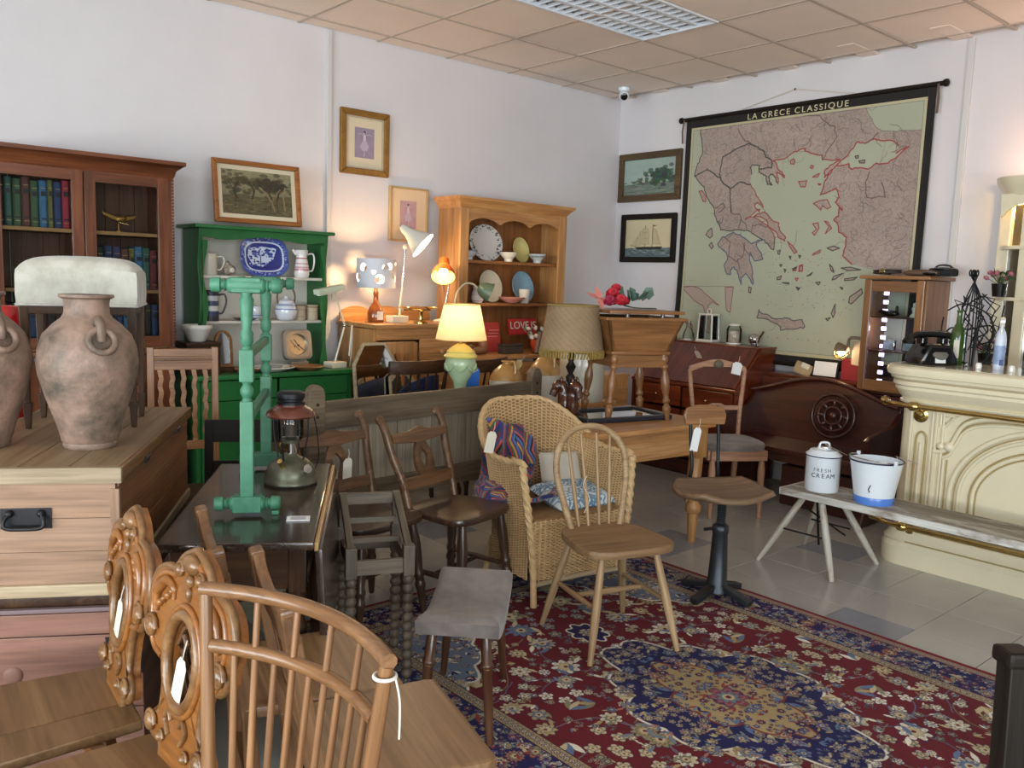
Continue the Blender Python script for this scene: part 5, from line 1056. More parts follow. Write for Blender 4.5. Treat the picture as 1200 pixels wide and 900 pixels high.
tube(ph, 'cord', black, spline([(.09, .03, .02), (.14, .02, .01), (.16, -.04, .008), (.12, -.09, .008)], 6), .005, 6)
wr = thing('wire_bottle_holder', 'black wire sculpture bottle holder standing on the bar counter', 'bottle holder', (5.02, 1.90, 1.108), 0)
for k in range(7): a = k * .4 - 1.2; tube(wr, 'wire', iron, spline([(.02 * math.cos(a), .02 * math.sin(a), .50), (.03 * math.cos(a), -.015 * k + .04, .35), (.05 * math.cos(a * 2), -.02 * k + .06, .15), (.06 * math.cos(a * 2.5), -.02 * k + .06, .0)], 5), .004, 6)
for k in range(4): tube(wr, 'loop', iron, [(.014 * math.cos(t) + .012 * math.cos(k * 1.6), .018 * math.sin(k * 1.6), .51 + .016 * math.sin(t)) for t in np.linspace(0, 2 * PI, 12)[:-1]], .004, 6, closed=True)
for k in range(9):
    a = -.24 + .045 * k; P_ = [(0, a * .3 + .02, .40 - .012 * k)]
    for q in range(6): P_.append((.02 * math.sin(k * 3 + q), a * .5 + (-1) ** (q + k) * .022 - .012 * q * (k % 3), .36 - .06 * q + .012 * ((k * 5 + q * 3) % 4)))
    tube(wr, 'branch', iron, P_, .0036, 6)
for k, P in enumerate((((0, .12, .30), (0, .03, .34), (0, -.10, .28), (0, -.13, .16), (0, -.06, .12)), ((.02, .14, .12), (0, .10, .2), (0, .0, .2), (0, -.12, .22), (0, -.10, .05)), ((0, -.02, .10), (0, -.14, .14), (0, -.18, .05), (0, -.10, .02)), ((-.02, .16, .18), (0, .09, .17), (0, .04, .1), (0, .08, .0)), ((0, .10, .0), (-.03, .13, .16), (0, .14, .26)), ((0, -.17, .34), (0, -.16, .26), (0, -.14, .1), (0, -.17, .02)), ((0, -.05, .3), (0, -.10, .2), (0, -.05, .15), (0, -.12, .08), (0, -.07, 0.0)))): tube(wr, 'branch', iron, spline(P, 6), .0045, 6)
wbt = thing('wine_bottle', 'green wine bottle standing in the black wire holder', 'bottle', (5.00, 1.945, 1.108)); lathe(wbt, 'body', plain('bottle_green', L8(58, 84, 26), .08, coat=.6, var=.3), (0, 0, 0), [(.001, 0), (.036, 0), (.038, .01), (.038, .17), (.03, .2), (.015, .23), (.013, .29), (.015, .292), (.015, .305), (.012, .306)], 22); box(wbt, 'bottle_label', paper, (-.036, -.012, .09), (.006, .03, .1))
sp_ = thing('spray_bottle', 'white trigger spray bottle with pale blue label on the bar counter', 'bottle', (4.93, 1.70, 1.108), 20)
lathe(sp_, 'body', plain('spray_white', L8(206, 214, 230), .35), (0, 0, 0), [(.001, 0), (.033, 0), (.034, .16), (.026, .2), (.015, .215), (.014, .225)], 20, sx=1, sy=.8); lathe(sp_, 'label_band', plain('spray_label', L8(150, 168, 206), .4, var=.3, vs=20), (0, 0, .03), [(.0345, 0), (.035, .1)], 20, sy=.8); box(sp_, 'label_mark', plain('label_navy', L8(30, 46, 110), .4), (-.03, -.012, .04), (.012, .02, .03)); slab(sp_, 'trigger_head', porc, [(-.05, .02), (-.05, .04), (-.02, .055), (.03, .05), (.035, .02), (.012, 0), (-.012, 0), (-.02, .02)], .024, T(0, .012, .225) @ XZ, bev=.005); tube(sp_, 'trigger', porc, [(-.02, 0, .24), (-.035, 0, .215), (-.03, 0, .19)], .005, 6)
for i, y in enumerate((1.76, 1.60)): t = thing('cork', 'small pale bottle stopper %s the spray bottle on the counter' % ('left of', 'right of')[i], 'stopper', (4.83, y, 1.108)); lathe(t, 'body', porc, (0, 0, 0), [(.001, 0), (.014, 0), (.016, .02), (.012, .035), (.001, .036)], 14)

# ---------------------------------------------------------------- trestle bench with enamel ware
be = thing('trestle_bench', 'weathered plank bench on splayed white legs in front of the bar counter', 'bench', (4.28, 1.55, 0))
tp_b = box(be, 'plank', trestle, (0.006, 0, .405), (.298, 1.79, .035), bev=.004); pe = wood('worn_white_paint', L8(178, 176, 170), L8(200, 198, 192), L8(214, 213, 208), .6, .8, worn=L8(140, 128, 114), vary=0); box(be, 'painted_edge', pe, (-.149, 0, .404), (.012, 1.80, .037), bev=.003); box(be, 'painted_edge', pe, (0, .900, .404), (.31, .012, .037), bev=.003)
for yy in (.80, -.62):
    for sx_ in (-1, 1):
        for d in (-1, 1): turn(be, 'leg', painted_leg, (sx_ * .09, yy + d * .05 - .06, .388), (sx_ * .20 + (.09 if sx_ > 0 else 0), yy + d * .22 - .04, 0), [(0, .017), (.5, .02), (1, .014)], 10)
    for sx_ in (-1, 1): rod(be, 'brace', iron, (sx_ * .10, yy + .02, .35), (-sx_ * .14, yy - .14, .16), .006, 6); rod(be, 'brace', iron, (sx_ * .15, yy + .07, .20), (sx_ * .15, yy - .16, .20), .005, 6)
cr = thing('bread_crock', 'white enamel lidded canister with black lettering on the trestle bench', 'canister', (4.27, 2.29, .4225), -40)
lathe(cr, 'body', white_e, (0, 0, 0), [(.001, 0), (.086, 0), (.09, .006), (.09, .185), (.092, .188), (.092, .194), (.088, .196)], 36); tube(cr, 'rim', blue_rim, [(.0925 * math.cos(a), .0925 * math.sin(a), .192) for a in np.linspace(0, 2 * PI, 33)[:-1]], .0035, 6, closed=True)
lathe(cr, 'lid', white_e, (0, 0, .194), [(.094, 0), (.094, .006), (.075, .02), (.07, .028), (.04, .034), (.036, .04), (.001, .042)], 36); tube(cr, 'lid_handle', white_e, spline([(-.028, 0, .232), (-.02, 0, .258), (.02, 0, .258), (.028, 0, .232)], 5), .006, 8)
def curved_text(par, s, r, z, size, a0, m):
    n = len(s)
    for i, ch in enumerate(s):
        if ch == ' ': continue
        a = a0 + (i - (n - 1) / 2) * size * .74 / r
        M = Matrix.Translation((r * math.sin(a), -r * math.cos(a), z)) @ Matrix.Rotation(a, 4, 'Z') @ RX; text(par, 'letter', m, ch, M, size, .0004)
ink = plain('enamel_lettering', L8(30, 30, 36), .4)
curved_text(cr, 'FRESH', .0908, .122, .026, -.42, ink); curved_text(cr, 'CREAM', .0908, .092, .034, -.34, ink)
t = thing('price_tag', 'brown card label lying on the lid of the white canister', 'tag', (4.255, 2.265, .672)); bar(t, 'card', plain('brown_card', L8(160, 146, 124), .8), (0, 0, 0), (.078, -.064, -.046), .05, .002, bev=0); tube(t, 'string', string_m, [(0, 0, 0), (.0, .02, .01)], .0014, 5)
bk = thing('enamel_bucket', 'white enamel bucket with navy rim and blue base on the trestle bench', 'bucket', (4.25, 1.99, .4225), 0)
lathe(bk, 'body', white_e, (0, 0, 0), [(.001, .012), (.088, .012), (.09, 0), (.094, .0), (.098, .035), (.128, .22), (.132, .222), (.128, .224), (.122, .215), (.094, .03), (.001, .024)], 40)
lathe(bk, 'base_band', blue_b, (0, 0, 0), [(.0945, 0), (.1, .038), (.099, .04)], 40); tube(bk, 'rim', blue_rim, [(.131 * math.cos(a), .131 * math.sin(a), .222) for a in np.linspace(0, 2 * PI, 41)[:-1]], .004, 6, closed=True)
for s_ in (-1, 1): box(bk, 'ear', white_e, (s_ * .135 * .4, s_ * .135 * .92, .228), (.02, .015, .03), bev=.004)
hp = [(.054 * q, .124 * q, .235) for q in (1,)]; c0 = Vector((.054, .124, .232)); dirn = Vector((.92, -.4, 0))
tube(bk, 'handle', chrome, [tuple(Vector((.054 * math.cos(a), .124 * math.cos(a), .228)) + (dirn * .13 * math.sin(a) * -1) + Vector((0, 0, .012 * math.sin(a)))) for a in np.linspace(0, PI, 20)], .003, 6)
for P in ([(-.105, -.03, .11), (-.106, -.02, .085), (-.104, -.026, .07)], [(-.1, .05, .14), (-.1, .035, .15), (-.1, .03, .135)]): tube(bk, 'chip', blue_rim, P, .003, 5)
t = thing('price_tag', 'grey card tag on the right side of the white bucket', 'tag', (4.345, 1.905, .652)); bar(t, 'card', plain('grey_card', L8(150, 146, 138), .8), (-.02, .016, .012), (.055, -.052, -.018), .045, .002, bev=0); tube(t, 'string', string_m, [(-.02, .016, .012), (-.025, .01, .0)], .0014, 5)

# ---------------------------------------------------------------- bar back cabinet with mirror
bb = thing('mirrored_cabinet', 'cream mirrored bar back cabinet with arched lit top at the right edge', 'cabinet', (5.78, 1.68, 0))
box(bb, 'base_cupboard', cream, (0.0, -.1, .52), (.42, 1.2, 1.04), bev=.006); box(bb, 'counter_slab', cream, (-.02, -.1, 1.05), (.48, 1.26, .03), bev=.01)
for y in (.36, .20, -.4): box(bb, 'post', cream, (-.06 if y < .3 else .04, y, 1.62), (.05, .07, 1.14), bev=.008)
box(bb, 'mirror_back', mirror, (.16, -.1, 1.6), (.01, 1.0, 1.1), bev=0); box(bb, 'back_board', cream, (.18, -.1, 1.62), (.02, 1.1, 1.2))
for z in (1.47, 1.78): slab(bb, 'shelf', cream, [(.16, .42)] + [(.0 + .16 - .26 * math.sin(a), .40 - .14 + .14 * math.cos(a)) for a in np.linspace(0, PI / 2, 10)] + [(-.1, -.4), (.16, -.4)], .022, T(0, 0, z), bev=.004)
sweep(bb, 'cornice', cream, [(-.1, 2.10), (.0, 2.10), (.012, 2.12), (.03, 2.15), (.05, 2.18), (.055, 2.21), (-.1, 2.21)], [(.2, .40)] + [(.16 - .26 * math.sin(a), .40 - .14 + .14 * math.cos(a)) for a in np.linspace(0, PI / 2, 10)] + [(-.1, -.5)])
slab(bb, 'top_board', cream, [(.2, .42), (-.02, .42), (-.13, .3), (-.13, -.5), (.2, -.5)], .012, T(0, 0, 2.195), bev=0)
fr_ = [(.35 - .5 * t, 1.97 + (.09 * math.sin(min(1, t * 2.2) * PI) if t < .46 else -.0) - .06 * t) for t in np.linspace(0, 1, 30)]
slab(bb, 'arched_frieze', cream, cdraw([(.36, 2.11)] + fr_ + [(-.15, 2.11)]), .03, Matrix(((0, 0, 1, -.1), (-1, 0, 0, 0), (0, 1, 0, 0), (0, 0, 0, 1))), bev=.004); sph(bb, 'carved_scroll', cream, (-.11, .17, 1.99), (.02, .03, .03))
point_light(bb, 'downlight', (.05, .28, 2.05), 5, (1.0, .66, .22), .03); point_light(bb, 'top_light', (.05, .1, 2.3), 6, (1.0, .6, .38), .05)
lathe(bb, 'lamp_bowl', emit('bar_lamp', (1.0, .6, .2), 6), (.05, .28, 2.06), [(.001, 0), (.03, .01), (.035, .03)], 14)
for i, (y, z) in enumerate(((1.99, 1.492), (2.03, 1.065))):
    t = thing('flower_pot', '%s dark pot of pink artificial flowers on the bar back' % ('upper', 'lower')[i], 'plant', (5.66, y, z)); lathe(t, 'pot', black, (0, 0, 0), [(.001, 0), (.035, 0), (.045, .08), (.04, .08)], 16)
    for k in range(14):
        a, r = k * 2.4, .02 + .06 * random.random(); p = (r * math.cos(a), r * math.sin(a) * 1.3, .1 + .05 * random.random()); rod(t, 'stem', plain('stem_green', L8(60, 78, 44), .7), (0, 0, .07), p, .002, 5)
        if k % 2: sph(t, 'flower', plain('pink_petal', L8(168, 100, 110), .7), p, (.018, .018, .013), (30 * k, 0, 0), 8, 5)
        else: slab(t, 'leaf', MATS['stem_green'], [(-.03, 0), (0, .012), (.03, 0), (0, -.012)], .002, T(*p, 50, 20 * k, 30 * k), bev=0)

# ---------------------------------------------------------------- display cabinet
dcb = thing('display_cabinet', 'small glazed oak display cabinet with purple white light strip inside', 'cabinet', (5.79, 2.615, 0.83), -90)
dw = .20
for s_ in (-1, 1): box(dcb, 'side_panel', doughw, (s_ * dw, .02, .375), (.022, .34, .75)); box(dcb, 'stile', doughw, (s_ * (dw - .025), -.16, .375), (.05, .03, .75), bev=.006)
for z in (.012, .735): box(dcb, 'rail', doughw, (0, -.158, z + (.03 if z < .1 else -.03)), (.33, .026, .07))
box(dcb, 'top', doughw, (0, 0.01, .765), (.47, .40, .024), bev=.008); box(dcb, 'bottom', doughw, (0, .02, .015), (.39, .34, .03)); box(dcb, 'back', plain('cab_back_red', L8(110, 62, 52), .6), (0, .18, .38), (.4, .012, .72))
for z in (.27, .50): box(dcb, 'glass_shelf', mahogd, (0, .02, z), (.37, .29, .012))
box(dcb, 'pane', glass, (0, -.155, .375), (.30, .004, .62), bev=0)
led = emit('led_purple_white', (.80, .58, 1.0), 4)
for k in range(11): box(dcb, 'led', led, (-.11, -.125 + .09, .06 + k * .06), (.034, .010, .026), bev=.003)
point_light(dcb, 'led_light', (-.09, -.12, .42), 1.6, (.8, .66, 1.0), .05)
def small(name, label, cat, x, y, z, kind, m):
    """x to the right along the cabinet, y out of it"""
    t = thing(name, label, cat, (5.79 + y, 2.615 - x, .83 + z), -90)
    if kind == 'box': box(t, 'body', m, (0, 0, .035), (.08, .03, .07)); box(t, 'screen', plain('photo_print', L8(140, 150, 156), .3, var=.4, vs=30), (0, -.016, .035), (.064, .003, .054), bev=0)
    elif kind == 'fig': lathe(t, 'base', m, (0, 0, 0), [(.001, 0), (.03, 0), (.028, .012), (.012, .03), (.02, .06), (.01, .075), (.001, .078)], 14); sph(t, 'head', m, (0, 0, .085), .014)
    else: sph(t, 'body', m, (0, 0, .02), (.06, .03, .02)); sph(t, 'neck', m, (.04, 0, .045), (.012, .012, .03)); sph(t, 'tail', m, (-.055, 0, .03), (.03, .012, .012))
    return t
small('photo_frame', 'small silver framed photograph, left on the middle shelf of the display cabinet', 'photo frame', -.05, -.06, .276, 'box', chrome); small('photo_frame', 'small dark framed photograph, right on the middle shelf of the display cabinet', 'photo frame', .08, -.06, .276, 'box', black)
small('figurine', 'small white china figure on the top shelf of the display cabinet', 'figurine', .09, -.04, .506, 'fig', porc); small('bird_ornament', 'dark bird ornament lying on the top shelf of the display cabinet', 'ornament', -.06, -.06, .506, 'bird', black)
small('figurine', 'small white china figure at the bottom of the display cabinet', 'figurine', .04, -.02, .03, 'fig', porc)
cs = thing('cupboard', 'dark wooden cupboard carrying the glazed display cabinet, behind the settle end', 'cupboard', (5.83, 2.615, 0), -90); box(cs, 'body', mahogd, (0, 0, .40), (.42, .30, .80)); box(cs, 'top', mahogd, (0, 0, .818), (.44, .32, .02)); box(cs, 'door', mahogd, (0, -.155, .42), (.36, .02, .7))
for i, (x, y, l, nm, cat) in enumerate(((.0, 2.57, 'dark leather belt coiled on top of the display cabinet', 'belt', 'belt'), (-.02, 2.33, 'brown flat cap lying on top of the display cabinet', 'flat_cap', 'cap'), (.02, 2.21, 'black bellows handbag at the right end on top of the display cabinet', 'handbag', 'bag'))):
    t = thing(nm, l, cat, (5.77 + x, y + .17, 1.607), 0)
    if i == 0: tube(t, 'strap', plain('leather_dark', L8(50, 38, 30), .5, var=.3), [(.05 * math.cos(a), .085 * math.sin(a), .016 + .002 * a) for a in np.linspace(0, 13, 50)], .014, 6, flat=.5); box(t, 'buckle', brass, (-.05, .01, .03), (.02, .04, .03), bev=.004)
    elif i == 1: sph(t, 'crown', plain('tweed_brown', L8(110, 84, 64), .9, var=.3, vs=60), (0, 0, .022), (.1, .12, .024)); sph(t, 'peak', black, (-.06, -.08, .02), (.06, .05, .012), (0, 0, 30))
    else: box(t, 'body', MATS['black_cloth'], (0, 0, .03), (.1, .16, .05), bev=.02); sph(t, 'flap', black, (0, 0, .05), (.06, .09, .014)); tube(t, 'handle', black, spline([(0, -.06, .055), (0, -.03, .075), (0, .03, .075), (0, .06, .055)], 5), .006, 6)
cl_ = thing('caged_lamp', 'clip-on inspection lamp with wire cage, lit, beside the display cabinet', 'lamp', (5.66, 2.885, 1.10), 0)
tube(cl_, 'arm', plain('lamp_brown_grey', L8(96, 86, 76), .5), spline([(.0, -.09, .07), (.0, .02, .075), (.0, .035, .02)], 5), .011, 8); slab(cl_, 'clamp', plain('clamp_tan', L8(170, 150, 128), .5), [(-.045, -.14), (.03, -.15), (.03, .03), (-.045, .02)], .02, Matrix(((0, 0, 1, .02), (-1, 0, 0, -.03), (0, 1, 0, .03), (0, 0, 0, 1))), bev=.004)
sph(cl_, 'bulb', emit('bulb_hot', (1.0, .8, .5), 40), (-.02, .07, -.03), .024)
for k in range(8): a = k * PI / 4; tube(cl_, 'cage_wire', brass, [(-.02 + .03 * math.cos(a), .02, -.01 + .03 * math.sin(a)), (-.02 + .055 * math.cos(a), .07, -.03 + .05 * math.sin(a)), (-.02 + .02 * math.cos(a), .125, -.04 + .02 * math.sin(a))], .002, 5)
for yy, rr in ((.06, .054), (.10, .04)): tube(cl_, 'cage_ring', brass, [(-.02 + rr * math.cos(a), yy, -.03 + rr * math.sin(a)) for a in np.linspace(0, 2 * PI, 17)[:-1]], .002, 5, closed=True)
surf(cl_, 'reflector', plain('lamp_hood', L8(120, 96, 76), .4), lambda u, v: (-.02 + (.03 + .03 * v) * math.cos(u * PI), .02 + .075 * v, -.02 + (.03 + .03 * v) * math.sin(u * PI)), 14, 3, .002)
point_light(cl_, 'bulb_light', (-.055, .08, -.02), 2.2, (1.0, .7, .36), .03)

# ---------------------------------------------------------------- bureau, settle, narrow desk
bu = thing('slant_bureau', 'mahogany slant-front bureau under the map with glass jars on top', 'bureau', (5.70, 4.16, 0), -90)
for s_ in (-1, 1): slab(bu, 'side_panel', mahog, [(-.26, 0), (.24, 0), (.24, 1.03), (.04, 1.03), (-.26, .72)], .022, Matrix(((0, 0, 1, s_ * .50 - .011), (1, 0, 0, 0), (0, 1, 0, 0), (0, 0, 0, 1))), bev=.002)
box(bu, 'top', mahog, (0, .14, 1.035), (1.04, .24, .018)); bar(bu, 'fall_front', mahog, (0, -.25, .735), (0, .03, 1.025), .98, .022); box(bu, 'back', mahogd, (0, .23, .5), (.98, .012, 1.0))
for k, z in enumerate((.62, .44, .24)):
    for s_ in (-1, 1): d = box(bu, 'drawer', mahog, (s_ * .245, -.25, z), (.47, .022, .16 if k < 2 else .2), bev=.006); sph(d, 'knob', brass, (0, -.02 if 1 else 0, 0), .012)
box(bu, 'writing_ledge', mahog, (0, -.25, .72), (1.02, .05, .025), bev=.006); box(bu, 'plinth', mahogd, (0, -.22, .06), (.98, .03, .12))
def bureau_item(name, label, cat, y, x=5.86): return thing(name, label, cat, (x, y, 1.044), -90)
t = bureau_item('glass_lantern', 'white framed glass lantern standing on the bureau', 'lantern', 4.24)
for sx_ in (-1, 1):
    for sy_ in (-1, 1): bar(t, 'post', porc, (sx_ * .07, sy_ * .05, 0), (sx_ * .06, sy_ * .045, .22), .012, .012)
box(t, 'base', porc, (0, 0, .01), (.16, .12, .02)); box(t, 'roof', porc, (0, 0, .225), (.14, .11, .014)); box(t, 'pane', glass, (0, -.05, .115), (.12, .004, .19), bev=0); box(t, 'pane', glass, (.066, 0, .115), (.004, .09, .19), bev=0); box(t, 'pane', glass, (-.066, 0, .115), (.004, .09, .19), bev=0); tube(t, 'ring', porc, [(.02 * math.cos(a), 0, .25 + .02 * math.sin(a)) for a in np.linspace(0, 2 * PI, 13)[:-1]], .004, 6, closed=True)
t = bureau_item('glass_jar', 'clear glass jar with a white stopper standing on the bureau', 'jar', 3.99)
lathe(t, 'body', glass, (0, 0, 0), [(.001, .004), (.055, .004), (.06, .02), (.06, .12), (.045, .145)], 24); lathe(t, 'lid', porc, (0, 0, .145), [(.045, 0), (.047, .012), (.03, .02), (.001, .022)], 24); lathe(t, 'base', porc, (0, 0, 0), [(.001, 0), (.06, 0), (.06, .012), (.001, .012)], 24); lathe(t, 'contents', plain('jar_contents', L8(176, 150, 134), .8, vs=40, col2=L8(206, 196, 186)), (0, 0, .014), [(.001, 0), (.045, 0), (.045, .09), (.001, .1)], 18)
t = bureau_item('oil_lamp', 'silver plated bowl-shaped hand lamp at the right end of the bureau top', 'lamp', 3.80); sph(t, 'body', chrome, (0, 0, .05), (.05, .04, .045)); tube(t, 'handle', chrome, [(.03, -.01, .03), (.10, -.03, .12)], .009, 8); tube(t, 'handle', chrome, [(.03, -.02, .06), (.07, -.05, .0)], .008, 8); lathe(t, 'foot', chrome, (0, 0, 0), [(.001, 0), (.035, 0), (.02, .012)], 16); sph(t, 'knob', chrome, (0, -.05, .06), .014)
t = bureau_item('glass_bottle', 'small clear glass bottle at the left end of the bureau top', 'bottle', 4.44); lathe(t, 'body', glass, (0, 0, 0), [(.001, 0), (.04, 0), (.05, .01), (.045, .05), (.02, .11), (.018, .16)], 20); lathe(t, 'foot', porc, (0, 0, 0), [(.001, 0), (.05, 0), (.045, .012), (.001, .013)], 20)
price_tag('white tag hanging on the slanted front of the bureau', (5.565, 4.13, .985), 40, 0, -90, .05, .11)
se = thing('settle', 'dark mahogany settle with arched back and carved round medallion', 'settle', (5.40, 3.06, 0), -90)
n = 40; arch = [(-.56, .33)] + [(-.56 + 1.12 * t, .74 + .13 * (math.sin(PI * t) ** 1.4)) for t in np.linspace(0, 1, n)] + [(.56, .33)]
slab(se, 'back', mahogd, arch, .03, T(0, .17, 0, -7) @ XZ, bev=.006)
tube(se, 'back_moulding', mahogd, [(x, .135 + (z - .33) * .12, z) for x, z in arch[1:-1]], .016, 8)
for r in (.15, .105, .06): tube(se, 'medallion_ring', mahogd, [(.12 + r * 1.05 * math.cos(a), .155 + (.63 + r * math.sin(a) - .33) * .122 - .028, .63 + r * math.sin(a)) for a in np.linspace(0, 2 * PI, 29)[:-1]], .012, 8, closed=True)
for k in range(8): a = k * PI / 4; sph(se, 'medallion_leaf', mahogd, (.12 + .09 * math.cos(a), .155 + (.30 + .09 * math.sin(a)) * .122 - .03, .63 + .09 * math.sin(a)), (.03, .014, .016), (0, -math.degrees(a), 0), 10, 6)
sph(se, 'medallion_boss', mahogd, (.12, .155 + .30 * .122 - .03, .63), (.03, .02, .03))
box(se, 'seat', mahogd, (0, -.03, .40), (1.14, .44, .035), bev=.01); box(se, 'seat_apron', mahogd, (0, -.22, .355), (1.08, .025, .06), bev=.006)
for s_ in (-1, 1): slab(se, 'end_panel', mahogd, [(-.22, 0), (-.14, 0), (-.16, .1), (-.2, .22), (-.12, .33), (-.21, .38), (-.2, .56), (-.1, .6), (.05, .66), (.2, .74), (.22, .0), (.1, 0), (.08, .2), (0, .26), (-.06, .2), (-.08, 0)][::1] if 0 else [(-.24, 0), (.22, 0), (.25, .72), (.12, .62), (-.16, .585), (-.23, .56), (-.22, .50), (-.16, .44), (-.16, .40), (-.24, .39), (-.22, .26), (-.17, .14)], .035, Matrix(((0, 0, 1, s_ * .555 - .0175), (1, 0, 0, 0), (0, 1, 0, 0), (0, 0, 0, 1))), bev=.005)
box(se, 'under_box', mahogd, (.22, .05, .14), (.62, .3, .28), bev=.006)
nd = thing('narrow_desk', 'narrow dark desk against the wall behind the settle', 'desk', (5.86, 3.28, 0), -90); box(nd, 'top', mahog, (0, 0, .85), (.78, .22, .025)); box(nd, 'drawer', mahog, (0, -.10, .79), (.7, .02, .09)); 
for sx_ in (-1, 1):
    for sy_ in (-1, 1): bar(nd, 'leg', mahogd, (sx_ * .36, sy_ * .085, 0), (sx_ * .36, sy_ * .085, .84), .04, .04)
t = thing('framed_certificate', 'small black framed white certificate leaning on the wall above the settle', 'picture', (5.84, 3.17, .863), -90); box(t, 'frame', black_w, (0, 0, .06), (.20, .016, .13), (-10, 0, 0)); box(t, 'sheet', paper_w, (0, -.009, .061), (.175, .004, .105), (-10, 0, 0), bev=0)
t = thing('paper_wrap', 'crumpled brown paper packet beside the small certificate', 'packet', (5.82, 3.34, .863), -70); box(t, 'packet', plain('wrap_brown', L8(176, 152, 118), .8, var=.3), (0, 0, .045), (.13, .05, .09), (0, 20, 10), .012); box(t, 'flap', paper, (.02, -.026, .07), (.06, .006, .04), (10, 20, 10))
t = thing('red_box', 'dark red box standing behind the right end of the settle', 'box', (5.83, 2.955, .863), -90); box(t, 'body', plain('box_red', L8(130, 24, 32), .5), (0, 0, .07), (.14, .08, .14)); box(t, 'lid', plain('box_red', L8(130, 24, 32)), (0, 0, .145), (.146, .086, .02))
# ---------------------------------------------------------------- balloon-back side chair before the bureau
pinkw = wood('stripped_walnut', L8(150, 104, 80), L8(180, 134, 106), L8(200, 158, 130), .5, 1.0)
vc = thing('side_chair', 'stripped wood Victorian side chair with grey seat in front of the bureau', 'chair', (4.80, 3.27, 0), -32); vc.scale = (1, 1, 1.035)
def vb(x, z): return (x, .19 + .10 * (z - .45), z)
for s_ in (-1, 1):
    tube(vc, 'back_stile', pinkw, spline([vb(s_ * .16, .45), vb(s_ * .17, .62), vb(s_ * .19, .80), vb(s_ * .20, .90)], 5), .016, 8); turn(vc, 'leg', pinkw, (s_ * .17, -.19, 0), (s_ * .17, -.18, .40), turned(1, .02, 'chair'), 12); bar(vc, 'leg', pinkw, (s_ * .16, .24, 0), (s_ * .16, .19, .45), .03, .03)
    lathe(vc, 'roundel', darkoak, vb(s_ * .20, .90), [(.001, -.012), (.014, -.01), (.016, .004), (.001, .006)], 14, rot=(90, 0, 0))
slab(vc, 'crest_rail', pinkw, [(-.215, .0), (-.2, .03), (-.1, .06), (-.03, .075), (.03, .075), (.1, .06), (.2, .03), (.215, 0), (.19, -.005), (.1, .025), (-.1, .025), (-.19, -.005)], .028, T(0, .19 + .045 + .014, .89, -5) @ XZ, bev=.005); sph(vc, 'crest_carving', plain('carving_grey', L8(104, 92, 76), .6), (0, .215, .935), (.035, .018, .03))
slab(vc, 'cross_rail', pinkw, [(-.17, 0), (-.06, .0), (-.03, -.015), (.03, -.015), (.06, 0), (.17, 0), (.17, .03), (.06, .03), (.03, .045), (-.03, .045), (-.06, .03), (-.17, .03)], .022, T(0, .225, .63, -5) @ XZ, bev=.003); sph(vc, 'cross_carving', MATS['carving_grey'], (0, .20, .645), (.022, .012, .018))
for s_ in (-1, 1): bar(vc, 'seat_rail', pinkw, (s_ * .19, -.19, .40), (s_ * .17, .19, .40), .03, .06)
bar(vc, 'seat_rail', pinkw, (-.19, -.20, .40), (.19, -.20, .40), .03, .06)
slab(vc, 'seat', greyvel, ell(0, 0, .22, .21, 28, e=.6), .05, T(0, -.01, .425), bev=.022)
price_tag('white paper tag pinned on the crest of the stripped Victorian chair', (5.02, 3.37, .985), -6, 12, -32, .07, .085, paper_w)
# ---------------------------------------------------------------- rug
rg = thing('rug', 'large red Persian style rug with navy medallion and navy flowered border', 'rug', (2.58, 1.68, 0.0012))
RW, RL = 2.02, 3.05
surf(rg, 'pile', image_mat('rug_print', rug_print(), .95, bump=.3), lambda u, v: (-RW / 2 + RW * u, -RL / 2 + RL * v, .008 + .0012 * math.sin(u * 9) * math.sin(v * 13)), 40, 60, uv=True)
bdm = plain('rug_binding', L8(110, 20, 34), .95)
for s_ in (-1, 1): tube(rg, 'binding', bdm, [(s_ * RW / 2, -RL / 2 + RL * k / 20, .005) for k in range(21)], .005, 6)
for s_ in (-1, 1): tube(rg, 'binding', bdm, [(-RW / 2, s_ * RL / 2, .005), (RW / 2, s_ * RL / 2, .005)], .005, 6)
RZ = .0102
# ---------------------------------------------------------------- pale hoop-back chair
wc = thing('hoop_back_chair', 'pale elm hoop-back spindle chair standing alone on the rug', 'chair', (2.61, 2.30, RZ), -17)
seatp = ell(0, 0, .205, .20, 36, e=.55); seatp = [(x * (1 - .12 * (y / .2)) , y) for x, y in seatp]
slab(wc, 'seat', elmseat, seatp, .034, T(0, 0, .412), bev=.012)
for sx_ in (-1, 1):
    for sy_ in (-1, 1): turn(wc, 'leg', elm, (sx_ * .125, sy_ * .13 + .005, .413), (sx_ * .205, sy_ * .215 + .01, 0), [(0, .013), (.15, .0155), (.45, .019), (.7, .017), (1, .011)], 12)
    turn(wc, 'stretcher', elm, (sx_ * .163, -.165, .205), (sx_ * .163, .185, .205), [(0, .009), (.5, .013), (1, .009)], 10)
turn(wc, 'stretcher', elm, (-.163, .01, .205), (.163, .01, .205), [(0, .009), (.5, .014), (1, .009)], 10)
hp = spline([(-.118, .15, .44), (-.150, .175, .56), (-.172, .205, .68), (-.155, .225, .78), (-.09, .245, .845), (0, .252, .865), (.09, .245, .845), (.155, .225, .78), (.172, .205, .68), (.150, .175, .56), (.118, .15, .44)], 6)
tube(wc, 'hoop', elm, hp, .0145, 10)
for x0, x1 in ((-.075, -.105), (-.027, -.038), (.027, .038), (.075, .105)): turn(wc, 'spindle', elm, (x0, .165, .44), (x1, .25 - abs(x1) * .06, .84 - abs(x1) * .16), [(0, .007), (.3, .0095), (1, .006)], 8)
tube(wc, 'string', string_m, spline([(-.03, .19, .66), (-.05, .185, .62), (-.02, .18, .56), (-.045, .175, .50)], 6), .0016, 5)

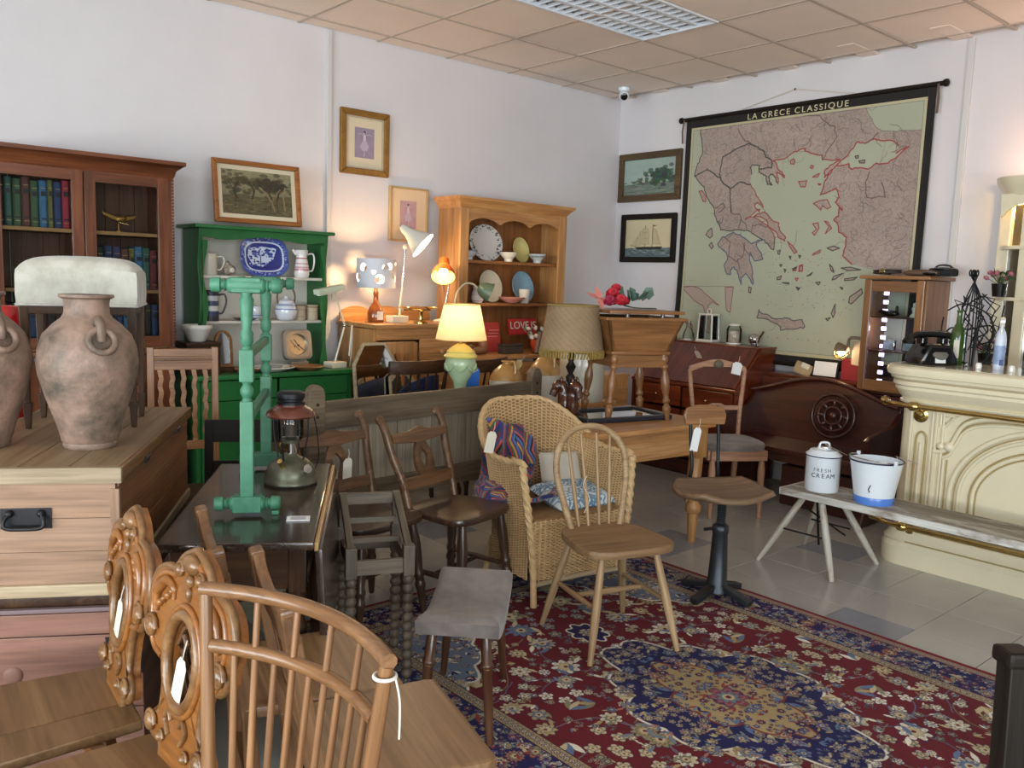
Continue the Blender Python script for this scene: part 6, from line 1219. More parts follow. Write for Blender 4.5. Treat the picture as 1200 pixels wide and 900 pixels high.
# ---------------------------------------------------------------- wicker armchair
wk = thing('wicker_armchair', 'honey coloured wicker tub armchair with flared rolled rim', 'armchair', (2.88, 2.98, RZ), -8)
def plan(s):   # s -1..1 along the U from left arm front round the back to the right arm front
    a = s * 2.35
    if abs(a) < PI / 2: return math.sin(a) * .27, .02 + .23 * math.cos(a)
    e = (abs(a) - PI / 2) / .78; return math.copysign(.27 - .005 * e, s), .02 - .24 * e
def top(s): t = min(1, max(0, (abs(s) - .12) / .62)); t = t * t * (3 - 2 * t); return .872 - .215 * t + (.012 if abs(s) > .9 else 0)
def shell(s, v, off=0):
    x, y = plan(s); h0 = .11; z = h0 + (top(s) - h0) * v; fl = 1 + .30 * max(0, (z - .36) / .5) ** 1.2 - .05 * max(0, (.36 - z) / .3) * 0
    n = Vector((x, y - .0, 0)).normalized() if (x or y) else Vector((0, 1, 0)); return Vector((x * fl + n.x * off, y * (fl if y > 0 else 1 + .2 * (fl - 1)) + n.y * off, z))
m = Multi(); NS = 64
for i in range(NS + 1):
    s = -1 + 2 * i / NS; m.tube([shell(s, v) for v in np.linspace(0, 1, 9)], .0038, 5)
m.build(wk, 'stakes', wicker_m, kind='stuff')
m = Multi(); NR = 92
for r in range(NR):
    v = (r + .5) / NR; pts = [shell(-1 + 2 * k / 192, v, .0042 * math.sin(k * PI / 3 + r * PI)) for k in range(193)]; m.tube(pts, .0037, 4)
m.build(wk, 'woven_shell', wicker_m, kind='stuff')
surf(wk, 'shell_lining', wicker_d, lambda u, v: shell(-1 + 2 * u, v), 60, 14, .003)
rim = [shell(s, 1.0, .012) for s in np.linspace(-1, 1, 70)]; rim = [Vector((shell(-1, 1).x, shell(-1, 1).y - .02, shell(-1, 1).z - .02))] + rim + [Vector((shell(1, 1).x, shell(1, 1).y - .02, shell(1, 1).z - .02))]
tube(wk, 'rolled_rim', wicker_m, rim, .0135, 10)
m = Multi()
for k in (0, 1, 2):
    P = []
    for i, p in enumerate(rim): a = i * .9 + k * 2.1; P.append(p + Vector((0, 0, .0115 * math.sin(a))) + Vector((p.x, p.y, 0)).normalized() * .0115 * math.cos(a))
    m.tube(P, .006, 5)
m.build(wk, 'rim_braid', wicker_m, kind='stuff')
for s_ in (-1, 1):
    P0 = [Vector((s_ * .325, -.245, .655)), Vector((s_ * .30, -.265, .45)), Vector((s_ * .275, -.275, .25)), Vector((s_ * .262, -.28, 0))]; Q = spline(P0, 14)
    tube(wk, 'front_leg', wicker_m, Q, [.014] * 30 + [.016] * (len(Q) - 30), 8); m = Multi()
    for k in (0, 1, 2): m.tube([p + Vector((.012 * math.cos(i * .75 + k * 2.1), .012 * math.sin(i * .75 + k * 2.1), 0)) for i, p in enumerate(Q[:34])], .0075, 5)
    m.build(wk, 'leg_braid', wicker_m, kind='stuff'); rod(wk, 'rear_leg', wicker_m, (s_ * .19, .20, .2), (s_ * .21, .23, 0), .016)
m = Multi()
for r in range(34):
    z = .122 + r * .0082; m.tube([Vector((-.27 + .54 * k / 70, -.265 - .012 * math.sin(PI * k / 70) + .004 * math.sin(k * PI / 2 + r * PI), z)) for k in range(71)], .0038, 4)
for k in range(19): m.tube([Vector((-.26 + .52 * k / 18, -.27, .11)), Vector((-.26 + .52 * k / 18, -.27, .40))], .0045, 5)
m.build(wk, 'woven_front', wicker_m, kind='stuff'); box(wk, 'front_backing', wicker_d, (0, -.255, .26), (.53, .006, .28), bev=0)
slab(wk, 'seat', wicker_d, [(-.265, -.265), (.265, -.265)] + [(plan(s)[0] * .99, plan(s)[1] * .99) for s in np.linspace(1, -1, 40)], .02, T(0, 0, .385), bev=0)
tube(wk, 'base_rail', palepine, [(-.262, -.27, .10), (0, -.285, .115), (.262, -.27, .10)], .013, 8)
# blanket and cushion in it
def drape(par, name, mat_, fn, nu, nv, th): return surf(par, name, mat_, fn, nu, nv, th, uv=True, smooth=180)
bl = thing('knitted_blanket', 'striped multicolour knitted patchwork blanket thrown over the wicker chair', 'blanket', (2.84, 3.02, 0), -8)
bm_ = image_mat('blanket', blanket_print(), .95, bump=.6, sheen=.3)
def blf(u, v):
    x = -.20 + .30 * u + .02 * math.sin(v * 9); t = v
    if t < .45: q = t / .45; y, z = .20 - .02 * q, .80 - .36 * q ** 1.1
    else: q = (t - .45) / .55; y, z = .18 - .30 * q, .455 + .03 * math.sin(q * 6 + u * 4)
    k = 1 - (2 * u - 1) ** 2; z += -.10 * (1 - v) * (u - .2) ** 2 * 1.5; return (x - .02 + (.04 * math.sin(u * 14 + v * 3)) * .25, y - .06 * k + .018 * math.sin(u * 17 + v * 7), z + .012 * math.sin(u * 11 + v * 13))
drape(bl, 'cloth', bm_, blf, 36, 40, .016)
def blf2(u, v):
    a = v * 2.2 - .3; return (-.20 - .06 * math.sin(u * 3) - .05 * math.cos(a), -.10 + .26 * u + .012 * math.sin(v * 20), .43 + .09 * math.sin(a) + .012 * math.sin(u * 16 + v * 8))
bf2 = drape(bl, 'folded_edge', bm_, blf2, 20, 20, .016)
def blf3(u, v): a = v * 2 * PI; return (-.375 + .05 * math.cos(a) + .03 * math.sin(u * 8), -.10 + .24 * u, .34 + .10 * math.sin(a) + .02 * math.sin(u * 9 + v * 12))
def cushion(name, label, loc, rz, rx, w_, h_, t_, m_, corner=.9):
    t = thing(name, label, 'cushion', loc, rz); Mx = Euler((math.radians(rx), 0, 0)).to_matrix().to_4x4()
    def f(sg): return lambda u, v: ((u - .5) * w_ * (1 - .08 * (1 - abs(2 * v - 1)) * 0), sg * t_ * (max(0, (1 - (2 * u - 1) ** 4)) * max(0, (1 - (2 * v - 1) ** 4))) ** .5, (v - .5) * h_)
    surf(t, 'front', m_, f(-1), 18, 18, uv=True, smooth=180, mw=Mx); surf(t, 'back', m_, f(1), 18, 18, uv=True, smooth=180, mw=Mx); return t
cushion('cushion', 'pale blue patterned cushion lying flat in the wicker chair', (2.97, 2.90, .45), -6, -80, .36, .28, .045, image_mat('cushion', cushion_print(), .9))
cushion('cushion', 'cream cushion leaning at the back right of the wicker chair', (3.03, 3.05, .53), -20, -24, .22, .21, .045, plain('cushion_cream', L8(196, 188, 176), .9, var=.15, bump=.2, bs=90))
price_tag('white card tag tied inside the left rim of the wicker chair', (2.50, 2.97, .80), 0, 12, -10, .05, .10, paper)

# ---------------------------------------------------------------- round-cornered pine table with dough box
pt = thing('pine_table', 'pine kitchen table with rounded corners carrying the dough box', 'table', (3.68, 3.28, 0), -5)
box(pt, 'top', pine, (0, 0, .705), (.94, .72, .03), bev=.012); pt.children[0].name = 'top'
for P in (((-.43, -.30), (.43, -.30)), ((-.43, .30), (.43, .30))): box(pt, 'apron', pine, ((P[0][0] + P[1][0]) / 2, P[0][1], .61), (.86, .024, .16))
for s_ in (-1, 1): box(pt, 'apron', pine, (s_ * .41, 0, .61), (.024, .58, .16))
for sx_ in (-1, 1):
    for sy_ in (-1, 1): box(pt, 'leg_block', pine, (sx_ * .395, sy_ * .285, .60), (.085, .085, .18)); turn(pt, 'leg', pine, (sx_ * .395, sy_ * .285, 0), (sx_ * .395, sy_ * .285, .52), turned(1, .042, 'chunky'), 18)
TT = .7205
tr_ = thing('framed_mirror', 'flat mirror in a dark blue frame lying under the dough box', 'mirror', (3.70, 3.32, TT), -12)
box(tr_, 'glass', mirror, (0, 0, .012), (.52, .30, .006), bev=0)
for s_ in (-1, 1): box(tr_, 'frame', plain('frame_navy_black', L8(30, 34, 46), .3), (0, s_ * .165, .014), (.60, .04, .028), bev=.008); box(tr_, 'frame', MATS['frame_navy_black'], (s_ * .28, 0, .014), (.04, .30, .028), bev=.008)
db = thing('dough_box', 'brown wooden dough box on four turned legs standing on the pine table', 'dough box', (3.80, 3.31, TT), -22)
DZ = .375
for sx_ in (-1, 1):
    for sy_ in (-1, 1): turn(db, 'leg', doughw, (sx_ * .19, sy_ * .17, 0), (sx_ * .155, sy_ * .15, DZ + .01), turned(1, .024, 'dough'), 16)
    box(db, 'apron', doughw, (sx_ * .16, 0, DZ - .035), (.02, .30, .07))
for sy_ in (-1, 1): box(db, 'apron', doughw, (0, sy_ * .155, DZ - .035), (.32, .02, .07))
def trough(z0, z1, a0, b0, a1, b1, th):
    for s_ in (-1, 1):
        for ax in (0, 1):
            A = [(-a0, s_ * b0, z0), (a0, s_ * b0, z0), (a1, s_ * b1, z1), (-a1, s_ * b1, z1)] if ax == 0 else [(s_ * a0, -b0, z0), (s_ * a0, b0, z0), (s_ * a1, b1, z1), (s_ * a1, -b1, z1)]
            nx = (0, -s_ * th, 0) if ax == 0 else (-s_ * th, 0, 0); v = A + [tuple(Vector(p) + Vector(nx)) for p in A]; f = [(0, 1, 2, 3), (7, 6, 5, 4), (0, 4, 5, 1), (1, 5, 6, 2), (2, 6, 7, 3), (3, 7, 4, 0)]
            if (ax == 0) == (s_ > 0): f = [q[::-1] for q in f]
            mk(db, 'trough_side', doughw, v, f, None, 38)
trough(DZ + .01, DZ + .205, .17, .16, .24, .225, .016)
box(db, 'trough_floor', doughw, (0, 0, DZ + .012), (.37, .35, .02), bev=.006)
for s_ in (-1, 1): box(db, 'rim', doughw, (0, s_ * .222, DZ + .207), (.51, .024, .018), bev=.006); box(db, 'rim', doughw, (s_ * .243, 0, DZ + .207), (.024, .45, .018), bev=.006)
ld = thing('lid_board', 'flat wooden lid board resting on knobs across the dough box', 'board', (3.80, 3.31, TT + DZ + .2165), -22)
for x in (-.12, .10): lathe(ld, 'knob', black, (x, -.215, 0), [(.001, 0), (.012, 0), (.012, .018), (.001, .019)], 12); lathe(ld, 'knob', black, (x, .21, 0), [(.001, 0), (.012, 0), (.012, .018), (.001, .019)], 12)
box(ld, 'board', doughw, (0, 0, .028), (.47, .46, .018), bev=.005)
LZ = TT + DZ + .2165 + .0375
bq = thing('artificial_bouquet', 'red and pink artificial flowers with grey-green leaves lying on the lid board', 'flowers', (3.72, 3.34, LZ), -22)
rs = random.Random(4); pet = plain('petal_red', L8(184, 24, 44), .6, var=.3, vs=30); pet2 = plain('petal_crimson', L8(150, 20, 60), .6, var=.3, vs=30); lily = plain('petal_salmon', L8(214, 130, 120), .6); lf = plain('leaf_bluegreen', L8(92, 118, 106), .6); stg = plain('stem_dark', L8(70, 90, 70), .6)
def rose(c, r, m):
    hd = sph(bq, 'bloom', m, c, (r * .7, r * .7, r * .65), (0, 0, 0), 12, 8)
    for k in range(14):
        a = k * 2.4; q = Vector((math.cos(a), math.sin(a), -.1 + .9 * (k % 4) / 3)); slab(bq, 'petal', m, ell(0, 0, r * .62, r * .5, 8), .003, T(c[0] + q.x * r * .65, c[1] + q.y * r * .65, c[2] + q.z * r * .5, 60 + 10 * (k % 3), 0, math.degrees(a) + 90), bev=0)
for c, r, m in (((-.07, -.05, .045), .04, pet2), ((-.01, -.07, .05), .042, pet), ((-.03, .0, .085), .042, pet), ((.03, -.02, .045), .036, pet), ((.0, .02, .12), .03, pet)): rose(c, r, m)
for k in range(6): a = k * 1.05; slab(bq, 'lily_petal', lily, [(0, 0), (.02, .03), (0, .09), (-.02, .03)], .003, T(-.12, -.02, .06, 50 * math.cos(a), 50 * math.sin(a), math.degrees(a)), bev=0)
for k in range(9): slab(bq, 'leaf', lf, [(0, 0), (.03, .03), (.02, .075), (-.02, .075), (-.03, .03)], .003, T(.02 + .022 * k, -.01 + .03 * math.sin(k * 2), .03 + .03 * abs(math.sin(k * 1.7)), 60 + 20 * math.sin(k), 20 * math.cos(k), 40 * k), bev=0)
for k in range(4): tube(bq, 'stem', stg, spline([(-.03, -.01, .05), (.1, .0 + .012 * k, .012), (.24, .02 - .02 * k, .008)], 5), .003, 6)
# horse-head lamp with hessian shade
hl = thing('horse_head_lamp', 'carved horse head table lamp with fringed hessian drum shade, unlit', 'lamp', (3.455, 3.43, TT), 0)
lathe(hl, 'base', darkoak, (0, 0, 0), [(.001, 0), (.085, 0), (.09, .012), (.07, .03), (.001, .032)], 28)
for k in range(3):
    a = k * 2.09 - 1.75; ca, sa = math.cos(a), math.sin(a); rot = math.degrees(a)
    hm = plain('carved_brown_glaze', L8(96, 56, 38), .22, col2=L8(50, 28, 20), vs=16, coat=.4)
    P = spline([(.02, 0, .03), (.03, 0, .09), (.035, 0, .15), (.055, 0, .19), (.082, 0, .165), (.098, 0, .125)], 5); P = [(x * ca - y * sa, x * sa + y * ca, z) for x, y, z in P]
    tube(hl, 'horse_head', hm, P, [.042] * 5 + [.038] * 5 + [.034] * 5 + [.032] * 5 + [.022] * 6, 10)
    for s_ in (-1, 1): q = (.05 * ca - s_ * .018 * sa, .05 * sa + s_ * .018 * ca, .215); sph(hl, 'ear', hm, q, (.008, .008, .022)); sph(hl, 'eye', black, (.075 * ca - s_ * .026 * sa, .075 * sa + s_ * .026 * ca, .175), .006)
    tube(hl, 'mane', plain('mane_dark', L8(30, 22, 20), .4), [((x - .035) * ca, (x - .035) * sa, z) for x, z in ((.02, .04), (.03, .1), (.04, .17), (.06, .21))], .014, 8)
turn(hl, 'turned_stem', black_w, (0, 0, .2), (0, 0, .39), [(0, .02), (.2, .028), (.3, .014), (.5, .03), (.65, .014), (.8, .024), (1, .012)], 14)
hes = plain('hessian', L8(180, 154, 122), .9, col2=L8(138, 115, 88), vs=4, thr=(.3, .8), bump=.5, bs=220)
m = Multi()
r0, r1, z0, z1 = .178, .142, .395, .645
for k in range(46): z = z0 + (z1 - z0) * k / 45; r = r0 + (r1 - r0) * k / 45; m.tube([((r + .0018 * math.sin(i * PI / 2 + k * PI)) * math.cos(2 * PI * i / 120), (r + .0018 * math.sin(i * PI / 2 + k * PI)) * math.sin(2 * PI * i / 120), z + .0008 * math.sin(i * 1.3 + k)) for i in range(120)], .0026, 4, closed=True)
m.build(hl, 'hessian_weave', hes, kind='stuff'); lathe(hl, 'shade', plain('hessian_back', L8(120, 98, 62), .9), (0, 0, 0), [(r0 - .002, z0), (r1 - .002, z1)], 40)
m = Multi()
for k in range(64): a = 2 * PI * k / 64; m.tube([(r0 * 1.01 * math.cos(a), r0 * 1.01 * math.sin(a), z0 + .004), (r0 * 1.03 * math.cos(a + .02), r0 * 1.03 * math.sin(a + .02), z0 - .02), (r0 * 1.01 * math.cos(a), r0 * 1.01 * math.sin(a), z0 - .042)], .0052, 5)
m.build(hl, 'fringe', plain('fringe_gold', L8(150, 124, 62), .8, var=.4, vs=60), kind='stuff')
for zz, rr in ((z0, r0), (z1, r1)): tube(hl, 'shade_braid', plain('braid_gold', L8(140, 116, 70), .8), [((rr + .002) * math.cos(a), (rr + .002) * math.sin(a), zz) for a in np.linspace(0, 2 * PI, 41)[:-1]], .006, 6, closed=True)

# ---------------------------------------------------------------- plank headboard (pew back)
pw = thing('plank_headboard', 'weathered pine headboard of vertical planks with round-topped posts', 'headboard', (2.77, 3.77, 0), 6)
hl_ = .80
for s_ in (-1, 1): slab(pw, 'post', pewwood, [(-.045, 0), (.045, 0), (.045, .91)] + ell(0, .91, .045, .055, 12, 0, PI, close=False)[1:] + [(-.045, .91)], .05, T(s_ * hl_, .025, 0) @ XZ, bev=.006); sph(pw, 'peg', darkoak, (s_ * hl_, -.026, .81), .008); sph(pw, 'peg', darkoak, (s_ * hl_, -.026, .87), .008)
box(pw, 'top_rail', pewwood, (0, 0, .812), (1.51, .035, .135)); box(pw, 'bottom_rail', pewwood, (0, 0, .395), (1.51, .035, .11))
ws = [.22, .25, .24, .27, .25, .28]; x = -.755
for q in ws: box(pw, 'plank', pewplank, (x + q / 2, .006, .598), (q - .004, .018, .31), bev=.003); x += q
# behind it: jugs on a low table, two dark chairs, yellow lamp
lt_ = thing('side_table', 'low pine side table behind the headboard carrying the stoneware', 'table', (3.92, 4.065, 0), 0); box(lt_, 'top', pine, (0, 0, .675), (.98, .29, .03))
for sx_ in (-1, 1):
    for sy_ in (-1, 1): bar(lt_, 'leg', pine, (sx_ * .44, sy_ * .11, 0), (sx_ * .44, sy_ * .11, .66), .05, .05)
def flagon(label, x, y, r, h, z=.6905):
    t = thing('stoneware_flagon', label, 'jug', (x, y, z), 0); lathe(t, 'body', stonew, (0, 0, 0), [(.001, 0), (r, 0), (r * 1.02, .01), (r * 1.02, h * .6)], 30); lathe(t, 'shoulder', stonetan, (0, 0, 0), [(r * 1.02, h * .6), (r * .98, h * .68), (r * .78, h * .8), (r * .42, h * .92), (r * .25, h * .95), (r * .25, h * .99), (r * .34, h), (r * .3, h * 1.03), (.001, h * 1.03)], 30)
    tube(t, 'handle', stonetan, spline([(0, -r * .3, h * .97), (0, -r * .75, h * 1.0), (0, -r * .85, h * .76)], 5), .011, 8); return t
flagon('smaller tan-shouldered stoneware flagon behind the headboard', 3.53, 4.08, .105, .29); flagon('taller tan-shouldered stoneware flagon right of the headboard post', 3.82, 4.03, .105, .335)
bc_ = thing('stoneware_barrel', 'big plain white stoneware crock standing behind the hessian lamp', 'crock', (4.21, 4.07, .6905)); lathe(bc_, 'body', stonew, (0, 0, 0), [(.001, 0), (.15, 0), (.155, .01), (.155, .33), (.15, .35), (.14, .36), (.13, .345), (.001, .345)], 36)
price_tag('buff card tag tied to the neck of the smaller flagon', (3.60, 4.02, .99), 10, 38, 10, .06, .12, plain('buff_card', L8(196, 172, 120), .8))
def stickback(label, loc, rz, grp=None):
    t = thing('stick_back_chair', label, 'chair', loc, rz); slab(t, 'seat', black_w, ell(0, 0, .2, .19, 26, e=.6), .03, T(0, 0, .425), bev=.01)
    for sx_ in (-1, 1):
        for sy_ in (-1, 1): turn(t, 'leg', darkoak, (sx_ * .16, sy_ * .15, 0), (sx_ * .12, sy_ * .11, .43), turned(1, .018, 'chair'), 10)
        turn(t, 'stretcher', darkoak, (sx_ * .15, -.135, .16), (sx_ * .15, .135, .16), [(0, .008), (.5, .012), (1, .008)], 8); turn(t, 'back_post', darkoak, (sx_ * .17, .15, .45), (sx_ * .19, .225, .90), [(0, .013), (.5, .017), (1, .012)], 10)
    for k in range(4): rod(t, 'spindle', darkoak, (-.09 + .06 * k, .16, .45), (-.10 + .067 * k, .24, .90), .0075)
    c = [(-.23 + .46 * q, .235 - .06 * (2 * q - 1) ** 2 * 1.0) for q in np.linspace(0, 1, 15)]; poly = c + [(x, y + .024) for x, y in c[::-1]]; slab(t, 'crest_rail', darkoak, poly, .085, T(0, .0, .885), bev=.008); return t
stickback('dark stick-back chair behind the left half of the headboard, nearer the mirror', (3.13, 4.66, 0), 181); stickback('dark stick-back chair behind the headboard beside the yellow lamp', (3.58, 4.57, 0), 197)
bg_ = thing('navy_garment', 'navy blue cloth hung over the left stick-back chair seat', 'cloth', (3.13, 4.66, 0), 181); surf(bg_, 'cloth', plain('navy_cloth', L8(30, 44, 84), .9, var=.3, vs=12), lambda u, v: (-.2 + .44 * u, .13 + .01 * math.sin(u * 20), .46 + (.40 - .18 * u * u) * v), 18, 6, .006)
bb_ = thing('blue_bag', 'bright blue carrier bag standing beside the ceramic lamp behind the headboard', 'bag', (3.29, 4.16, .7755), -20); slab(bb_, 'body', plain('blue_bag', L8(30, 110, 206), .5), [(-.06, 0), (.05, 0), (.06, .16), (.0, .2), (-.03, .15)], .05, XZ, bev=.01); box(bb_, 'trim', porc, (-.0, -.052, .14), (.09, .004, .008), (0, -28, 0), bev=0)
yt = thing('lamp_table', 'small round dark table behind the headboard under the yellow lamp', 'table', (3.40, 4.36, 0)) if 0 else thing('lamp_table', 'small round dark table behind the headboard under the yellow lamp', 'table', (3.17, 4.10, 0))
lathe(yt, 'top', darkoak, (0, 0, .755), [(.001, 0), (.15, 0), (.16, .012), (.15, .02), (.001, .02)], 28); turn(yt, 'pillar', darkoak, (0, 0, .06), (0, 0, .755), turned(1, .03), 14)
for k in range(3): a = k * 2.09; tube(yt, 'foot', darkoak, [(0, 0, .12), (.1 * math.cos(a), .1 * math.sin(a), .1), (.18 * math.cos(a), .18 * math.sin(a), .015)], .015, 8)
yl = thing('ceramic_lamp', 'pale green ceramic urn table lamp with a lit cream cone shade', 'lamp', (3.30, 4.36, .7215)); yl.location = (3.155, 4.07, .7755)
celadon = plain('celadon', L8(176, 198, 160), .25, var=.12, coat=.3)
lathe(yl, 'base', celadon, (0, 0, 0), [(.001, 0), (.07, 0), (.072, .012), (.05, .03), (.035, .06), (.045, .1), (.085, .17), (.095, .22), (.08, .25), (.001, .25)], 30); lathe(yl, 'lid', plain('celadon_yellow', L8(214, 206, 120), .3, coat=.3), (0, 0, .245), [(.1, 0), (.105, .01), (.09, .025), (.085, .03), (.088, .038), (.06, .062), (.05, .07), (.02, .085), (.001, .086)], 30)
for k in range(7): a = k * 2 * PI / 7; tube(yl, 'swag', celadon, [(.093 * math.cos(a + d), .093 * math.sin(a + d), .21 - .04 * math.sin((d / .9) * PI)) for d in np.linspace(0, .9, 7)], .008, 6)
lathe(yl, 'shade', shade_mat('lamp_shade_cream', L8(238, 218, 180), .36), (0, 0, 0), [(.155, .355), (.108, .565)], 48); rod(yl, 'lamp_holder', gilt, (0, 0, .33), (0, 0, .42), .012)
for rr, zz in ((.155, .355), (.108, .565)): tube(yl, 'shade_trim', plain('shade_trim', L8(226, 190, 120), .8), [(rr * math.cos(a), rr * math.sin(a), zz) for a in np.linspace(0, 2 * PI, 41)[:-1]], .003, 5, closed=True)
sph(yl, 'bulb', emit('bulb_soft', (1.0, .74, .42), 8), (0, 0, .46), .03); point_light(yl, 'bulb_light', (0, 0, .48), 9, (1.0, .72, .42), .035)
gl = thing('green_desk_lamp', 'green shaded gooseneck lamp with a lit opening, behind the ceramic lamp', 'lamp', (3.36, 4.66, .573)); gl.location = (3.78, 4.95, 1.1705)
lathe(gl, 'base', green_p, (0, 0, 0), [(.001, 0), (.07, 0), (.072, .015), (.02, .03), (.001, .03)], 24); tube(gl, 'gooseneck', plain('cream_stem', L8(200, 190, 160), .4), spline([(0, 0, .02), (-.012, 0, .12), (0, -.01, .22), (.06, -.02, .285), (.13, -.03, .285), (.175, -.04, .25)], 8), .007, 8)
cone_lamp(gl, plain('lamp_olive_green', L8(86, 104, 84), .35), shade_in, (.17, -.04, .265), (.8, -.5, -.42), .10, [(0, .02), (.15, .04), (.4, .055), (.8, .066), (1, .075)], 4, (1.0, .82, .55))
ch_ = thing('pine_crate', 'plain pine box chest under the dough box, in front of the bureau', 'chest', (4.60, 4.43, 0), 0); box(ch_, 'body', pine, (0, 0, .40), (.60, .36, .80)); box(ch_, 'lid', pine, (0, 0, .812), (.62, .38, .022)); box(ch_, 'front_board', pine, (0, -.185, .66), (.58, .012, .12))
gl.children[0].name = 'base'
# ---------------------------------------------------------------- machinist chair
mc = thing('machinist_chair', 'old factory swivel chair with wooden saddle seat on cast iron pedestal', 'chair', (3.40, 2.32, RZ), -28)
turn(mc, 'pedestal', steelblue, (0, 0, .03), (0, 0, .36), [(0, .062), (.04, .06), (.1, .048), (.85, .036), (.9, .04), (.97, .04), (1, .03)], 20)
turn(mc, 'screw', steelblue, (0, 0, .36), (0, 0, .50), [(k / 24, .019 + .004 * (k % 2)) for k in range(25)], 14); rod(mc, 'clamp_bolt', iron, (-.03, 0, .34), (-.085, .0, .335), .008)
for k in range(4): a = k * PI / 2 + .5; bar(mc, 'foot', steelblue, (.03 * math.cos(a), .03 * math.sin(a), .055), (.185 * math.cos(a), .185 * math.sin(a), .014), .045, .028, .006, taper=1.0)
sw2 = []
def seatf(sg): return lambda u, v: ((u - .5) * .46 * (1 - .25 * (abs(v - .5) * 2) ** 3), (v - .5) * .36 * (1 - .15 * (abs(u - .5) * 2) ** 2), .505 + .045 * (abs(2 * u - 1) ** 2) * 0 + .03 * abs(2 * v - 1) ** 2 - .02 * (1 - v) * (1 - (2 * u - 1) ** 2) * 1.2 + .012 * abs(2 * u - 1) ** 3)
surf(mc, 'seat', wood('chair_seat_brown', L8(92, 70, 52), L8(122, 96, 72), L8(146, 118, 92), .45, .7), seatf(1), 22, 16, .026)
box(mc, 'seat_bracket', iron, (0, .02, .49), (.10, .24, .012)); 
for s_ in (-1, 1): tube(mc, 'back_strap', iron, spline([(s_ * .06, .0, .487), (s_ * .07, .15, .485), (s_ * .075, .21, .51), (s_ * .07, .205, .60), (s_ * .075, .225, .72), (s_ * .075, .24, .84)], 5), .009, 8)
bkp = [(-.105, 0), (.105, 0), (.115, .05), (.10, .085), (.04, .10), (-.04, .10), (-.10, .085), (-.115, .05)]
slab(mc, 'backrest', doughw, bkp, .022, T(0, .245, .80, -6) @ XZ, bev=.007)
price_tag('white tag hanging on the left back strap of the machinist chair', (3.462, 2.53, .80), 0, 10, -20, .045, .12, paper_w)
# ---------------------------------------------------------------- grey stool
gs = thing('grey_stool', 'stool with dished grey velour seat and turned legs on the rug', 'stool', (1.77, 2.21, RZ), 44)
def gsf(u, v): x, y = (u - .5) * .50, (v - .5) * .27; e = min(1, 9 * min(u, 1 - u), 7 * min(v, 1 - v)); e = math.sqrt(max(0, 1 - (1 - e) ** 2)); return (x, y, .385 + .05 * (2 * u - 1) ** 2 + (-.028 + .028 * e))
surf(gs, 'seat', greyvel, gsf, 36, 24, uv=False, smooth=180)
P = [gsf(k / 24, 0) for k in range(25)] + [gsf(1, k / 12) for k in range(1, 13)] + [gsf(1 - k / 24, 1) for k in range(1, 25)] + [gsf(0, 1 - k / 12) for k in range(1, 12)]
v = [p for p in P] + [(p[0] * .99, p[1] * .99, p[2] - .045) for p in P]; n = len(P); mk(gs, 'seat_side', greyvel, v, [(i, n + i, n + (i + 1) % n, (i + 1) % n) for i in range(n)] + [tuple(range(n, 2 * n))], None, 50)
for sx_ in (-1, 1):
    for sy_ in (-1, 1): turn(gs, 'leg', darkoak if 0 else wood('stool_leg_brown', L8(58, 34, 22), L8(82, 50, 32), L8(104, 68, 44), .3, 1, coat=.4), (sx_ * .19, sy_ * .085, .375), (sx_ * .235, sy_ * .115, 0), [(0, .017), (.3, .018), (.31, .022), (.34, .022), (.35, .018), (.8, .014), (.95, .012), (1, .012)], 12); 
    for sy_ in (-1, 1): turn(gs, 'brass_ring', brass, (sx_ * .205, sy_ * .095, .252), (sx_ * .206, sy_ * .0957, .243), [(0, .0195), (1, .0195)], 12)
# ---------------------------------------------------------------- barley-twist stool frame
bs = thing('barley_frame', 'grey barley-twist stool frame without a seat, taller at the back', 'stool', (1.695, 2.69, RZ), -24)
for sx_ in (-1, 1):
    for sy_, zt in ((-1, .50), (1, .50)):
        turn(bs, 'leg', barley, (sx_ * .105, sy_ * .14, 0), (sx_ * .105, sy_ * .14, zt - .10), turned(1, .021, 'barley'), 12); box(bs, 'leg_block', barley, (sx_ * .105, sy_ * .14, zt - .045), (.042, .042, .115), bev=.004)
    bar(bs, 'side_arm', barley, (sx_ * .105, -.14, .50), (sx_ * .105, .15, .63), .026, .024); bar(bs, 'back_post', barley, (sx_ * .105, .14, .50), (sx_ * .105, .155, .64), .03, .03); bar(bs, 'side_rail', barley, (sx_ * .105, -.12, .44), (sx_ * .105, .12, .44), .02, .05)
for y, z, h in ((-.14, .435, .055), (-.02, .50, .02), (.06, .555, .022), (.155, .615, .045), (.14, .44, .05)): box(bs, 'rail', barley, (0, y, z), (.18, .02, h))
# ---------------------------------------------------------------- two kitchen chairs with carved ring splat
kc = thing('ring_back_chair', 'brown kitchen chair with open teardrop splat, right one before the headboard', 'chair', (2.345, 3.02, RZ), 14)
sp_ = ell(0, 0, .20, .19, 30, e=.5); slab(kc, 'seat', kseat, [(x * (1 - .1 * y / .19), y) for x, y in sp_], .03, T(0, 0, .42), bev=.01)
for sx_ in (-1, 1):
    for sy_ in (-1, 1): turn(kc, 'leg', kitchen if 0 else kseat, (sx_ * .185, sy_ * .18, 0), (sx_ * .14, sy_ * .14, .425), turned(1, .021, 'chair'), 12)
    turn(kc, 'stretcher', kseat, (sx_ * .168, -.165, .17), (sx_ * .168, .165, .17), [(0, .009), (.5, .014), (1, .009)], 9)
    tube(kc, 'back_stile', kitchen, spline([(sx_ * .165, .15, .44), (sx_ * .172, .185, .56), (sx_ * .19, .235, .68), (sx_ * .202, .27, .79), (sx_ * .20, .305, .835), (sx_ * .192, .315, .825)], 6), .019, 10)
turn(kc, 'stretcher', kseat, (-.168, 0, .17), (.168, 0, .17), [(0, .009), (.5, .014), (1, .009)], 9)
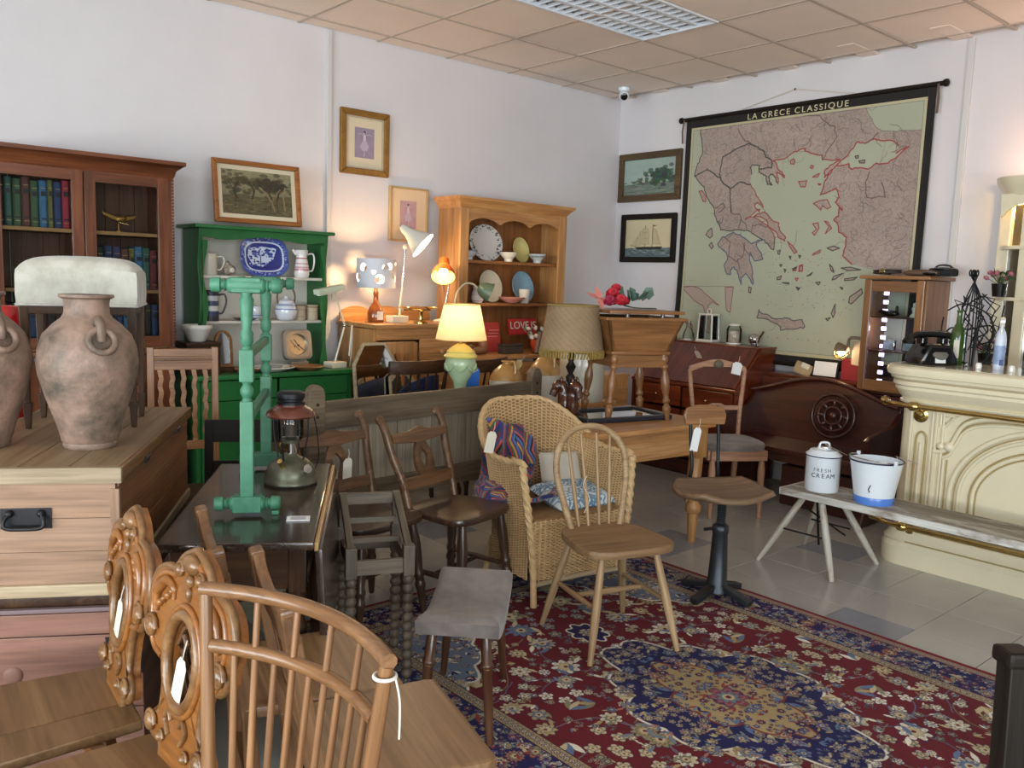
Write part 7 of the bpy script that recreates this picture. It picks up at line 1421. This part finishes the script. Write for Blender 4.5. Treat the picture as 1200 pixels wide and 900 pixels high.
for z, y, h, wv in ((.745, .245, .05, .018), (.545, .175, .055, .008)):
    tp2 = [(-.185 + .37 * t, h / 2 + wv * math.exp(-((t - .5) / .12) ** 2) - wv * .7 * math.exp(-((t - .5) / .3) ** 2) * 0) for t in np.linspace(0, 1, 21)]; bt = [(-.185 + .37 * t, -h / 2 - wv * .4 * math.cos((t - .5) * 6)) for t in np.linspace(1, 0, 21)]
    slab(kc, 'back_rail', kitchen, tp2 + bt, .02, T(0, y + .01, z, -18) @ XZ, bev=.004)
oo = [(.062 * math.cos(a) * (1 - .3 * math.sin(a)), .10 * math.sin(a)) for a in np.linspace(0, 2 * PI, 33)[:-1]]; ii = [(.024 * math.cos(a) * (1 + .12 * math.sin(3 * a)), .04 * math.sin(a) * (1 + .1 * math.cos(4 * a)) - .004) for a in np.linspace(0, 2 * PI, 33)[:-1]]
ringslab(kc, 'ring_splat', kitchen, oo, ii, .018, T(0, .222, .645, -18) @ XZ, bev=.003)
kc2 = clone(kc, (1.93, 3.13, RZ), 8, 'brown kitchen chair with open teardrop splat, left one behind the barley-twist frame', 'ring-splat kitchen chairs'); kc['group'] = 'ring-splat kitchen chairs'
price_tag('white card tag on a string hanging from the left teardrop-splat chair', (1.91, 3.26, .69), 14, -6, 0, .045, .10, paper)
# ---------------------------------------------------------------- dark drop-leaf table
dt = thing('drop_leaf_table', 'dark polished drop-leaf table with turned legs, one leaf hanging down', 'table', (1.23, 2.68, 0), -32)
box(dt, 'top', tabletop, (0, 0, .728), (.43, 1.04, .024), bev=.006)
bar(dt, 'hanging_leaf', tabletop, (.228, 0, .715), (.250, 0, .36), 1.02, .02, upv=(1, 0, 0)); bar(dt, 'leaf_edge', wood('worn_gold_edge', L8(170, 132, 80), L8(196, 158, 104), L8(210, 178, 128), .4, 1), (.222, -.51, .7235), (.222, .51, .7235), .012, .026)
for s_ in (-1, 1): box(dt, 'apron', darkoak, (s_ * .17, 0, .64), (.022, .86, .12)); box(dt, 'apron', darkoak, (0, s_ * .44, .64), (.32, .022, .12))
for sx_ in (-1, 1):
    for sy_ in (-1, 1): box(dt, 'leg_block', darkoak, (sx_ * .165, sy_ * .435, .64), (.05, .05, .14)); turn(dt, 'leg', darkoak, (sx_ * .165, sy_ * .435, .0), (sx_ * .165, sy_ * .435, .575), turned(1, .027, 'baluster'), 16)
for s_ in (-1, 1): bar(dt, 'stretcher', darkoak, (s_ * .165, -.43, .12), (s_ * .165, .43, .12), .03, .035)
DT = .7405
# mint trestle frame standing on it
gf = thing('mint_trestle', 'pale mint green painted turned trestle frame standing on the dark table', 'frame', (1.27, 2.78, DT), -30)
bprof = [(0, .7), (.02, .92), (.14, .98), (.155, .62), (.185, .6), (.2, .85), (.23, .62), (.25, .95), (.28, 1.05), (.72, 1.05), (.75, .95), (.77, .62), (.8, .85), (.815, .6), (.845, .62), (.86, .98), (.98, .92), (1, .7)]
for y in (-.33, .33):
    turn(gf, 'foot_bar', mint, (-.10, y, .037), (.10, y, .037), [(t, .023 * r) for t, r in bprof], 14); box(gf, 'foot_block', mint, (0, y, .037), (.085, .05, .05))
    box(gf, 'foot_pad', mint, (.085, y, .007), (.022, .022, .014))
    for z0, z1, w_ in ((.06, .36, .04), (.42, .52, .042)): box(gf, 'post', mint, (0, y, (z0 + z1) / 2), (w_, w_, z1 - z0), bev=.004)
    turn(gf, 'turned_post', mint, (0, y, .355), (0, y, .425), [(0, .018), (.2, .012), (.4, .02), (.6, .02), (.8, .012), (1, .018)], 12); turn(gf, 'turned_post', mint, (0, y, .515), (0, y, .70), [(0, .02), (.08, .013), (.15, .02), (.3, .02), (.36, .014), (.6, .019), (.85, .022), (.9, .016), (1, .02)], 12)
    turn(gf, 'top_bar', mint, (-.105, y, .715), (.105, y, .715), [(t, .024 * r) for t, r in bprof], 14); box(gf, 'top_block', mint, (0, y, .715), (.085, .044, .044))
for z in (.30, .50): bar(gf, 'stretcher', mint, (0, -.32, z), (0, .32, z), .022, .028)
bar(gf, 'top_stretcher', wood('mint_worn', L8(110, 180, 148), L8(120, 190, 156), L8(150, 140, 100), .6, 1), (.05, -.32, .715), (.05, .32, .715), .026, .03)
tl = thing('pressure_lamp', 'brass and brown enamel paraffin pressure lantern standing on the dark table', 'lantern', (1.405, 2.80, DT), 0)
oldbrass = plain('old_brass', L8(112, 112, 94), .42, .7, var=.4, vs=14)
lathe(tl, 'tank', oldbrass, (0, 0, 0), [(.001, 0), (.09, 0), (.096, .008), (.094, .02), (.088, .026), (.088, .04), (.08, .065), (.06, .085), (.03, .098), (.022, .11), (.001, .11)], 36)
rod(tl, 'burner_column', chrome, (0, 0, .10), (0, 0, .17), .012); lathe(tl, 'collar', oldbrass, (0, 0, .15), [(.001, 0), (.035, 0), (.038, .012), (.02, .02), (.001, .02)], 22)
lathe(tl, 'glass', glass, (0, 0, .165), [(.042, 0), (.045, .03), (.045, .07), (.04, .09)], 26); rod(tl, 'mantle', plain('mantle_dark', L8(60, 44, 36), .7), (0, 0, .175), (0, 0, .25), .022)
lathe(tl, 'hood', plain('brown_enamel', L8(96, 48, 34), .25, var=.3, vs=14, coat=.4), (0, 0, .25), [(.02, -.004), (.082, -.006), (.088, 0), (.084, .012), (.065, .026), (.05, .034), (.05, .04), (.001, .04)], 32); lathe(tl, 'cap', iron, (0, 0, .285), [(.05, 0), (.05, .014), (.044, .018), (.044, .024), (.05, .028), (.05, .044), (.042, .05), (.001, .052)], 26)
for k in range(4): a = k * PI / 2 + .6; tube(tl, 'cage_rod', iron, [(.05 * math.cos(a), .05 * math.sin(a), .09), (.066 * math.cos(a), .066 * math.sin(a), .17), (.07 * math.cos(a), .07 * math.sin(a), .25)], .003, 6)
rod(tl, 'pump', brass, (-.05, -.045, .07), (-.075, -.065, .10), .009); lathe(tl, 'pressure_gauge', chrome, (.02, -.082, .062), [(.001, 0), (.016, 0), (.016, .01), (.001, .011)], 16, rot=(65, 0, 0)); tube(tl, 'handle_wire', iron, spline([(.088, 0, .25), (.105, 0, .18), (.112, 0, .08), (.09, 0, .03)], 6), .0022, 5)
sl = thing('price_card', 'white printed price card lying on the dark table', 'card', (1.21, 2.36, DT), -30); box(sl, 'card', paper_w, (0, 0, .002), (.07, .05, .003), bev=0)
for k in range(3): box(sl, 'printed_line', plain('print_grey', L8(120, 122, 140), .8), (0, -.012 + .011 * k, .004), (.045, .004, .0006), bev=0)
bk_ = thing('ladder_chair', 'black ladder-back chair pushed under the far end of the dark table', 'chair', (1.52, 3.43, 0), -30)
for sx_ in (-1, 1): bar(bk_, 'back_post', black_w, (sx_ * .19, .18, 0), (sx_ * .19, .24, .83), .035, .035); bar(bk_, 'leg', black_w, (sx_ * .19, -.17, 0), (sx_ * .19, -.17, .44), .035, .035)
for z in (.15, .30): box(bk_, 'rung', black_w, (0, -.17, z), (.36, .018, .03)); box(bk_, 'rung', black_w, (0, .19, z), (.36, .018, .03)); [box(bk_, 'rung', black_w, (s_ * .19, 0, z - .04), (.018, .34, .03)) for s_ in (-1, 1)]
slab(bk_, 'seat', black_w, [(-.21, -.2), (.21, -.2), (.19, .19), (-.19, .19)], .025, T(0, 0, .435), bev=.006)
box(bk_, 'back_rail', black_w, (0, .235, .78), (.38, .022, .10), (-4, 0, 0)); box(bk_, 'back_rail', black_w, (0, .225, .62), (.38, .018, .05), (-4, 0, 0))
tb = thing('tin_box', 'small old tin box with gilt crest and wire handle behind the dark table', 'box', (1.98, 3.98, .55), -12); box(tb, 'body', plain('tin_olive', L8(96, 84, 52), .4, .3, var=.4, vs=14), (0, 0, .07), (.20, .08, .14)); tube(tb, 'crest', gilt, [(.05 * math.cos(a), -.043, .08 + .03 * math.sin(a)) for a in np.linspace(0, 2 * PI, 25)[:-1]], .005, 6, closed=True); box(tb, 'lid', oldbrass, (0, 0, .146), (.206, .086, .014)); tube(tb, 'handle', chrome, spline([(-.03, 0, .152), (-.025, 0, .185), (.03, 0, .185), (.035, 0, .152)], 5), .004, 6)
tbs = thing('plant_stand', 'plain dark stand under the tin box behind the dark table', 'stand', (1.98, 3.98, 0), -12); box(tbs, 'top', darkoak, (0, 0, .535), (.26, .2, .025)); 
for sx_ in (-1, 1):
    for sy_ in (-1, 1): bar(tbs, 'leg', darkoak, (sx_ * .1, sy_ * .07, 0), (sx_ * .1, sy_ * .07, .53), .03, .03)
# ---------------------------------------------------------------- chests
CH = (.769, 3.076); A0 = -30
ch = thing('pine_coffer', 'big stripped pine coffer with iron end handle, upper of two stacked chests', 'chest', (CH[0], CH[1], .578), A0)
for z, h in ((.075, .085), (.16, .08), (.24, .075)):
    pass
bz = [(0.012, .095), (.107, .095), (.202, .105)]
for z0, h in bz: box(ch, 'front_board', oldpine, (0, -.54, z0 + h / 2 + .02), (.50, .022, h - .0008), bev=.0012)
for s_ in (-1, 1):
    for z0, h in bz: box(ch, 'side_board', wood('trunk_side_shade', L8(104, 64, 38), L8(132, 86, 54), L8(150, 104, 70), .5, .7), (s_ * .245, 0, z0 + h / 2 + .02), (.022, 1.06, h - .002), bev=.003)  # darker wood than the front: shade of the sides put into colour
    box(ch, 'corner_strip', oldpine, (s_ * .248, -.544, .16), (.026, .02, .29), bev=.003)
box(ch, 'base_moulding', palepine, (0, -.55, .018), (.53, .03, .036), bev=.006)
for s_ in (-1, 1): box(ch, 'base_moulding', palepine, (s_ * .255, 0, .018), (.02, 1.08, .036), bev=.006)
box(ch, 'back_board', oldpine, (0, .54, .16), (.5, .02, .29)); box(ch, 'floor', oldpine, (0, 0, .03), (.48, 1.06, .02))
lidw = wood('trunk_lid', L8(118, 95, 69), L8(146, 121, 92), L8(164, 141, 111), .5, .6)
for k in range(4): box(ch, 'lid_board', lidw, (-.195 + .13 * k, 0, .358), (.128, 1.09, .02), bev=.003)
box(ch, 'lid_edge', palepine, (0, -.553, .345), (.54, .022, .046), bev=.004)
for s_ in (-1, 1): box(ch, 'lid_edge', palepine if s_ < 0 else oak, (s_ * .262, 0, .348), (.018, 1.10, .038), bev=.004)  # right lid edge in darker wood, shade of that side put in
for y in (-.25, .25): box(ch, 'hinge', iron, (.272, y, .325), (.004, .06, .016)); rod(ch, 'hinge_pin', iron, (.274, y - .03, .333), (.274, y + .03, .333), .005)
hx = .02; box(ch, 'handle_plate', iron, (hx - .0, -.553, .225), (.13, .006, .058), bev=.002)
tube(ch, 'drop_handle', iron, spline([(hx - .04, -.562, .24), (hx - .05, -.572, .225), (hx - .045, -.578, .205), (hx, -.58, .202), (hx + .045, -.578, .205), (hx + .05, -.572, .225), (hx + .04, -.562, .24)], 5), .006, 8)
for s_ in (-1, 1): sph(ch, 'handle_eye', iron, (hx + s_ * .04, -.56, .24), .011)
CT = .578 + .3685
lc_ = thing('blanket_chest', 'red-stained pine chest with iron corner plates, lower of two stacked chests', 'chest', (CH[0] + .01, CH[1], 0), A0)
box(lc_, 'body', redchest, (0, 0, .235), (.62, 1.14, .47), bev=.006); box(lc_, 'front_board', redchest, (0, -.572, .36), (.62, .012, .215)); box(lc_, 'front_board', redchest, (0, -.572, .14), (.62, .012, .215)); box(lc_, 'lid_front', redchest, (0, -.582, .506), (.638, .012, .062)); box(lc_, 'lid_edge_strip', plain('purple_grey_strip', L8(110, 92, 96), .6), (0, -.577, .545), (.64, .02, .012)); box(lc_, 'lid', redchest, (0, 0, .508), (.64, 1.16, .07), bev=.006); box(lc_, 'gap_shade_slab', darkoak, (0, 0, .560), (.58, 1.12, .034), bev=.004)  # dark slab paints in the shaded gap between the two chests
for s_ in (-1, 1): slab(lc_, 'corner_plate', iron, [(0, 0)] + [(-s_ * .10 * math.cos(a), -.11 * math.sin(a)) for a in np.linspace(0, PI / 2, 10)], .004, T(s_ * .312, -.579, .46) @ XZ, bev=0); slab(lc_, 'corner_plate', iron, [(0, 0)] + [(-s_ * .06 * math.cos(a), .06 * math.sin(a)) for a in np.linspace(0, PI / 2, 10)], .004, T(s_ * .322, -.589, .478) @ XZ, bev=0)
lathe(lc_, 'lock_boss', plain('boss_dark', L8(124, 88, 76), .6), (-.03, -.578, .36), [(.001, .006), (.016, .006), (.024, .003), (.026, 0)], 20, rot=(90, 0, 0)); 
# ---------------------------------------------------------------- urns, white stool, red vase
uprof = [(.001, 0), (.078, 0), (.082, .008), (.08, .018), (.084, .022), (.098, .07), (.128, .155), (.146, .225), (.152, .26), (.148, .30), (.13, .345), (.10, .378), (.076, .395), (.068, .41), (.066, .44), (.07, .452), (.082, .458), (.08, .466), (.062, .464), (.056, .44), (.06, .40), (.1, .36), (.001, .2)]
rsn = random.Random(3)
def urn(label, loc, rz):
    t = thing('terracotta_urn', label, 'urn', loc, rz); lathe(t, 'body', terra, (0, 0, 0), [(r * .94 * (1 + .012 * rsn.uniform(-1, 1)), z) for r, z in uprof], 44)
    for a in (-50, 130):
        ca, sa = math.cos(math.radians(a)), math.sin(math.radians(a)); tg = Vector((-sa, ca, 0)); o = Vector((ca, sa, 0))
        tube(t, 'lug', terra, spline([o * .092 + Vector((0, 0, .385)), o * .118 + Vector((0, 0, .395)), o * .139 + Vector((0, 0, .372)), o * .137 + Vector((0, 0, .335))], 5), [.014] * 16, 10)
        c = o * .150 + Vector((0, 0, .335)); ax = (o * .5 + Vector((0, 0, .86))).normalized(); tube(t, 'ring', terra, [c + tg * .036 * math.cos(q) + (Vector((0, 0, -1)) * .9 + o * .42) * .036 * math.sin(q) for q in np.linspace(0, 2 * PI, 25)[:-1]], .010, 8, closed=True)
    return t
urn('large weathered terracotta urn with ring handles in front of the white stool', (.735, 2.80, CT), -40); urn('second terracotta urn cut by the left edge of the picture', (.475, 2.965, CT), -25)
ws_ = thing('upholstered_stool', 'stool with thick pale hide top and dark tapered legs on the pine coffer', 'stool', (.845, 3.24, CT + .0), -24); ws_.scale = (.80, .85, 1.03)
def cush(u, v): a = .235, .165; x = (u - .5) * 2; y = (v - .5) * 2; k = max(abs(x), abs(y)); return (a[0] * x * (1 - .03 * k ** 6), a[1] * y * (1 - .03 * k ** 6), .555 - .02 * (x * x + y * y) * .5 - .03 * k ** 8 + .012)
surf(ws_, 'cushion_top', hide, cush, 26, 20, smooth=180)
P = [cush(k / 26, 0) for k in range(27)] + [cush(1, k / 20) for k in range(1, 21)] + [cush(1 - k / 26, 1) for k in range(1, 27)] + [cush(0, 1 - k / 20) for k in range(1, 20)]
n = len(P); v = []; f = []
for q, (sc_0, z) in enumerate(((1, None), (1.012, .50), (1.015, .44), (1.0, .405))): v += [(p[0] * sc_0, p[1] * sc_0, p[2] if z is None else z) for p in P]
for q in range(3): f += [(q * n + (i + 1) % n, q * n + i, (q + 1) * n + i, (q + 1) * n + (i + 1) % n) for i in range(n)]
f.append(tuple(range(3 * n, 4 * n))); mk(ws_, 'cushion_side', hide, v, f, None, 50)
tube(ws_, 'piping', hide, [(p[0] * 1.01, p[1] * 1.01, .407) for p in P], .005, 6, closed=True)
for sx_ in (-1, 1):
    for sy_ in (-1, 1): x, y = sx_ * .205, sy_ * .135; bar(ws_, 'leg', darkoak, (x, y, .08), (x, y, .405), .036, .036, taper=.6); bar(ws_, 'spade_foot', darkoak, (x, y, 0), (x, y, .085), .034, .034, taper=.6)
box(ws_, 'seat_frame', darkoak, (0, 0, .392), (.43, .30, .03))
rv = thing('red_vase', 'red glazed vase just showing between the left urn and the stool leg', 'vase', (.64, 3.50, CT)); lathe(rv, 'body', plain('red_glaze', L8(176, 24, 26), .2, coat=.4), (0, 0, 0), [(.001, 0), (.06, 0), (.075, .1), (.08, .3), (.06, .39), (.05, .40), (.001, .38)], 26)
# ---------------------------------------------------------------- slat-back oak chair
sc2 = thing('slat_back_chair', 'oak chair with five wavy back slats, behind the far end of the pine coffer', 'chair', (1.425, 3.86, 0), -16)
ow = wood('slat_chair_oak', L8(110, 70, 42), L8(146, 98, 62), L8(172, 124, 84), .4, 1, coat=.2)
for s_ in (-1, 1): bar(sc2, 'back_post', ow, (s_ * .143, .18, 0), (s_ * .143, .21, 1.13), .03, .035); bar(sc2, 'leg', ow, (s_ * .19, -.2, 0), (s_ * .19, -.2, .44), .035, .035)
box(sc2, 'top_rail', ow, (0, .208, 1.105), (.285, .03, .035)); box(sc2, 'mid_rail', ow, (0, .207, 1.04), (.27, .026, .035)); m = Multi(); [m.tube([(-.13 + .0108 * k, .196, 1.072), (-.13 + .0108 * k + .007, .196, 1.072)], .006, 6) for k in range(25)]; m.build(sc2, 'beading', ow); box(sc2, 'rail_panel', ow, (0, .21, 1.072), (.27, .02, .035)); box(sc2, 'lower_rail', ow, (0, .196, .66), (.27, .026, .04))
for k in range(5):
    x = -.10 + .05 * k; l = [(x - .011 + .004 * math.sin(q * 1.9), .68 + .345 * q / 16) for q in range(17)]; r = [(x + .011 + .004 * math.sin(q * 1.9), .68 + .345 * q / 16) for q in range(17)]; slab(sc2, 'slat', ow, l + r[::-1], .012, T(0, .207, 0) @ XZ, bev=.002)
slab(sc2, 'seat', darkoak, [(-.21, -.22), (.21, -.22), (.18, .2), (-.18, .2)], .04, T(0, 0, .43), bev=.01)

# ---------------------------------------------------------------- carved board chairs
def carved_chair(label, loc, rz):
    t = thing('carved_board_chair', label, 'chair', loc, rz, 'carved board-back chairs')
    half = [(.075, .44), (.082, .48), (.125, .485), (.135, .515), (.118, .54), (.098, .55), (.092, .60), (.10, .66), (.125, .69), (.165, .70), (.19, .725), (.192, .76), (.205, .80), (.20, .85), (.175, .89), (.13, .91), (.09, .915), (.075, .935), (.05, .96), (.0, .985)]
    half = [(x, .44 + (z - .44) * .87) for x, z in half]
    L_ = [(-x, z) for x, z in half]; out = [tuple(p) for p in spline([(x, z, 0) for x, z in half], 3)]; R_ = [(p[0], p[1]) for p in out]; outline = R_ + [(-x, z) for x, z in R_[::-1][1:]]
    n = len(outline); cz = .678
    inner = []
    for (x, z) in outline: a = math.atan2(z - cz, x); inner.append((.066 * math.cos(a), cz + .088 * math.sin(a)))
    tilt = T(0, .20, .44, -7) @ Matrix.Translation((0, 0, -.44)) @ XZ
    ringslab(t, 'back_board', carved, outline, inner, .032, tilt, bev=0)
    def on(x, z, d=0.0): return tilt @ Vector((x, z, .032 + d))
    tube(t, 'edge_moulding', carvedge, [on(x * .975, z, -.008) for x, z in outline[:]], .0095, 8)
    tube(t, 'inner_moulding', carved, [on(x * .86, .0 + z * .965 + .02, .0) for x, z in outline[24:-24]], .007, 8)
    for r, q, m_ in ((1.12, .013, carvedge), (1.32, .007, carved)): tube(t, 'oval_moulding', m_, [on(.066 * r * math.cos(a), cz + .088 * r * math.sin(a), .003) for a in np.linspace(0, 2 * PI, 37)[:-1]], q, 8, closed=True)
    fret = wood('fretwork_dark', L8(60, 36, 20), L8(90, 56, 30), L8(120, 80, 44), .5, 1)
    for s_ in (-1, 1):
        tube(t, 'fret_scroll', fret, [on(x, z, -.012) for x, z in [(0, cz - .08), (s_ * .03, cz - .06), (s_ * .05, cz - .02), (s_ * .025, cz), (s_ * .01, cz - .02), (s_ * .03, cz - .035)]], .007, 6); tube(t, 'fret_scroll', fret, [on(x, z, -.012) for x, z in [(0, cz + .08), (s_ * .03, cz + .06), (s_ * .05, cz + .02), (s_ * .025, cz + .005), (s_ * .012, cz + .03), (s_ * .03, cz + .045)]], .007, 6)
        for (x, z, r) in ((.165, .705, .021), (.118, .507, .019), (.06, .495, .011), (.05, .862, .014)):
            sph(t, 'scroll_boss', carvedge, on(s_ * x, z, .003), (r, .014, r)); tube(t, 'scroll_turn', carvedge, [on(s_ * x + r * (1.35 - q * .05) * math.cos(q * .6), z + r * (1.35 - q * .05) * math.sin(q * .6), .006) for q in range(14)], r * .26, 6)
        tube(t, 'leaf_carving', carved, spline([on(s_ * .15, .745, .004), on(s_ * .145, .79, .006), on(s_ * .11, .822, .005), on(s_ * .075, .815, .003), on(s_ * .07, .79, .003)], 5), [.009] * 6 + [.012] * 6 + [.009] * 5 + [.005] * 4, 8)
        for k in range(4): sph(t, 'leaf_lobe', carved, on(s_ * (.135 - .018 * k), .765 + .013 * k, .004), (.013, .009, .008), (0, s_ * 40, 0), 10, 6)
        tube(t, 'lower_scroll', carvedge, spline([on(s_ * .03, .51, .003), on(s_ * .05, .54, .004), on(s_ * .035, .56, .003), on(s_ * .02, .545, .003)], 5), .006, 6)
    sph(t, 'crest_carving', carvedge, on(0, .885, .002), (.036, .018, .022)); sph(t, 'crest_bead', carvedge, on(0, .85, .003), (.014, .012, .014)); sph(t, 'crest_drop', carvedge, on(0, .82, .002), (.008, .009, .016))
    for k in range(2): slab(t, 'seat_board', seatwood, [(-.215, -.24), (-.215 + .29, -.24), (-.17 + .235, .20), (-.17, .20)] if k == 0 else [(.0765, -.24), (.215, -.24), (.17, .20), (.0665, .20)], .026, T(0, 0, .425), bev=.005)
    box(t, 'seat_batten', carved, (0, -.1, .412), (.30, .05, .025)); box(t, 'seat_batten', carved, (0, .1, .412), (.28, .05, .025))
    for sx_ in (-1, 1):
        for sy_ in (-1, 1): bar(t, 'leg', carved, (sx_ * .17, sy_ * .19, 0), (sx_ * .115, sy_ * .12, .41), .042, .042, taper=.7)
    return t
c1 = carved_chair('carved oak board-back chair with paper tag, farther of the two by the coffer', (.428, 2.15, 0), -95)
c2 = clone(c1, (.425, 1.715, 0), -87, 'carved oak board-back chair with paper tag, nearer of the two, beside the spindle chair')
price_tag('long white paper tag on the oval of the farther carved chair', (.617, 2.12, .69), -6, 14, -95, .042, .12); price_tag('long white paper tag on the oval of the nearer carved chair', (.618, 1.715, .69), -6, 12, -87, .042, .12)
# ---------------------------------------------------------------- bow-rail spindle chair (nearest)
sc3 = thing('spindle_back_chair', 'light oak chair with two bowed rails and thin spindles, nearest the viewer', 'chair', (.44, 1.203, 0), -77)
def arc(x, d): return d * (1 - (x / .235) ** 2)
YB, YT = .17, .185
pl = []
for s_ in (-1, 1): bar(sc3, 'leg', oak, (s_ * .19, -.19, 0), (s_ * .17, -.17, .44), .035, .035); bar(sc3, 'leg', oak, (s_ * .19, .20, 0), (s_ * .17, .16, .44), .035, .035)
def bp_(x, z): t = (z - .45) / .48; return (x * (.72 + .24 * t), .150 + .035 * t + arc(x, .06) * (.5 + .5 * t), z)
for s_ in (-1, 1): rod(sc3, 'back_post', oak, bp_(s_ * .235, .43), bp_(s_ * .235, .922), .014, 12, .0115)
for z, r in ((.93, .0135), (.83, .0125)): tube(sc3, 'bowed_rail', oak, [bp_(-.242 + .484 * k / 24 if z > .9 else -.225 + .45 * k / 24, z) for k in range(25)], r, 10)
for x in (-.135, -.045, .045, .135): rod(sc3, 'spindle', oak, bp_(x, .44), bp_(x, .925), .007, 10, .006)
for x in (-.18, -.09, .0, .09, .185): rod(sc3, 'short_spindle', oak, bp_(x, .44), bp_(x, .826), .007, 10, .006)
slab(sc3, 'seat', oak, [(-.21, -.22), (.21, -.22), (.2, .2), (0, .235), (-.2, .2)], .034, T(0, 0, .425), bev=.01)
tube(sc3, 'white_string', string_m, [tuple(Vector(bp_(.235, .905)) + Vector((.0165 * math.cos(a), .0165 * math.sin(a), 0))) for a in np.linspace(0, 2 * PI, 17)[:-1]], .003, 6, closed=True); tube(sc3, 'string_end', string_m, spline([tuple(Vector(bp_(.235, .905)) + Vector(q)) for q in ((.017, .005, 0), (.02, .012, -.04), (.018, .014, -.10))], 5), .0016, 5)
# ---------------------------------------------------------------- two yoke-rail chairs facing right
def yoke_chair(label, loc, rz):
    t = thing('yoke_rail_chair', label, 'chair', loc, rz, 'yoke-rail wooden chairs'); cw = wood('yoke_chair_brown', L8(99, 65, 40), L8(128, 90, 58), L8(151, 113, 79), .38, 1, coat=.25)
    slab(t, 'seat', wood('yoke_seat', L8(113, 83, 55), L8(141, 107, 74), L8(160, 128, 93), .36, .7, coat=.25), [(x, y) for x, y in [(-.20, -.20), (.20, -.20), (.21, -.17), (.19, .19), (-.19, .19), (-.21, -.17)]], .03, T(0, 0, .43), bev=.01)
    for s_ in (-1, 1):
        bar(t, 'leg', cw, (s_ * .185, -.19, 0), (s_ * .165, -.165, .43), .036, .036); bar(t, 'back_post', cw, (s_ * .18, .16, .0), (s_ * .18, .185, .46), .034, .034); bar(t, 'back_post', cw, (s_ * .18, .185, .45), (s_ * .185, .245, .80), .032, .034)
        box(t, 'post_cap', cw, (s_ * .188, .25, .825), (.05, .032, .075), (-8, 0, 0), .006)
    yk = [(-.215, .03), (-.20, .045), (-.165, .04), (-.13, .005), (-.07, -.008), (.07, -.008), (.13, .005), (.165, .04), (.20, .045), (.215, .03), (.20, -.03), (.1, -.06), (-.1, -.06), (-.20, -.03)]
    slab(t, 'crest_rail', cw, yk, .026, T(0, .262, .82, -8) @ XZ, bev=.006); box(t, 'lower_rail', cw, (0, .203, .575), (.35, .022, .05), (-8, 0, 0))
    for x0, x1 in ((-.045, -.075), (0, 0), (.045, .075)): bar(t, 'splat', cw, (x0, .207, .595), (x1, .243, .785), .034, .014, upv=(0, 1, 0), taper=.8)
    for y in (-.18, .17): box(t, 'stretcher', cw, (0, y, .2), (.34, .02, .03))
    return t
y1 = yoke_chair('brown yoke-rail chair with splats facing right, nearer of two behind the spindle chair', (1.02, 1.57, 0), 74)
y2 = clone(y1, (1.05, 1.98, 0), 74, 'brown yoke-rail chair with splats facing right, farther one touching the dark table')
# ---------------------------------------------------------------- dark chair cut by the right edge
dk = thing('dark_chair', 'dark carved chair with a white tag, cut by the lower right edge', 'chair', (1.69, .19, 0), -37)
bar(dk, 'back_post', black_w, (.2, .2, 0), (.2, .235, .845), .042, .042)
bar(dk, 'back_post', black_w, (-.2, .2, 0), (-.2, .235, .845), .042, .042)
for s_ in (-1, 1): bar(dk, 'leg', black_w, (s_ * .2, -.2, 0), (s_ * .2, -.2, .44), .04, .04); box(dk, 'post_cap', black_w, (s_ * .2, .237, .852), (.055, .055, .03), bev=.008)
for z in (.80, .68, .56): box(dk, 'back_rail', black_w, (0, .225, z), (.37, .025, .06))
slab(dk, 'seat', darkoak, [(-.22, -.22), (.22, -.22), (.21, .21), (-.21, .21)], .035, T(0, 0, .43), bev=.01)
price_tag('white tag hanging on the dark chair at the lower right edge', (1.70, .47, .80), 0, 0, -37, .04, .10, paper_w)
